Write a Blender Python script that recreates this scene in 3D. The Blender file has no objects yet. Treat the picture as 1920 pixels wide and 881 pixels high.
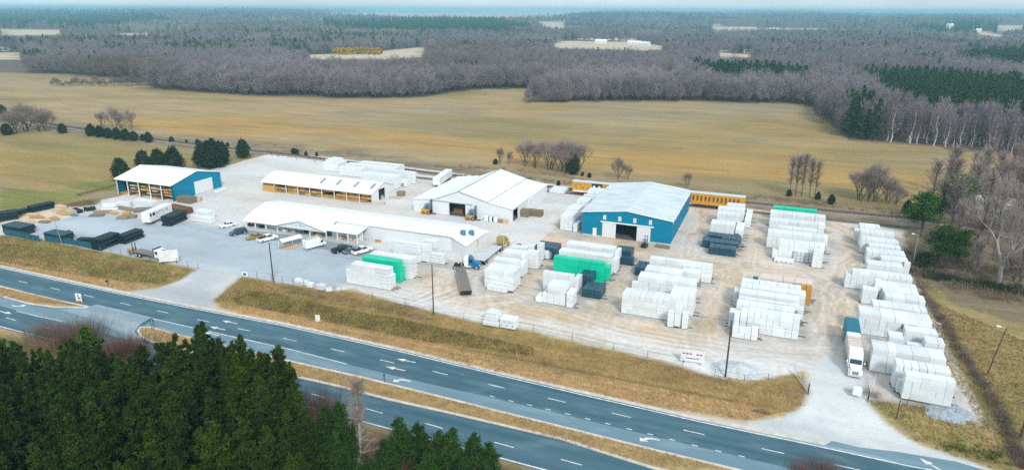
import bpy, math, random
import numpy as np
from mathutils import Matrix, Vector
random.seed(7); rng=np.random.default_rng(7)
R=math.radians
# ---------------------------------------------------------------- camera, light, exposure
F=1280.;CX=960.;CY=440.5;HC=62.
PITCH=R(18.25);YAW=R(21.5);ROLL=R(0.27)
fw=(-math.sin(YAW)*math.cos(PITCH),math.cos(YAW)*math.cos(PITCH),-math.sin(PITCH))
_r=(math.cos(YAW),math.sin(YAW),0.)
_u=(_r[1]*fw[2]-_r[2]*fw[1],_r[2]*fw[0]-_r[0]*fw[2],_r[0]*fw[1]-_r[1]*fw[0])
_c,_s=math.cos(ROLL),math.sin(ROLL)
rt=tuple(_c*a+_s*b for a,b in zip(_r,_u)); up=tuple(-_s*a+_c*b for a,b in zip(_r,_u))
scene=bpy.context.scene; COL=scene.collection
cam=bpy.data.objects.new('camera',bpy.data.cameras.new('camera')); COL.objects.link(cam)
cam.data.sensor_width=36; cam.data.lens=24; cam.data.clip_start=0.5; cam.data.clip_end=60000
cam.matrix_world=Matrix(((rt[0],up[0],-fw[0],0),(rt[1],up[1],-fw[1],0),(rt[2],up[2],-fw[2],HC),(0,0,0,1)))
scene.camera=cam
SUN_EL=R(38); SUN_AZ=R(-38)     # azimuth of the sun seen from the yard: from -Y towards +X
sdir=Vector((math.cos(SUN_EL)*math.sin(-SUN_AZ),-math.cos(SUN_EL)*math.cos(SUN_AZ),math.sin(SUN_EL)))
W=bpy.data.worlds.new('World'); scene.world=W; W.use_nodes=True
nt=W.node_tree; bg=nt.nodes['Background']; sky=nt.nodes.new('ShaderNodeTexSky')
sky.sky_type='NISHITA'; sky.sun_disc=False; sky.sun_elevation=SUN_EL
sky.sun_rotation=math.atan2(sdir.x,sdir.y); sky.altitude=200; sky.air_density=1.0; sky.dust_density=2.5; sky.ozone_density=1.0
# thin high overcast: white cloud veil mixed over the clear-sky model
_tc=nt.nodes.new('ShaderNodeTexCoord'); _mp=nt.nodes.new('ShaderNodeMapping'); _mp.inputs['Scale'].default_value=(1.5,1.5,14)
_nz=nt.nodes.new('ShaderNodeTexNoise'); _nz.inputs['Scale'].default_value=2.2; _nz.inputs['Detail'].default_value=6
_mr=nt.nodes.new('ShaderNodeMapRange'); _mr.inputs['From Min'].default_value=.35; _mr.inputs['From Max'].default_value=.7; _mr.inputs['To Min'].default_value=.6; _mr.inputs['To Max'].default_value=.85
_mx=nt.nodes.new('ShaderNodeMix'); _mx.data_type='RGBA'; _mx.inputs[7].default_value=(8.6,9.9,10.5,1)
nt.links.new(_tc.outputs['Generated'],_mp.inputs[0]); nt.links.new(_mp.outputs[0],_nz.inputs['Vector']); nt.links.new(_nz.outputs[0],_mr.inputs[0]); nt.links.new(_mr.outputs[0],_mx.inputs[0]); nt.links.new(sky.outputs[0],_mx.inputs[6]); nt.links.new(_mx.outputs[2],bg.inputs[0]); bg.inputs[1].default_value=0.11
sl=bpy.data.lights.new('sun','SUN'); sl.energy=2.5; sl.angle=R(12); sl.color=(1,.965,.91)
so=bpy.data.objects.new('sun',sl); COL.objects.link(so); so.location=(0,0,100)
so.rotation_euler=sdir.to_track_quat('Z','Y').to_euler()
vs=scene.view_settings; vs.view_transform='Standard'; vs.look='None'; vs.exposure=0.04; vs.gamma=1; vs.use_curve_mapping=False
scene.render.engine='CYCLES'
cy=scene.cycles; cy.max_bounces=5; cy.diffuse_bounces=3; cy.glossy_bounces=2; cy.transmission_bounces=3; cy.volume_bounces=1; cy.transparent_max_bounces=6
cy.use_denoising=False
try: cy.denoiser='OPENIMAGEDENOISE'
except Exception: pass

# ---------------------------------------------------------------- pixel <-> ground
ROADZ=-1.7; HAZE_D=.00019
def H(Y):
    return float(np.interp(Y,[104,110,119,123],[ROADZ,ROADZ,-.25,0.]))
def ray(px,py):
    a=(px-CX)/F;b=(CY-py)/F
    return [fw[i]+a*rt[i]+b*up[i] for i in range(3)]
def G(px,py,z=0.):
    d=ray(px,py);t=(z-HC)/d[2];return (d[0]*t,d[1]*t)
def GT(px,py):                      # point of the terrain under a pixel
    z=0.
    for _ in range(6):
        x,y=G(px,py,z); z=.5*z+.5*H(y)
    return (x,y,H(y))
def P(x,y,z=0.):
    v=(x,y,z-HC);w=sum(a*b for a,b in zip(v,fw))
    return (CX+F*sum(a*b for a,b in zip(v,rt))/w, CY-F*sum(a*b for a,b in zip(v,up))/w)
def XY(px,Y,z=0.):
    a=(px-CX)/F; k=[rt[i]-a*fw[i] for i in range(3)]
    return -(k[1]*Y+k[2]*(z-HC))/k[0]
def hgt(px,py0,py1,Y=None):         # height of a vertical whose foot is at (px,py0) and whose top is at py1
    x,y=G(px,py0); lo,hi=0.,40.
    for _ in range(40):
        m=(lo+hi)/2
        if P(x,y,m)[1]>py1: lo=m
        else: hi=m
    return lo

# ---------------------------------------------------------------- materials
def lin(c): return tuple((v/12.92 if v<=.04045 else ((v+.055)/1.055)**2.4) for v in c)
def mat(name,col,rough=.7,metal=0.,var=.12,scale=1.2,bump=0.,rnd=0.,spec=.4,stretch=None,fine=0.):
    m=bpy.data.materials.new(name); m.use_nodes=True; n=m.node_tree.nodes; l=m.node_tree.links
    b=n['Principled BSDF']; b.inputs['Roughness'].default_value=rough; b.inputs['Metallic'].default_value=metal
    b.inputs['Specular IOR Level'].default_value=spec
    tc=n.new('ShaderNodeTexCoord'); mp=n.new('ShaderNodeMapping'); l.new(tc.outputs['Object'],mp.inputs[0])
    if stretch: mp.inputs['Scale'].default_value=stretch
    nz=n.new('ShaderNodeTexNoise'); nz.inputs['Scale'].default_value=scale; nz.inputs['Detail'].default_value=5; l.new(mp.outputs[0],nz.inputs['Vector'])
    mr=n.new('ShaderNodeMapRange'); mr.inputs['From Min'].default_value=.3; mr.inputs['From Max'].default_value=.7
    mr.inputs['To Min'].default_value=1-var; mr.inputs['To Max'].default_value=1+var; l.new(nz.outputs[0],mr.inputs[0])
    v=mr.outputs[0]
    if rnd:
        oi=n.new('ShaderNodeObjectInfo'); r2=n.new('ShaderNodeMapRange'); r2.inputs['To Min'].default_value=1-rnd; r2.inputs['To Max'].default_value=1+rnd*.6
        l.new(oi.outputs['Random'],r2.inputs[0]); mm=n.new('ShaderNodeMath'); mm.operation='MULTIPLY'; l.new(v,mm.inputs[0]); l.new(r2.outputs[0],mm.inputs[1]); v=mm.outputs[0]
    vm=n.new('ShaderNodeVectorMath'); vm.operation='SCALE'; vm.inputs[0].default_value=col; l.new(v,vm.inputs['Scale']); l.new(vm.outputs[0],b.inputs['Base Color'])
    if bump:
        bp=n.new('ShaderNodeBump'); bp.inputs['Strength'].default_value=bump; bp.inputs['Distance'].default_value=.1
        n2=n.new('ShaderNodeTexNoise'); n2.inputs['Scale'].default_value=scale*4; l.new(mp.outputs[0],n2.inputs['Vector']); l.new(n2.outputs[0],bp.inputs['Height']); l.new(bp.outputs[0],b.inputs['Normal'])
    return m
M={}
def dm(k,*a,**kw): M[k]=mat(k,*a,**kw)
dm('wrap',(.73,.77,.79),rough=.55,var=.05,scale=.8,rnd=.12,spec=.3)
dm('seam_shade',(.30,.33,.35),rough=.9)  # grey painted as the shade between packs
dm('green_wrap',(.0,.56,.35),rough=.4,var=.12,scale=1.5,bump=.3,rnd=.1)
dm('blue_pack',(.016,.070,.11),rough=.4,var=.3,scale=2,rnd=.25)
dm('pipe_black',(.006,.022,.028),rough=.4,var=.3,scale=2)
dm('lumber',(.52,.30,.09),rough=.8,var=.25,scale=3,rnd=.3,stretch=(1,6,12))
dm('lumber_old',(.26,.20,.14),rough=.85,var=.3,scale=3,rnd=.3,stretch=(1,6,12))
dm('lumber_pale',(.60,.46,.30),rough=.8,var=.2,scale=3,rnd=.2,stretch=(1,6,12))
dm('orange_end',(.50,.25,.06),rough=.7,var=.3,scale=8)
dm('teal_wall',(.0,.20,.345),rough=.6,var=.07,scale=.5,spec=.2)
dm('white_wall',(.70,.73,.76),rough=.5,var=.04,scale=.6)
dm('white_roof',(.79,.82,.84),rough=.45,var=.07,scale=.35,stretch=(3,.5,.5))
dm('grey_roof',(.60,.67,.71),rough=.45,var=.12,scale=.25,stretch=(.6,1.6,1))
dm('trim',(.8,.8,.8),rough=.5); dm('seam',(.30,.33,.36),rough=.6)
dm('skylight',(.26,.31,.33),rough=.3); dm('dark',(.015,.02,.03),rough=.7); dm('glass',(.01,.03,.045),rough=.08,spec=.8)
dm('floor_dark',(.12,.11,.11),rough=.9); dm('concrete',(.5,.49,.47),rough=.9,bump=.2)
dm('metal',(.35,.37,.39),rough=.35,metal=.7); dm('metal_blue',(.10,.22,.34),rough=.45,metal=.2)
dm('rubber',(.012,.012,.014),rough=.85); dm('deck',(.20,.18,.16),rough=.85,var=.3,scale=3,stretch=(12,1,1)); dm('alu',(.55,.57,.60),rough=.4,var=.1)
dm('yellow_rail',(.62,.31,.035),rough=.6,var=.12,scale=1); dm('rust',(.16,.07,.035),rough=.9,var=.3)
dm('forklift_yellow',(.62,.30,.02),rough=.5); dm('tan_paint',(.42,.29,.10),rough=.45); dm('gold_paint',(.38,.23,.035),rough=.25,metal=.2,spec=.6)
dm('white_paint',(.82,.83,.84),rough=.25,spec=.6,var=.02); dm('navy_paint',(.02,.05,.10),rough=.2,spec=.6); dm('black_paint',(.008,.014,.018),rough=.2,spec=.6)
dm('grey_paint',(.10,.16,.20),rough=.25,spec=.6); dm('blue_paint',(.0,.16,.34),rough=.3); dm('teal_paint',(.0,.15,.22),rough=.5,var=.1)
dm('lamp_red',(.4,.01,.01),rough=.3); dm('lamp_white',(.8,.8,.75),rough=.2)
dm('pole_wood',(.09,.06,.045),rough=.9,var=.3,scale=3,stretch=(8,8,1)); dm('pole_grey',(.3,.29,.28),rough=.7)
dm('sign_white',(.8,.8,.8),rough=.4); dm('sign_orange',(.65,.25,.02),rough=.4)
dm('post_dark',(.03,.035,.04),rough=.7); dm('screen_teal',(.01,.11,.17),rough=.7,var=.3)
dm('marking',(.66,.69,.71),rough=.8,var=.3,scale=1.2); dm('marking_worn',(.42,.46,.48),rough=.8,var=.3,scale=1.5)
dm('kerb',(.60,.54,.47),rough=.9,var=.2,scale=1); dm('ballast',(.26,.21,.185),rough=.95,var=.3,scale=2,bump=.5); dm('rail_steel',(.10,.08,.075),rough=.6); 
dm('gravel_pile',(.50,.54,.57),rough=.95,var=.18,scale=1.5,bump=.8)
dm('rag_white',(.8,.8,.8))
# foliage and bark
def leafmat(k,c,var=.35,rnd=.2,scale=.6):
    m=mat(k,c,rough=.75,var=var,scale=scale,rnd=rnd,spec=.15); M[k]=m
leafmat('pine_needles',(.027,.052,.003),rnd=.38); leafmat('pine_far',(.034,.085,.018)); leafmat('cedar',(.022,.042,.013)); leafmat('shrub_green',(.045,.10,.012))
leafmat('pine_lime',(.05,.11,.01)); leafmat('bare_far',(.235,.20,.215),var=.2,rnd=.25,scale=.12); leafmat('bare_twigs',(.31,.25,.225),var=.25,rnd=.2); leafmat('brush',(.22,.16,.115),rnd=.3); leafmat('red_brush',(.17,.085,.06),rnd=.2)
leafmat('yellow_shrub',(.5,.33,.02)); dm('bark',(.09,.07,.06),rough=.95,var=.3,scale=3); dm('bark_pale',(.33,.30,.28),rough=.9,var=.3,scale=2); dm('bark_pine',(.06,.04,.03),rough=.95)
dm('dead_grass',(.33,.22,.10),rough=.9,rnd=.2)

def region_tint(m,dark,pale,sc=.004):
    """tone of whole stretches of wood: mixes two more base colours by the place where the tree stands"""
    n=m.node_tree.nodes;l=m.node_tree.links;b=n['Principled BSDF'];src=b.inputs['Base Color'].links[0].from_socket
    g=n.new('ShaderNodeNewGeometry'); z=n.new('ShaderNodeTexNoise'); z.inputs['Scale'].default_value=sc; z.inputs['Detail'].default_value=4; l.new(g.outputs['Position'],z.inputs['Vector'])
    for lo,hi,c in ((.53,.66,dark),(.46,.34,pale)):
        r=n.new('ShaderNodeMapRange'); r.inputs['From Min'].default_value=lo; r.inputs['From Max'].default_value=hi; r.inputs['To Max'].default_value=.75; l.new(z.outputs[0],r.inputs[0])
        x=n.new('ShaderNodeMix'); x.data_type='RGBA'; x.inputs[7].default_value=c+(1,); l.new(r.outputs[0],x.inputs[0]); l.new(src,x.inputs[6]); src=x.outputs[2]
    l.new(src,b.inputs['Base Color'])
region_tint(M['bare_far'],(.15,.105,.085),(.33,.29,.30)); region_tint(M['pine_far'],(.02,.06,.016),(.05,.09,.02))
# ---------------------------------------------------------------- mesh builder
class MB:
    def __init__(s): s.v=[];s.f=[];s.m=[]
    def add(s,vs,fs,mi=0):
        o=len(s.v); s.v+=[tuple(map(float,v)) for v in vs]; s.f+=[tuple(i+o for i in f) for f in fs]; s.m+=[mi]*len(fs); return s
    def box(s,x0,y0,z0,x1,y1,z1,mi=0):
        return s.add([(x0,y0,z0),(x1,y0,z0),(x1,y1,z0),(x0,y1,z0),(x0,y0,z1),(x1,y0,z1),(x1,y1,z1),(x0,y1,z1)],
            [(0,3,2,1),(4,5,6,7),(0,1,5,4),(1,2,6,5),(2,3,7,6),(3,0,4,7)],mi)
    def bbox(s,x0,y0,z0,x1,y1,z1,b=.03,mi=0):    # box with chamfered top and vertical edges
        c=[(x0+b,y0),(x1-b,y0),(x1,y0+b),(x1,y1-b),(x1-b,y1),(x0+b,y1),(x0,y1-b),(x0,y0+b)]
        c2=[(min(max(x,x0+b),x1-b),min(max(y,y0+b),y1-b)) for x,y in c]
        vs=[(x,y,z0) for x,y in c]+[(x,y,z1-b) for x,y in c]+[(x,y,z1) for x,y in c2]
        fs=[tuple(range(7,-1,-1))]+[(i,(i+1)%8,8+(i+1)%8,8+i) for i in range(8)]+[(8+i,8+(i+1)%8,16+(i+1)%8,16+i) for i in range(8)]+[tuple(range(16,24))]
        return s.add(vs,fs,mi)
    def prism(s,poly,a0,a1,axis='x',mi=0):       # poly of (p,q); extruded along axis; x:(y,z) y:(x,z) z:(x,y)
        n=len(poly)
        f={'x':lambda a,p:(a,p[0],p[1]),'y':lambda a,p:(p[0],a,p[1]),'z':lambda a,p:(p[0],p[1],a)}[axis]
        vs=[f(a0,p) for p in poly]+[f(a1,p) for p in poly]
        return s.add(vs,[tuple(range(n-1,-1,-1)),tuple(range(n,2*n))]+[(i,(i+1)%n,n+(i+1)%n,n+i) for i in range(n)],mi)
    def tube(s,a,b,r0,r1=None,n=8,cap=True,mi=0):
        r1=r0 if r1 is None else r1; a=Vector(a);b=Vector(b);d=(b-a)
        if d.length<1e-6: return s
        d.normalize(); x=d.orthogonal().normalized(); y=d.cross(x); vs=[]
        for c,r in ((a,r0),(b,r1)):
            for i in range(n):
                t=2*math.pi*i/n; vs.append(c+x*math.cos(t)*r+y*math.sin(t)*r)
        fs=[(i,(i+1)%n,n+(i+1)%n,n+i) for i in range(n)]
        if cap: fs+=[tuple(range(n-1,-1,-1)),tuple(range(n,2*n))]
        return s.add(vs,fs,mi)
    def beam(s,a,b,w,h,mi=0):
        a=Vector(a);b=Vector(b);d=(b-a).normalized(); side=d.cross(Vector((0,0,1)))
        side=side.normalized() if side.length>1e-4 else Vector((1,0,0)); u=side.cross(d)
        vs=[c+side*sx*w/2+u*sz*h/2 for c in (a,b) for sx,sz in ((-1,-1),(1,-1),(1,1),(-1,1))]
        return s.add(vs,[(0,1,2,3),(7,6,5,4),(0,4,5,1),(1,5,6,2),(2,6,7,3),(3,7,4,0)],mi)
    def slab(s,q,t,mi=0):                         # quad with thickness t downward
        n=len(q); vs=list(q)+[(x,y,z-t) for x,y,z in q]
        return s.add(vs,[tuple(range(n)),tuple(range(2*n-1,n-1,-1))]+[(i,n+i,n+(i+1)%n,(i+1)%n) for i in range(n)],mi)
    def mesh(s,name,mats):
        me=bpy.data.meshes.new(name); me.from_pydata(s.v,[],s.f); me.update()
        if not isinstance(mats,(list,tuple)): mats=[mats]
        for m in mats: me.materials.append(M[m] if isinstance(m,str) else m)
        if len(mats)>1: me.polygons.foreach_set('material_index',s.m)
        return me
    def obj(s,name,mats,parent=None,loc=None):
        o=bpy.data.objects.new(name,s.mesh(name,mats)); COL.objects.link(o)
        if parent: o.parent=parent
        if loc is not None: o.location=loc
        return o
def tag(o,label=None,cat=None,group=None,kind=None):
    if label: o['label']=label
    if cat: o['category']=cat
    if group: o['group']=group
    if kind: o['kind']=kind
    return o
def thing(name,label,cat,loc=(0,0,0),rz=0.,group=None):
    o=bpy.data.objects.new(name,None); COL.objects.link(o); o.location=loc; o.rotation_euler=(0,0,rz); o.empty_display_size=.2
    return tag(o,label,cat,group)
def inst(me,name,parent=None,loc=(0,0,0),rz=0.,sc=(1,1,1)):
    o=bpy.data.objects.new(name,me); COL.objects.link(o); o.location=loc; o.rotation_euler=(0,0,rz); o.scale=sc
    if parent: o.parent=parent
    return o
def copy_tree(o,parent=None,label=None,loc=None,rz=None,sc=None):
    c=o.copy(); COL.objects.link(c)
    if parent: c.parent=parent
    if label: c['label']=label
    if loc is not None: c.location=loc
    if rz is not None: c.rotation_euler=(0,0,rz)
    if sc is not None: c.scale=sc
    for ch in list(o.children): copy_tree(ch,c)
    return c
ORD=['first','second','third','fourth','fifth','sixth','seventh','eighth','ninth','tenth','eleventh','twelfth','thirteenth','fourteenth','fifteenth','sixteenth','seventeenth','eighteenth','nineteenth','twentieth']
def ordn(i):
    if i<20: return ORD[i]
    t=(i+1)//10; u=(i+1)%10
    T={2:'twenty',3:'thirty',4:'forty',5:'fifty'}[t]
    return {2:'twentieth',3:'thirtieth',4:'fortieth',5:'fiftieth'}[t] if u==0 else T+' '+ORD[u-1]

# ---------------------------------------------------------------- numpy helpers
def inpoly(x,y,poly):
    x=np.asarray(x);y=np.asarray(y); r=np.zeros(x.shape,bool); n=len(poly)
    for i in range(n):
        x0,y0=poly[i];x1,y1=poly[(i+1)%n]
        c=((y0>y)!=(y1>y)); r^= c&(x<(x1-x0)*(y-y0)/((y1-y0) if y1!=y0 else 1e-9)+x0)
    return r
def softin(x,y,poly,r=.55):
    a=0.
    for dx,dy in ((-1,-1),(1,-1),(-1,1),(1,1),(0,0),(.6,.2),(-.6,-.2),(.2,-.6),(-.2,.6)): a=a+inpoly(x+dx*r,y+dy*r,poly)
    return a/9.
def vnoise(x,y,s,seed=0):
    x=np.asarray(x)/s;y=np.asarray(y)/s; xi=np.floor(x).astype(np.int64); yi=np.floor(y).astype(np.int64); fx=x-xi;fy=y-yi
    fx=fx*fx*(3-2*fx);fy=fy*fy*(3-2*fy)
    def h(a,b):
        n=(a*374761393+b*668265263+seed*974634777)&0xffffffff
        n=((n^(n>>13))*1274126177)&0xffffffff; n=n^(n>>16); return (n&0xffff)/65535.
    return (h(xi,yi)*(1-fx)+h(xi+1,yi)*fx)*(1-fy)+(h(xi,yi+1)*(1-fx)+h(xi+1,yi+1)*fx)*fy
def fbm(x,y,s,seed=0): return .5*vnoise(x,y,s,seed)+.3*vnoise(x,y,s/2.1,seed+1)+.2*vnoise(x,y,s/4.3,seed+2)
def WP(poly,z=None): return [ (GT(*p)[:2] if z is None else G(p[0],p[1],z)) for p in poly]
def dpoly(x,y,line):            # distance to an open polyline
    d=np.full(np.shape(x),1e9)
    for (x0,y0),(x1,y1) in zip(line[:-1],line[1:]):
        L=(x1-x0)**2+(y1-y0)**2+1e-9; t=np.clip(((x-x0)*(x1-x0)+(y-y0)*(y1-y0))/L,0,1)
        d=np.minimum(d,np.hypot(x-x0-t*(x1-x0),y-y0-t*(y1-y0)))
    return d
def Pv(x,y,z):
    vx,vy,vz=x,y,z-HC; w=vx*fw[0]+vy*fw[1]+vz*fw[2]; w=np.where(w<1,1,w)
    return CX+F*(vx*rt[0]+vy*rt[1]+vz*rt[2])/w, CY-F*(vx*up[0]+vy*up[1]+vz*up[2])/w, w

# ---------------------------------------------------------------- regions, traced in photo pixels and laid on the ground
FIELD=[(-400,137),(0,137),(130,140),(150,143),(230,148),(275,152),(278,166),(330,170),(400,176),(480,181),(560,180),(640,185),(720,185),(800,182),(860,172),(900,168),(960,167),(1050,165),(985,192),(1100,191),(1300,190),(1500,196),(1520,200),(1530,215),(1560,235),(1590,262),(1640,265),(1700,272),(1800,280),(1920,292),(2300,330),(2300,1500),(-900,1500)]
PATCH=[[(560,26),(1000,22),(1150,23),(1110,27),(960,34),(760,33)],[(500,107),(590,103),(700,97),(800,88),(795,106),(740,112),(620,112)],[(1030,84),(1060,77),(1180,79),(1245,87),(1245,95),(1130,93),(1040,90)],
 [(0,59),(115,59),(115,66),(0,68)],[(-40,99),(45,99),(45,112),(-40,113)],[(1345,99),(1425,103),(1425,109),(1350,108)],[(1330,51),(1420,51),(1420,57),(1340,57)],
 [(1820,59),(1850,60),(1890,70),(1860,70)],[(1868,50),(1918,50),(1918,58),(1872,58)],[(1380,94),(1345,95),(1320,97),(1345,99)],[(1000,41),(1060,42),(1060,54),(1030,53)]]
YARD=WP([(-60,445),(45,441),(120,455),(190,471),(265,484),(372,503),(455,517),(630,545),(660,541),(700,553),(760,571),(870,597),(1000,620),(1150,655),(1280,684),(1330,702),(1400,716),(1470,700),(1515,692),(1520,735),(1625,745),(1740,757),(1800,770),(1836,795),(1842,780),(1800,695),(1765,620),(1738,560),(1712,510),(1692,440),(1700,432),(1600,417),(1400,391),(1180,366),(1030,345),(800,318),(660,300),(540,288),(500,290),(455,302),(420,314),(395,318),(222,368),(190,376),(110,390),(60,400),(0,418),(-60,440)])
LOT=WP([(75,447),(190,471),(372,503),(455,517),(630,545),(655,520),(650,498),(730,482),(680,455),(460,430),(400,425),(345,415),(300,422),(245,405),(200,396),(150,403),(60,425)])
DRIVE_L=WP([(372,503),(340,524),(290,541),(240,546),(150,531),(150,541),(300,570),(420,593),(440,588),(408,577),(398,562),(420,545),(455,517)])
DRIVE_R=WP([(1515,692),(1518,735),(1505,762),(1470,783),(1400,792),(1250,772),(1250,785),(1500,836),(1700,880),(1860,915),(1860,880),(1790,855),(1720,832),(1660,790),(1628,755),(1622,700),(1560,660)])
STORE_WHITE=[WP([(430,470),(455,517),(372,503),(300,570),(420,593)])]
def cr(c,n=1): return np.array(c)
C_TAN=(.365,.265,.14);C_OLIVE=(.265,.205,.088);C_VERGE=(.44,.295,.14);C_GREEN=(.15,.155,.035);C_BRUSH=(.19,.135,.10);C_WOOD=(.15,.115,.095)
xs=np.concatenate([-(np.geomspace(250,16000,110)[::-1]),np.arange(-249,78,.6),np.geomspace(78,16000,110)])
ys=np.concatenate([[-200,-50,20,50,70],np.arange(78,104,2.),np.arange(104,262,.6),np.geomspace(262,16000,170)])
ys=np.unique(np.concatenate([ys,[110,119,123]]))
X,Y=np.meshgrid(xs,ys,indexing='xy')
Zh=np.interp(Y,[104,110,119,123],[ROADZ,ROADZ,-.25,0.])
dist=np.hypot(X,Y)
hill=(fbm(X,Y,1900,5)-.5)*2
Zh=Zh+np.clip((dist-1300)/2500,0,1)*hill*40+np.clip((dist-6000)/5000,0,1)*14
Zmin=float(Zh.min()); Zmax=float(Zh.max())
def terrain(x,y):
    d=np.hypot(x,y); z=np.interp(y,[104,110,119,123],[ROADZ,ROADZ,-.25,0.])
    return z+np.clip((d-1300)/2500,0,1)*(fbm(x,y,1900,5)-.5)*80+np.clip((d-6000)/5000,0,1)*14
def clearing(x,y,d): return (fbm(x*.6,y,260,301)>.665)&(d>1250)
def build_ground():
    jx=X+(fbm(X,Y,6,11)-.5)*3; jy=Y+(fbm(X,Y,6,21)-.5)*3
    n1=fbm(X,Y,14,31);n2=fbm(X*.35,Y,9,41);n3=fbm(X,Y,4,51);n4=fbm(X*.3,Y,40,61)
    col=np.zeros(X.shape+(3,)); fieldm=np.ones(X.shape)
    def mixc(mask,c):
        m=np.clip(mask,0,1)[...,None]; col[:]=col*(1-m)+np.array(c)*m
    col[:]=C_TAN
    mixc((n4-.5)*5+.3,C_OLIVE); mixc((fbm(X*.4,Y,60,71)-.58)*6,(.40,.25,.085)); mixc((fbm(X*.4,Y,70,81)-.55)*5,(.30,.235,.16))
    # forest floor
    px,py,w=Pv(X,Y,Zh); far=inpoly(px,py,FIELD); wood=(~far)&(Y>150)
    for p in PATCH: wood&=~inpoly(px,py,p)
    mixc(wood.astype(float),C_WOOD)
    def zone(poly,c,amt=1.,noise=None,soft=None):
        m=softin(jx,jy,WP(poly),.9)*amt
        if noise is not None: m=m*np.clip(noise,0,1)
        mixc(m,c); return m
    for p in PATCH: mixc(inpoly(px,py,p)*1.,(.56,.45,.33))
    mixc(clearing(X,Y,dist)*wood*1.,(.52,.41,.29))
    # orange-brown block of the big field and olive ground on the left
    zone([(1120,290),(1200,255),(1500,205),(1530,230),(1600,275),(1500,330),(1380,330),(1200,330)],(.40,.25,.085),.55,(n1-.25)*2.2)
    zone([(0,255),(210,250),(380,270),(350,300),(240,330),(200,350),(0,395)],(.25,.205,.075),.8,(n2-.2)*2)
    zone([(0,360),(120,350),(220,335),(220,352),(100,385),(0,415)],(.19,.19,.045),.9,(n2-.15)*2.5)
    # rail corridor
    rail=WP([(-100,215),(120,236),(300,262),(560,285),(800,318),(1050,347),(1400,386),(1700,424),(2000,455)])
    d=dpoly(X,Y,rail); m=np.clip((17-d+(n1-.5)*14)/6,0,1)*(Y>170); mixc(m*.8,(.23,.185,.13)); mixc(m*np.clip((n3-.5)*5,0,1)*.7,(.14,.12,.06)); mixc(m*np.clip((n2-.55)*6,0,1),(.34,.26,.15))
    # bank between the yard and the highway
    bank=((Y<123.5)&(Y>100)).astype(float); mixc(bank,C_VERGE); 
    b2=np.clip((Y-108.5+(n1-.5)*6)/2.5,0,1)*np.clip((121.5-Y+(n1-.5)*3)/2.,0,1)*bank
    gx=np.interp(X,[-150,-95,-75,-50,-10,30],[1,1,.9,.45,.3,.6])
    mixc(b2*.7,(.27,.20,.075)); mixc(b2*np.clip((n3-.52+.3*gx)*3.2,0,1)*gx,C_GREEN); mixc(b2*np.clip((fbm(X*.5,Y,6,91)-.55)*9,0,1)*(X>-105)*(Y>114)*.7,C_BRUSH)
    mixc(b2*np.clip((fbm(X*.5,Y,5,93)-.56)*9,0,1)*.6,(.21,.14,.05))
    mixc(np.clip(1-np.abs(Y-109.2-(n1-.5)*1.0)/.55,0,1)*((X>-92)&(X<-2))*.75,(.07,.085,.015))
    mixc((Y<79).astype(float),(.16,.12,.06)); mixc((Y<79)*np.clip((n1-.45)*6,0,1),(.10,.11,.03))
    # right side grass
    rg=inpoly(jx,jy,WP([(1700,500),(1780,560),(1860,590),(2300,640),(2300,1200),(1900,900),(1640,800),(1625,745),(1836,795),(1842,780),(1765,620)])).astype(float)
    mixc(rg,(.34,.25,.11)); mixc(rg*np.clip((fbm(X,Y,14,95)-.45)*4,0,1)*.75,(.19,.185,.05)); mixc(rg*np.clip((n3-.6)*6,0,1)*.6,(.33,.25,.12))
    zone([(1722,410),(1760,372),(1850,356),(2300,356),(2300,640),(1900,605),(1780,570),(1720,500),(1700,455)],(.20,.155,.10),.9)
    zone([(1742,560),(1770,620),(1815,700),(1850,790),(1920,880),(1915,800),(1850,700),(1790,610),(1745,530),(1715,480)],(.17,.175,.045),.8,(n3-.2)*3)
    zone([(1690,640),(1720,632),(1870,800),(1830,810)],(.26,.22,.17),.7,(n1-.3)*3)
    # yard gravel
    ym=softin(X*.6+jx*.4,Y*.6+jy*.4,YARD); inY=ym>.5
    mixc(ym,(.60,.55,.505)); 
    lanes=[WP(l) for l in ([(1000,460),(1200,480),(1330,490),(1500,510),(1570,540),(1590,600)],[(1010,400),(1040,350)],[(960,430),(1060,460)],[(1310,440),(1330,400),(1350,370)],[(1420,480),(1415,400)],[(1580,520),(1620,480),(1590,430),(1560,420)],[(960,545),(1010,490),(1040,480)],[(1150,600),(1160,520),(1180,490)],[(1340,620),(1330,560),(1360,510)],[(800,520),(860,560),(900,570),(960,550)],[(600,380),(480,370)],[(1300,640),(1000,585),(860,570)])]
    lm=np.zeros(X.shape)
    for l in lanes: lm=np.maximum(lm,np.clip((5.5-dpoly(X,Y,l)+(n1-.5)*7)/4,0,1))
    mixc(ym*lm*.9,(.585,.455,.335)); mixc(ym*lm*np.clip((n3-.58)*7,0,1)*.7,(.42,.29,.13))
    mixc(ym*np.clip((fbm(X,Y,16,101)-.58)*7,0,1)*(X>-85)*.85,(.63,.47,.33))
    mixc(ym*np.clip((fbm(X,Y,9,103)-.60)*8,0,1)*(X>-85)*(1-lm)*.6,(.34,.315,.29))
    fr=WP([(640,545),(870,590),(1150,640),(1300,672),(1500,690),(1580,720)]); mixc(ym*np.clip((5.2-dpoly(X,Y,fr)+(n1-.5)*6)/3,0,1)*.7,(.68,.685,.68))
    mixc(ym*np.clip((fbm(X,Y,11,105)-.60)*9,0,1)*((X>-50)&(Y<190))*.45,(.42,.32,.17))
    for q in ([(1150,470),(1170,500),(1190,480)],[(940,520),(1010,500),(1005,490),(960,500)],[(1300,600),(1320,640),(1345,600)],[(1580,450),(1600,500),(1590,430)],[(1500,505),(1560,512),(1520,500)],[(1050,600),(1110,612),(1090,600)]):
        zone(q,(.44,.33,.16),.65)
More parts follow.
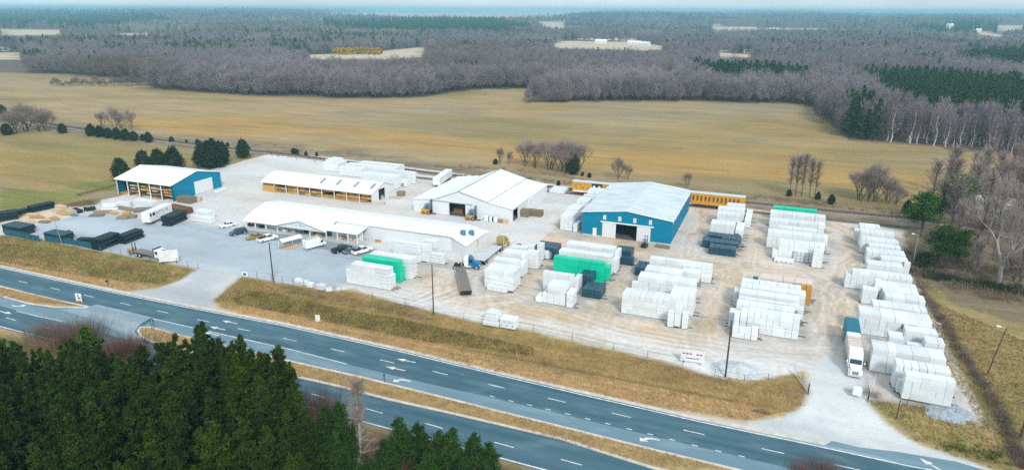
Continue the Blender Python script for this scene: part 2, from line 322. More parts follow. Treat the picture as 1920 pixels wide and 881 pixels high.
    for trk in ([(1000,460),(1200,478),(1330,488),(1500,508),(1570,540),(1590,600),(1570,700),(1560,760)],[(640,555),(760,560),(900,590),(1150,640),(1300,665),(1450,672),(1560,700)],[(700,540),(790,560),(850,540),(870,500)],[(760,575),(830,545),(845,520)],[(790,580),(900,560),(960,555),(1150,610),(1350,650),(1540,670)],[(900,575),(905,520),(985,480),(1040,465)],[(1150,610),(1165,520),(1185,490)],[(1340,650),(1335,560),(1360,510)],[(1540,640),(1545,560),(1500,520)],[(1570,560),(1600,500),(1640,470),(1590,430),(1560,410)],[(1430,500),(1420,440),(1410,400)],[(1310,480),(1330,420),(1345,385)],[(960,440),(1040,380),(1045,350)],[(380,400),(500,385),(700,395)],[(430,395),(450,350),(480,320)],[(330,400),(430,380),(600,390)],[(700,340),(760,360),(770,395)],[(1560,690),(1550,780),(1480,810)],[(1580,690),(1600,790),(1700,850)]):
        for o_ in (0,2.6,-2.9):
            dd=dpoly(X+(n1-.5)*5+o_,Y+(n2-.5)*4+o_*.6,WP(trk)); tk=np.clip(1-np.abs(dd-1.)/.5,0,1)*np.clip((fbm(X,Y,20,int(abs(o_)*10)+5)-.3)*4,0,1)
            mixc(tk*ym*.55,(.44,.395,.35)); tk=np.clip(1-np.abs(dd-2.)/.5,0,1); mixc(tk*ym*.42,(.74,.70,.66))
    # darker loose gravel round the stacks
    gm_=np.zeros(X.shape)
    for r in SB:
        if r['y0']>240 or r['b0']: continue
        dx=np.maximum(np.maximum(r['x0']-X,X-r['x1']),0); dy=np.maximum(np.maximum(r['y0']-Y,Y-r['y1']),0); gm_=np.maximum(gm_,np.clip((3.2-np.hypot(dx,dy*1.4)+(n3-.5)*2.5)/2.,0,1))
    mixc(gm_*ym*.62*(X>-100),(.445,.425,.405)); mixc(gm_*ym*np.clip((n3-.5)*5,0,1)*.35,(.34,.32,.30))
    bl=inY&(Y>150)&(X<-60); mixc(bl.astype(float)*.7,(.62,.63,.64)); mixc(bl*np.clip((n1-.5)*5,0,1)*.5,(.60,.52,.43))
    # asphalt parking lot
    L=softin(X+(n3-.5)*1.5,Y+(n3-.5)*1.5,LOT)*ym; inL=L>.5
    mixc(L,(.40,.455,.51)); mixc(L*np.clip((fbm(X*.4,Y,12,111)-.45)*4,0,1)*.6,(.47,.52,.565)); mixc(L*np.clip((n3-.6)*5,0,1)*.5,(.33,.37,.41))
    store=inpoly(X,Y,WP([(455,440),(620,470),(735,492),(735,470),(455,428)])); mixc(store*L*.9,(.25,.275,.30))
    # drives
    D=np.maximum(softin(jx*.15+X*.85,jy*.15+Y*.85,DRIVE_L),softin(jx*.3+X*.7,jy*.3+Y*.7,DRIVE_R))*(Y>95); inD=D>.5
    right=(X>-40); mixc(D*(~right),(.42,.44,.46)); mixc(D*(~right)*np.clip((n1-.45)*5,0,1)*.7,(.60,.565,.54))
    mixc(D*right,(.61,.625,.63)); mixc(D*right*np.clip((fbm(X,Y,5,121)-.5)*6,0,1)*.5,(.50,.52,.53))
    gz=WP([(1400,792),(1500,800),(1620,840),(1700,850),(1640,800)]); mixc(np.clip((2.2-dpoly(X,Y,gz[:3])+(n3-.5)*4)/2,0,1)*D*.5,(.45,.49,.52))
    inYx=inY&~inL&~inD
    fm=1-np.clip(ym+L+D,0,1)
    # tracks cut in the surface colour: tyre lines
    nx,ny=X.shape[1],X.shape[0]
    verts=np.stack([X,Y,Zh],-1).reshape(-1,3)
    ii=np.arange(ny-1)[:,None]*nx+np.arange(nx-1)[None,:]
    faces=np.stack([ii,ii+1,ii+nx+1,ii+nx],-1).reshape(-1,4)
    def vote(m): 
        c=m.astype(int); s=c[:-1,:-1]+c[1:,:-1]+c[:-1,1:]+c[1:,1:]; return (s>=2).reshape(-1)
    fY=vote(inYx);fL=vote(inL);fD=vote(inD); fL&=~fD; fY&=~(fL|fD)
    cls=np.zeros(len(faces),int); cls[fY]=1; cls[fL]=2; cls[fD]=3
    for k,nm in enumerate(('ground','yard','parking_lot','driveway')):
        fs=faces[cls==k]; u,inv=np.unique(fs,return_inverse=True); inv=inv.reshape(-1,4)
        me=bpy.data.meshes.new(nm); me.vertices.add(len(u)); me.vertices.foreach_set('co',verts[u].astype(np.float32).ravel())
        me.loops.add(inv.size); me.loops.foreach_set('vertex_index',inv.ravel().astype(np.int32))
        me.polygons.add(len(inv)); me.polygons.foreach_set('loop_start',(np.arange(len(inv))*4).astype(np.int32)); me.polygons.foreach_set('loop_total',np.full(len(inv),4,np.int32))
        me.update(calc_edges=True); me.validate()
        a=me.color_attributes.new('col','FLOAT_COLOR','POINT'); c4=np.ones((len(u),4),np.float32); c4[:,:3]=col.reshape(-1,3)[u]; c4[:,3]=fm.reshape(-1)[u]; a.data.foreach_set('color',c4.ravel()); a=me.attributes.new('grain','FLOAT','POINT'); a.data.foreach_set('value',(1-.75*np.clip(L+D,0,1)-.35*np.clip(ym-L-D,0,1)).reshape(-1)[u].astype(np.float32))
        me.materials.append(ground_mat()); me.polygons.foreach_set('use_smooth',np.ones(len(inv),bool))
        o=bpy.data.objects.new(nm,me); COL.objects.link(o); tag(o,kind='structure')
_gm=None
def ground_mat():
    global _gm
    if _gm: return _gm
    m=bpy.data.materials.new('terrain_surface'); m.use_nodes=True; n=m.node_tree.nodes;l=m.node_tree.links; b=n['Principled BSDF']
    b.inputs['Roughness'].default_value=.95; b.inputs['Specular IOR Level'].default_value=.15
    at=n.new('ShaderNodeAttribute'); at.attribute_name='col'; tc=n.new('ShaderNodeTexCoord')
    def noise(scale,detail,stretch=(1,1,1),rough=.6):
        mp=n.new('ShaderNodeMapping'); mp.inputs['Scale'].default_value=stretch; mp.inputs['Rotation'].default_value=(0,0,R(-9) if stretch[0]<.6 else 0); l.new(tc.outputs['Object'],mp.inputs[0])
        z=n.new('ShaderNodeTexNoise'); z.inputs['Scale'].default_value=scale; z.inputs['Detail'].default_value=detail; z.inputs['Roughness'].default_value=rough; l.new(mp.outputs[0],z.inputs['Vector']); return z.outputs[0]
    def rng_(s,a,b_,lo=.3,hi=.7):
        r=n.new('ShaderNodeMapRange'); r.inputs['From Min'].default_value=lo; r.inputs['From Max'].default_value=hi; r.inputs['To Min'].default_value=a; r.inputs['To Max'].default_value=b_; l.new(s,r.inputs[0]); return r.outputs[0]
    def mul(a,b_):
        q=n.new('ShaderNodeMath'); q.operation='MULTIPLY'; l.new(a,q.inputs[0]); l.new(b_,q.inputs[1]); return q.outputs[0]
    def scl(v,s):
        q=n.new('ShaderNodeVectorMath'); q.operation='SCALE'; l.new(v,q.inputs[0]); l.new(s,q.inputs['Scale']); return q.outputs[0]
    def mx(f,a,b_):
        q=n.new('ShaderNodeMix'); q.data_type='RGBA'; l.new(f,q.inputs[0])
        (l.new(a,q.inputs[6])); 
        if isinstance(b_,tuple): q.inputs[7].default_value=b_+(1,)
        else: l.new(b_,q.inputs[7])
        return q.outputs[2]
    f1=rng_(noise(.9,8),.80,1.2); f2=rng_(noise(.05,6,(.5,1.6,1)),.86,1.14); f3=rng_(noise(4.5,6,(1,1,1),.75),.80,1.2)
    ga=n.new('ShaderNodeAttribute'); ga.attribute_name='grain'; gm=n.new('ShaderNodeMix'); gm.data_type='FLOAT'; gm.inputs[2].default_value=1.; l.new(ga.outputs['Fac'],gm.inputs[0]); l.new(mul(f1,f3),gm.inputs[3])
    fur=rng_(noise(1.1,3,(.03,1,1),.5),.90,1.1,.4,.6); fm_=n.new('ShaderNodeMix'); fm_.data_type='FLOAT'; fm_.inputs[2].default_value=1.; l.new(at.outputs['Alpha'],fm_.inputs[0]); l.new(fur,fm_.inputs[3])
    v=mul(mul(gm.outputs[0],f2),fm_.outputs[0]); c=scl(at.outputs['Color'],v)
    # mown streaks in the fields
    st=rng_(noise(.16,7,(.12,1.4,1),.65),.0,1.,.52,.66); st=mul(st,at.outputs['Alpha']); st2=rng_(noise(.11,7,(.15,1.3,1),.6),0.,.8,.55,.7); st2=mul(st2,at.outputs['Alpha'])
    hm=n.new('ShaderNodeMath'); hm.operation='MULTIPLY'; hm.inputs[1].default_value=.45; l.new(st,hm.inputs[0])
    dk=n.new('ShaderNodeVectorMath'); dk.operation='MULTIPLY'; dk.inputs[1].default_value=(1.3,1.18,1.0); l.new(c,dk.inputs[0])
    dk2=n.new('ShaderNodeVectorMath'); dk2.operation='MULTIPLY'; dk2.inputs[1].default_value=(.74,.78,.70); l.new(c,dk2.inputs[0])
    c=mx(hm.outputs[0],c,dk.outputs[0]); c=mx(st2,c,dk2.outputs[0])
    l.new(c,b.inputs['Base Color'])
    bp=n.new('ShaderNodeBump'); bp.inputs['Strength'].default_value=.5; bp.inputs['Distance'].default_value=.25; l.new(noise(2.2,7),bp.inputs['Height']); l.new(bp.outputs[0],b.inputs['Normal'])
    _gm=m; return m

# ================================================================ WRAPPED LUMBER STACKS
# a row: (description, x,y of its front top left corner, x of its front top right corner, layers, depth m, kind, base layers)
LAYER={'end':1.13,'long':.84,'blue':1.0,'green':.84,'low':.84}
PW={'end':1.24,'long':3.4,'blue':1.3,'green':3.4,'low':3.0}
ROWS=[
# west block by the parking lot
('A','front stack by the parking lot fence',648,504.7,731,4,2.5,'long'),('A','raised tier of the front stack by the parking lot',656,494.5,725.5,(4,6),2.3,'long'),
('A','green row behind the front stack',674.5,493,749,4,2.5,'green'),('A','top of the green row behind the front stack',674.5,483.8,741,(4,6),2.5,'green'),
('A','tall row right behind the green row',692,474.7,771,6,2.6,'long'),
('A2','printed stack against the store wall',735.8,450.4,785.5,6,3.6,'long'),('A2','narrow printed stack between the store and the lot',787,458.5,804.5,4,1.6,'end'),
('A2','second printed stack beside the store wall',794,449.5,817.5,5,2.5,'long'),('A2','low printed stack nearest the blue truck',806,474,832.5,3,1.3,'long'),
# B beside the flatbed
('B','low platform in front of the flatbed stack',912.8,534.5,949.4,1,4.5,'end'),
('B','front of the stack beside the flatbed',908,503.8,962,4,4.9,'end'),('B','second row beside the flatbed',926,484,971,4,4.9,'end'),('B','third row beside the flatbed',943,471,984,4,4.5,'end'),
('B','step on the right side of the flatbed stack',972,493,981,3,9.,'end'),
('B','far row beside the tan truck',955,462,972,3,2.4,'end'),('B','far pair beside the tan truck',972,463,986,3,2.4,'end'),('B','far block next to the dark packs',986,459,1001,3,4.,'end'),
('B','column in front of the dark packs',988,469.5,1010,4,2.4,'end'),('B','short column right of the others',1013,470.5,1027,2,2.4,'end'),('B','single pack on the ground by the track',1001,490.5,1012,1,2.,'end'),
('B','white pair on the dark packs',1007,455,1019,4,2.4,'end'),
# C: white, black and green block in the middle
('C','front of the block left of the black pipe packs',1027,532.5,1061,4,3.4,'end'),('C','lower left step of that front block',1016,548,1027,2,3.4,'end'),('C','lowest pack at the left of the front block',1004,556,1015,1,3.0,'end'),
('C','right step of the front block',1062,548.5,1074,3,3.4,'end'),('C','second row behind the front block',1018.5,508.5,1075,4,4.5,'end'),('C','right step behind the front block',1076,521,1085,3,4.5,'end'),
('C','tall green row',1037.9,480.2,1132.5,6,2.5,'green'),('C','step at the right of the tall green row',1133,500.6,1142,4,2.5,'green'),
('C','white row behind the green row',1048,468.5,1146,6,2.5,'long'),('C','end step of the white row behind the green',1147,486,1157,4,4.0,'long'),('C','second white row behind the green',1061.7,455.5,1152,6,3.,'long'),('C','end step of the second white row',1152,472,1161,5,4.0,'long'),
# D
('D','front of the big block nearest the road',1166.7,549.5,1255.2,4,4.9,'end'),('D','set-back right half of the big front block',1257,549.5,1302,4,4.9,'end'),
('D','left small tower before the big block',1252.7,583,1266,3,1.3,'end'),('D','tall slim tower before the big block',1266.6,573,1279.5,4,1.3,'end'),('D','right small tower before the big block',1280,586.5,1291,3,1.3,'end'),
('D','row with dark gaps behind the big block',1196,517.6,1304,4,3.6,'end'),('D','upper row behind the big block',1209,504.5,1277,4,3.6,'end'),('D','low pair at the left end behind the big block',1184.7,528,1196,3,3.,'end'),('D','grey slatted end of the row behind',1278,508,1312,3,3.6,'end'),
('D','long far row facing the teal warehouse',1217.4,482,1336,4,4.9,'end'),('D','small pair before the right end of the far row',1313,497,1324,3,2.6,'end'),('D','lowest pair at the right end of the far row',1324,508,1335,2,2.6,'end'),
# E (north, behind the dark packs)
('E','front row behind the dark blue packs',1332.7,417.2,1378,4,4.,'end'),('E','right step behind the dark blue packs',1379,430,1394,3,8.,'end'),('E','second row of the narrow north stack',1345,399.5,1388,4,4.,'end'),
('E','third row of the narrow north stack',1346,390.5,1396,4,4.,'end'),('E','right flank of the narrow north stack',1396,412,1408,2,13.,'end'),('E','farthest row of the narrow north stack',1363,384.5,1397,3,4.,'end'),
# F (north block with green top)
('F','green row at the back by the tracks',1450.4,387.5,1533,5,2.5,'green'),
('F','back white row before the green',1444.7,397.5,1528,4,3.5,'end'),('F','right extension of the back row',1528.5,406,1548.8,4,3.5,'end'),
('F','third row from the back of the north block',1444.4,412.5,1534,4,3.5,'end'),('F','right extension of the third row',1534.5,421,1547,4,3.5,'end'),
('F','middle row of the north block',1459.8,426,1532,4,3.,'end'),('F','wide middle row with a tall left corner',1439.8,434,1553,4,3.6,'end'),
('F','row behind the tube bundles',1459.8,453,1547,4,3.6,'end'),
('F','narrow stack at the right front of the north block',1526,469,1545,4,2.4,'end'),('F','left low pack beside the tube bundles',1448.5,468.5,1459,2,2.4,'end'),
# G (block in front of the entrance road)
('G','front wall of the block beside the entrance',1403,583,1501,4,2.5,'end'),('G','low step before the left of the entrance block',1374,611.5,1409,2,2.0,'end'),('G','low cube at the front of the entrance block',1409.5,617.5,1421.7,2,2.0,'end'),
('G','left tower of the entrance block',1377,590,1387,4,2.0,'end'),('G','second tower of the entrance block',1389.5,582.5,1402,4,2.0,'end'),('G','left outer column of the entrance block',1367.5,584,1378.5,3,2.4,'end'),
('G','second row of the entrance block',1381.3,568,1490,4,2.5,'end'),('G','third row of the entrance block',1385,557,1500,4,2.5,'end'),('G','right end of the third row',1491,581,1508,3,4.,'end'),
('G','fourth row of the entrance block',1386,546.5,1499,4,2.5,'end'),('G','fifth row of the entrance block',1389,535.5,1511,4,2.6,'end'),('G','sixth row of the entrance block',1391,526.5,1502.6,4,2.4,'end'),
('G','left outer column far back of the entrance block',1376.6,545.5,1386,3,3.,'end'),('G','tan covered back row of the entrance block',1425,519.5,1524,4,3.,'tan'),
# H (long east row)
('H','northernmost low row by the tracks',1612.7,423.6,1651.7,2,4.,'end'),('H','second north row of the east side',1614.5,433,1678,4,3.4,'end'),('H','small columns at the north-west corner',1602.7,430,1613,3,1.8,'end'),
('H','third north row of the east side',1616.3,443,1681,4,3.4,'end'),('H','low shelf before the third north row',1650.8,454,1687,3,3.0,'end'),
('H','row above the notch on the east side',1630,459.5,1690,3,3.,'end'),('H','notched row on the east side',1626.3,471,1699,3,4.,'end'),('H','shelf row before the notch',1652.6,483.5,1703.5,3,3.0,'end'),
('H','row behind the wide east wall',1627,493.5,1694,3,3.4,'end'),('H','tall column at the east fence',1696,491.5,1708,3,3.,'end'),
('H','wide wall of packs facing the track',1598,505.5,1701,4,4.,'end'),('H','left single column of the wide wall',1586.3,512.5,1597,3,3.,'end'),('H','lower row in front of the wide wall',1642.6,514.5,1712,3,3.2,'end'),
('H','row by the blue strap',1655,533.5,1720,3,3.,'end'),('H','stepped cubes left of the straps',1618.6,541,1647,3,3.2,'end'),('H','slim tower beside the stepped cubes',1642,528,1655,4,2.4,'end'),('H','row right of the stepped cubes',1655.4,543,1723.5,3,3.4,'end'),
('H','ridged row before the straps',1660.8,555,1736,3,3.4,'end'),('H','pale tan-edged row above the long wall',1637.7,571,1740,3,3.6,'end'),
('H','long wall of packs beside the loaded truck',1611.8,585,1749,4,4.,'end'),
('H','high pair right of the gap',1697.6,617.5,1759,3,3.4,'end'),('H','cubes between the two long walls',1667.7,631,1696,3,3.2,'end'),('H','low row between the two long walls',1703,649,1735,2,2.6,'end'),('H','right row between the two long walls',1736,640,1773,3,3.,'end'),
('H','long wall of packs by the truck cab',1637,652,1776,4,4.0,'end'),('H','row behind the front east wall',1681.3,682,1784.9,4,2.6,'end'),
('H','front wall of packs nearest the highway',1699,701,1793,4,2.6,'end'),('H','low left corner of the front east wall',1684,712,1698,2,2.6,'end'),
# I beside the teal warehouse
('I','front upper stack against the teal warehouse',1051,403,1073.7,4,6.,'end'),('I','front lower step against the teal warehouse',1074.5,420.5,1082,2,4.9,'end'),
('I','second stack along the teal warehouse',1062,391,1084,4,5.,'end'),('I','third stack along the teal warehouse',1072,384.5,1092,3,5.,'end'),('I','fourth stack along the teal warehouse',1081,375,1103,4,5.,'end'),('I','fifth stack along the teal warehouse',1094,365,1128,3,5.,'end'),('I','farthest stack along the teal warehouse',1101,357,1140,4,5.,'end'),
('I','low slab stack beside the rail siding',1030,355,1058,1,6.,'end'),
# J behind the long white shed
('J','lone far stack behind the long white shed',604.5,303.6,634,3,6.,'end'),('J','raised tier of the lone far stack',609,299,627,(3,4),5.,'end'),
('J','left front row behind the long shed',635,312,678,3,3.,'end'),('J','wide row behind the long shed',648,307,740,3,3.4,'end'),('J','far row by the tracks behind the long shed',672.5,303.5,750,3,3.4,'end'),
('J','tall row right behind the long shed',699,315,777,4,3.6,'end'),('J','front row hiding behind the long shed roof',675.6,324,742,4,4.,'end'),('J','cubes at the corner of the long shed',746.7,337.5,762,2,2.6,'end'),('J','step at the right end behind the shed',762,325,775,3,3.,'end'),
# K odd whites on the left lot
('K','white block left of the long trailer',249.5,374,285,3,2.4,'long'),('K','upper wrapped block beside the parked trailer',364.5,394,390,3,2.6,'long'),('K','lower wrapped block on racks by the black pipes',357,404,394,2,2.0,'long'),
('K','wrapped load against the barn side',975,374,992,3,5.,'end'),('K','second wrapped load against the barn side',985,366,1000,3,5.,'end'),('K','third wrapped load against the barn side',995,359,1008,2,5.,'end'),
]
BLUE=[('front dark blue packs',1329,462,1380,2,3.4),('left dark blue packs',1316.5,449.5,1330,2,3.6),('middle dark blue packs',1330,452,1386,2,3.4),('rear dark blue packs',1326,440,1389,2,3.4),('right rear dark blue packs',1352,446,1390,2,3.)]
BLUE2=[('dark packs behind the white columns',1001,461,1042,3,5.),('black packs at the end of the long middle rows',1153,467.5,1184,3,4.),('low black packs right of the white steps',1164,481,1187,2,2.6),('black packs in front of the green row',1087,515,1110,3,4.),
 ('low black packs beside the front white block',1091,540,1127,2,5.),('small dark pack on the far step',1412,521,1422,4,1.5),('blue packs left of the slotted row',1190,500,1215,2,5.),('small dark pack on the far white stack',966,459,975,3,1.5)]
def place_rows():
    """turn the pixel table into world boxes; clamp depths so neighbouring rows do not run into each other"""
    B=[]
    for r in ROWS:
        blk,desc,xl,yl,xr,lay,dep,kind=r
        b0,n=(0,lay) if not isinstance(lay,tuple) else lay
        kk={'tan':'end'}.get(kind,kind); lh=LAYER[kk]; z1=n*lh+.15
        x0,y0=G(xl,yl,z1); x1=XY(xr,y0,z1)
        B.append(dict(blk=blk,desc=desc,x0=x0,x1=x1,y0=y0,y1=y0+dep,n=n,b0=b0,kind=kind,kk=kk,lh=lh))
    for g,lst in (('E',BLUE),('X',BLUE2)):
        for d,xl,yl,xr,n,dep in lst:
            z1=n*1.0+.15; x0,y0=G(xl,yl,z1); B.append(dict(blk=g,desc=d,x0=x0,x1=XY(xr,y0,z1),y0=y0,y1=y0+dep,n=n,b0=0,kind='blue',kk='blue',lh=1.))
    for a in B:
        for b in B:
            if a is b: continue
            if a['b0'] or b['b0']: continue
            ov=min(a['x1'],b['x1'])-max(a['x0'],b['x0'])
            if ov>.25 and a['y0']<b['y0']<a['y1']+.08:
                if b['y0']-a['y0']<1.1:      # b starts inside a: push b behind when they really collide
                    sh=a['y0']+1.25-b['y0']; b['y0']+=sh; b['y1']+=sh
                a['y1']=min(a['y1'],b['y0']-.08)
            elif ov>.25 and abs(a['y0']-b['y0'])<1e-6: b['y0']+=.5
            if 0<ov<=.25 and a['y0']<b['y1'] and b['y0']<a['y1']:
                if a['x0']<b['x0']: a['x1']-=ov+.04
                else: a['x0']+=ov+.04
    for a in B:                     # tiers that stand on a lower row take that row's place
        if a['b0']:
            c=min((b for b in B if not b['b0'] and b['blk']==a['blk']),key=lambda b:abs(b['y0']-a['y0'])+.3*abs(b['x0']-a['x0']))
            a['y0']=c['y0']+.05; a['y1']=max(a['y0']+1,c['y1']-.05)
    return B
SB=place_rows()
build_ground()
# ================================================================ HIGHWAY
def strip(mb,line,w,z,mi=0):                  # ribbon of width w along a world polyline
    L=[Vector((a,b,0)) for a,b in line]; vs=[]
    for i,p in enumerate(L):
        d=(L[min(i+1,len(L)-1)]-L[max(i-1,0)]).normalized(); s=Vector((-d.y,d.x,0))*w/2
        vs+=[(p.x+s.x,p.y+s.y,z),(p.x-s.x,p.y-s.y,z)]
    mb.add(vs,[(2*i+1,2*i+3,2*i+2,2*i) for i in range(len(L)-1)],mi); return mb
def g2(x,y): return G(x,y,ROADZ)
def asphalt(name,c1,c2,c3):
    m=bpy.data.materials.new(name); m.use_nodes=True; n=m.node_tree.nodes;l=m.node_tree.links;b=n['Principled BSDF']; b.inputs['Roughness'].default_value=.75; b.inputs['Specular IOR Level'].default_value=.3
    tc=n.new('ShaderNodeTexCoord')
    def nz(sc,st,det=6,lo=.35,hi=.65):
        mp=n.new('ShaderNodeMapping'); mp.inputs['Scale'].default_value=st; l.new(tc.outputs['Object'],mp.inputs[0]); z=n.new('ShaderNodeTexNoise'); z.inputs['Scale'].default_value=sc; z.inputs['Detail'].default_value=det; l.new(mp.outputs[0],z.inputs['Vector'])
        r=n.new('ShaderNodeMapRange'); r.inputs['From Min'].default_value=lo; r.inputs['From Max'].default_value=hi; l.new(z.outputs[0],r.inputs[0]); return r.outputs[0]
    def mx(f,a,bb):
        q=n.new('ShaderNodeMix'); q.data_type='RGBA'; l.new(f,q.inputs[0])
        for k,v in ((6,a),(7,bb)):
            if isinstance(v,tuple): q.inputs[k].default_value=v+(1,)
            else: l.new(v,q.inputs[k])
        return q.outputs[2]
    c=mx(nz(.55,(.025,1,1)),c1,c2); c=mx(nz(.5,(.3,.8,1),8,.5,.75),c,c3); c=mx(nz(14,(1,1,1),3,.55,.8),c,c3)
    l.new(c,b.inputs['Base Color']); M[name]=m
asphalt('asphalt',(.038,.102,.142),(.070,.148,.190),(.11,.19,.228))
asphalt('asphalt_worn',(.13,.22,.275),(.17,.27,.325),(.22,.31,.365))
asphalt('asphalt_pale',(.20,.29,.35),(.30,.38,.43),(.36,.42,.45))
NE=[(-60,487),(0,500),(110,524),(225,549),(360,576),(530,608),(757,658),(920,697),(1100,739),(1315,788),(1500,826),(1700,869),(1950,915),(2150,950)]
northE=[g2(*p) for p in NE]
SE=[(-60,599),(0,614),(78,634),(135,648),(400,718),(671,790),(726,805),(945,863),(1016,882),(1300,955),(1800,1080)]
southE=[g2(*p) for p in SE]
xa=-330.; northE=[(xa,northE[0][1]+ (northE[0][1]-northE[1][1])*0)]+northE; southE=[(xa,southE[0][1])]+southE
xb=150.; northE.append((xb,northE[-1][1])); southE.append((xb,southE[-1][1]))
def poly_sheet(name,pts,z,m,parent=None,kind='structure'):
    import bmesh
    bm=bmesh.new(); vs=[bm.verts.new((x,y,z)) for x,y in pts]; f=bm.faces.new(vs)
    if f.normal.z<0: f.normal_flip()
    bmesh.ops.triangulate(bm,faces=bm.faces[:]); bm.normal_update()
    for f in bm.faces:
        if f.normal.z<0: f.normal_flip()
    me=bpy.data.meshes.new(name); bm.to_mesh(me); bm.free(); me.materials.append(M[m])
    o=bpy.data.objects.new(name,me); COL.objects.link(o)
    if parent: o.parent=parent
    else: o['kind']=kind
    return o
def yat(line,x): 
    l=sorted(line); return float(np.interp(x,[p[0] for p in l],[p[1] for p in l]))
road=poly_sheet('road',northE+southE[::-1],ROADZ+.02,'asphalt')
# turn lane and crossover, paler and worn
tl_n=[(285,597),(365,615),(450,634),(545,655),(650,682),(757,708),(830,725),(920,745),(1010,766),(1165,803),(1300,835),(1440,868),(1600,905)]
tl_s=[(1600,945),(1366,875),(1239,845),(1079,805),(920,767),(840,746),(686,708),(544,677),(330,626),(270,612)]
poly_sheet('turn_lane',[g2(*p) for p in tl_n+tl_s],ROADZ+.026,'asphalt_worn',road)
poly_sheet('turn_lane',[g2(*p) for p in [(-60,545),(0,557),(50,571),(100,578),(160,578),(165,574),(180,573),(262,590),(240,610),(262,640),(300,652),(330,665),(230,634),(120,606),(60,590),(0,573),(-60,560)]],ROADZ+.026,'asphalt_worn',road)
poly_sheet('crossover',[g2(*p) for p in [(165,574),(183,571),(235,583),(285,595),(262,608),(252,622),(270,640),(230,625),(190,608),(160,594),(130,586),(110,580),(150,579)]],ROADZ+.031,'asphalt_pale',road)
poly_sheet('worn_apron',[g2(*p) for p in [(1230,770),(1400,808),(1560,841),(1700,872),(1640,853),(1500,825),(1380,801)]],ROADZ+.029,'asphalt_pale',road)
poly_sheet('worn_apron',[g2(*p) for p in [(1560,826),(1610,838),(1680,846),(1790,864),(1880,890),(1800,889),(1690,868),(1600,848),(1540,838)]],ROADZ+.027,'asphalt_worn',road)
# medians: raised islands with kerbs
def island(pts,name):
    w=[g2(*p) for p in pts]; mb=MB(); c=Vector((sum(p[0] for p in w)/len(w),sum(p[1] for p in w)/len(w),0))
    n=len(w); P2=[Vector((x,y,0)) for x,y in w]
    ar=sum(P2[i].x*P2[(i+1)%n].y-P2[(i+1)%n].x*P2[i].y for i in range(n)); sg=1 if ar>0 else -1
    inn=[]
    for i in range(n):
        d=(P2[(i+1)%n]-P2[i-1]).normalized(); inn.append(P2[i]+Vector((-d.y,d.x,0))*sg*.55)
    o=MB()
    vs=[(p.x,p.y,ROADZ+.02) for p in P2]+[(p.x,p.y,ROADZ+.16) for p in P2]+[(p.x,p.y,ROADZ+.16) for p in inn]
    fs=[]
    for i in range(n):
        j=(i+1)%n; fs+=[(i,j,n+j,n+i),(n+i,n+j,2*n+j,2*n+i)]
    o.add(vs,fs); k=o.obj('kerb','kerb'); k['kind']='structure'
    g=poly_sheet('median_grass',[(p.x,p.y) for p in inn],ROADZ+.165,'median'); return g
M['median']=mat('median',(.36,.265,.12),rough=.95,var=.25,scale=.6,bump=.8)
_m=M['median'].node_tree; 
island([(-200,497),(-60,523),(0,536),(60,551),(110,563),(160,573),(168,575),(160,578),(100,577),(50,570),(0,556),(-60,541),(-200,510)],'a')
island([(263,613),(285,613),(330,626),(440,652),(544,676),(686,708),(840,746),(920,766),(1079,805),(1239,845),(1366,875),(1600,933),(1800,985),(1700,995),(1400,920),(1220,878),(1047,823),(960,803),(835,774),(726,750),(640,727),(560,709),(440,680),(330,655),(290,645),(262,632),(256,621)],'b')
# painted markings
mk=MB(); z=ROADZ+.036
def off(line,dy): return [(x,y+dy) for x,y in line]
strip(mk,off(northE,-.45),.28,z); strip(mk,off(southE,.35),.28,z)
strip(mk,[g2(*p) for p in tl_n[:5]],.22,z); strip(mk,[g2(*p) for p in [(30,583),(75,594),(117,602)]],.2,z)
mk.obj('edge_line','marking',road)
mk=MB(); strip(mk,[g2(*p) for p in [(120,568),(0,540),(-60,527)]],.2,z+.001); mk.obj('edge_line','marking_worn',road)
def seg(p,L,w=.2,name='lane_dash'):
    x,y=g2(*p); sl=(yat(northE,x+6)-yat(northE,x-6))/12.; mb=MB()
    d=Vector((1,sl,0)).normalized(); s=Vector((-d.y,d.x,0)); c=Vector((x,y,0))
    q=[c-d*L/2-s*w/2,c+d*L/2-s*w/2,c+d*L/2+s*w/2,c-d*L/2+s*w/2]
    mb.add([(v.x,v.y,z) for v in q],[(0,1,2,3)]); mb.obj(name,'marking',road)
for p in [(-15,516.5),(43,528.7),(104,541.7),(167,555),(235.5,570),(305,584.5),(381,601),(457.5,618),(543.5,636.7),(633,656.6),(726,677.3),(825,699),(931,723.8),(1043.8,750),(1165,778),(1301,810),(1449,845),(1590,876)]: seg(p,3.3)
for p in [(20.5,598),(90,615),(162,633),(240,652),(322,672),(410,694),(502,717),(597.6,741.7),(702,770),(814,798),(945,833.5),(1071.5,866)]: seg(p,3.3)
for p in [(923,743),(958,751.5),(992.7,759),(1027.8,767.5),(1064.5,776),(1101.8,785),(1139.4,794),(1180,804),(1219,813.7),(1260.7,824),(1302.8,834.5),(1346.8,845),(1390.5,855)]: seg(p,.9,.2)
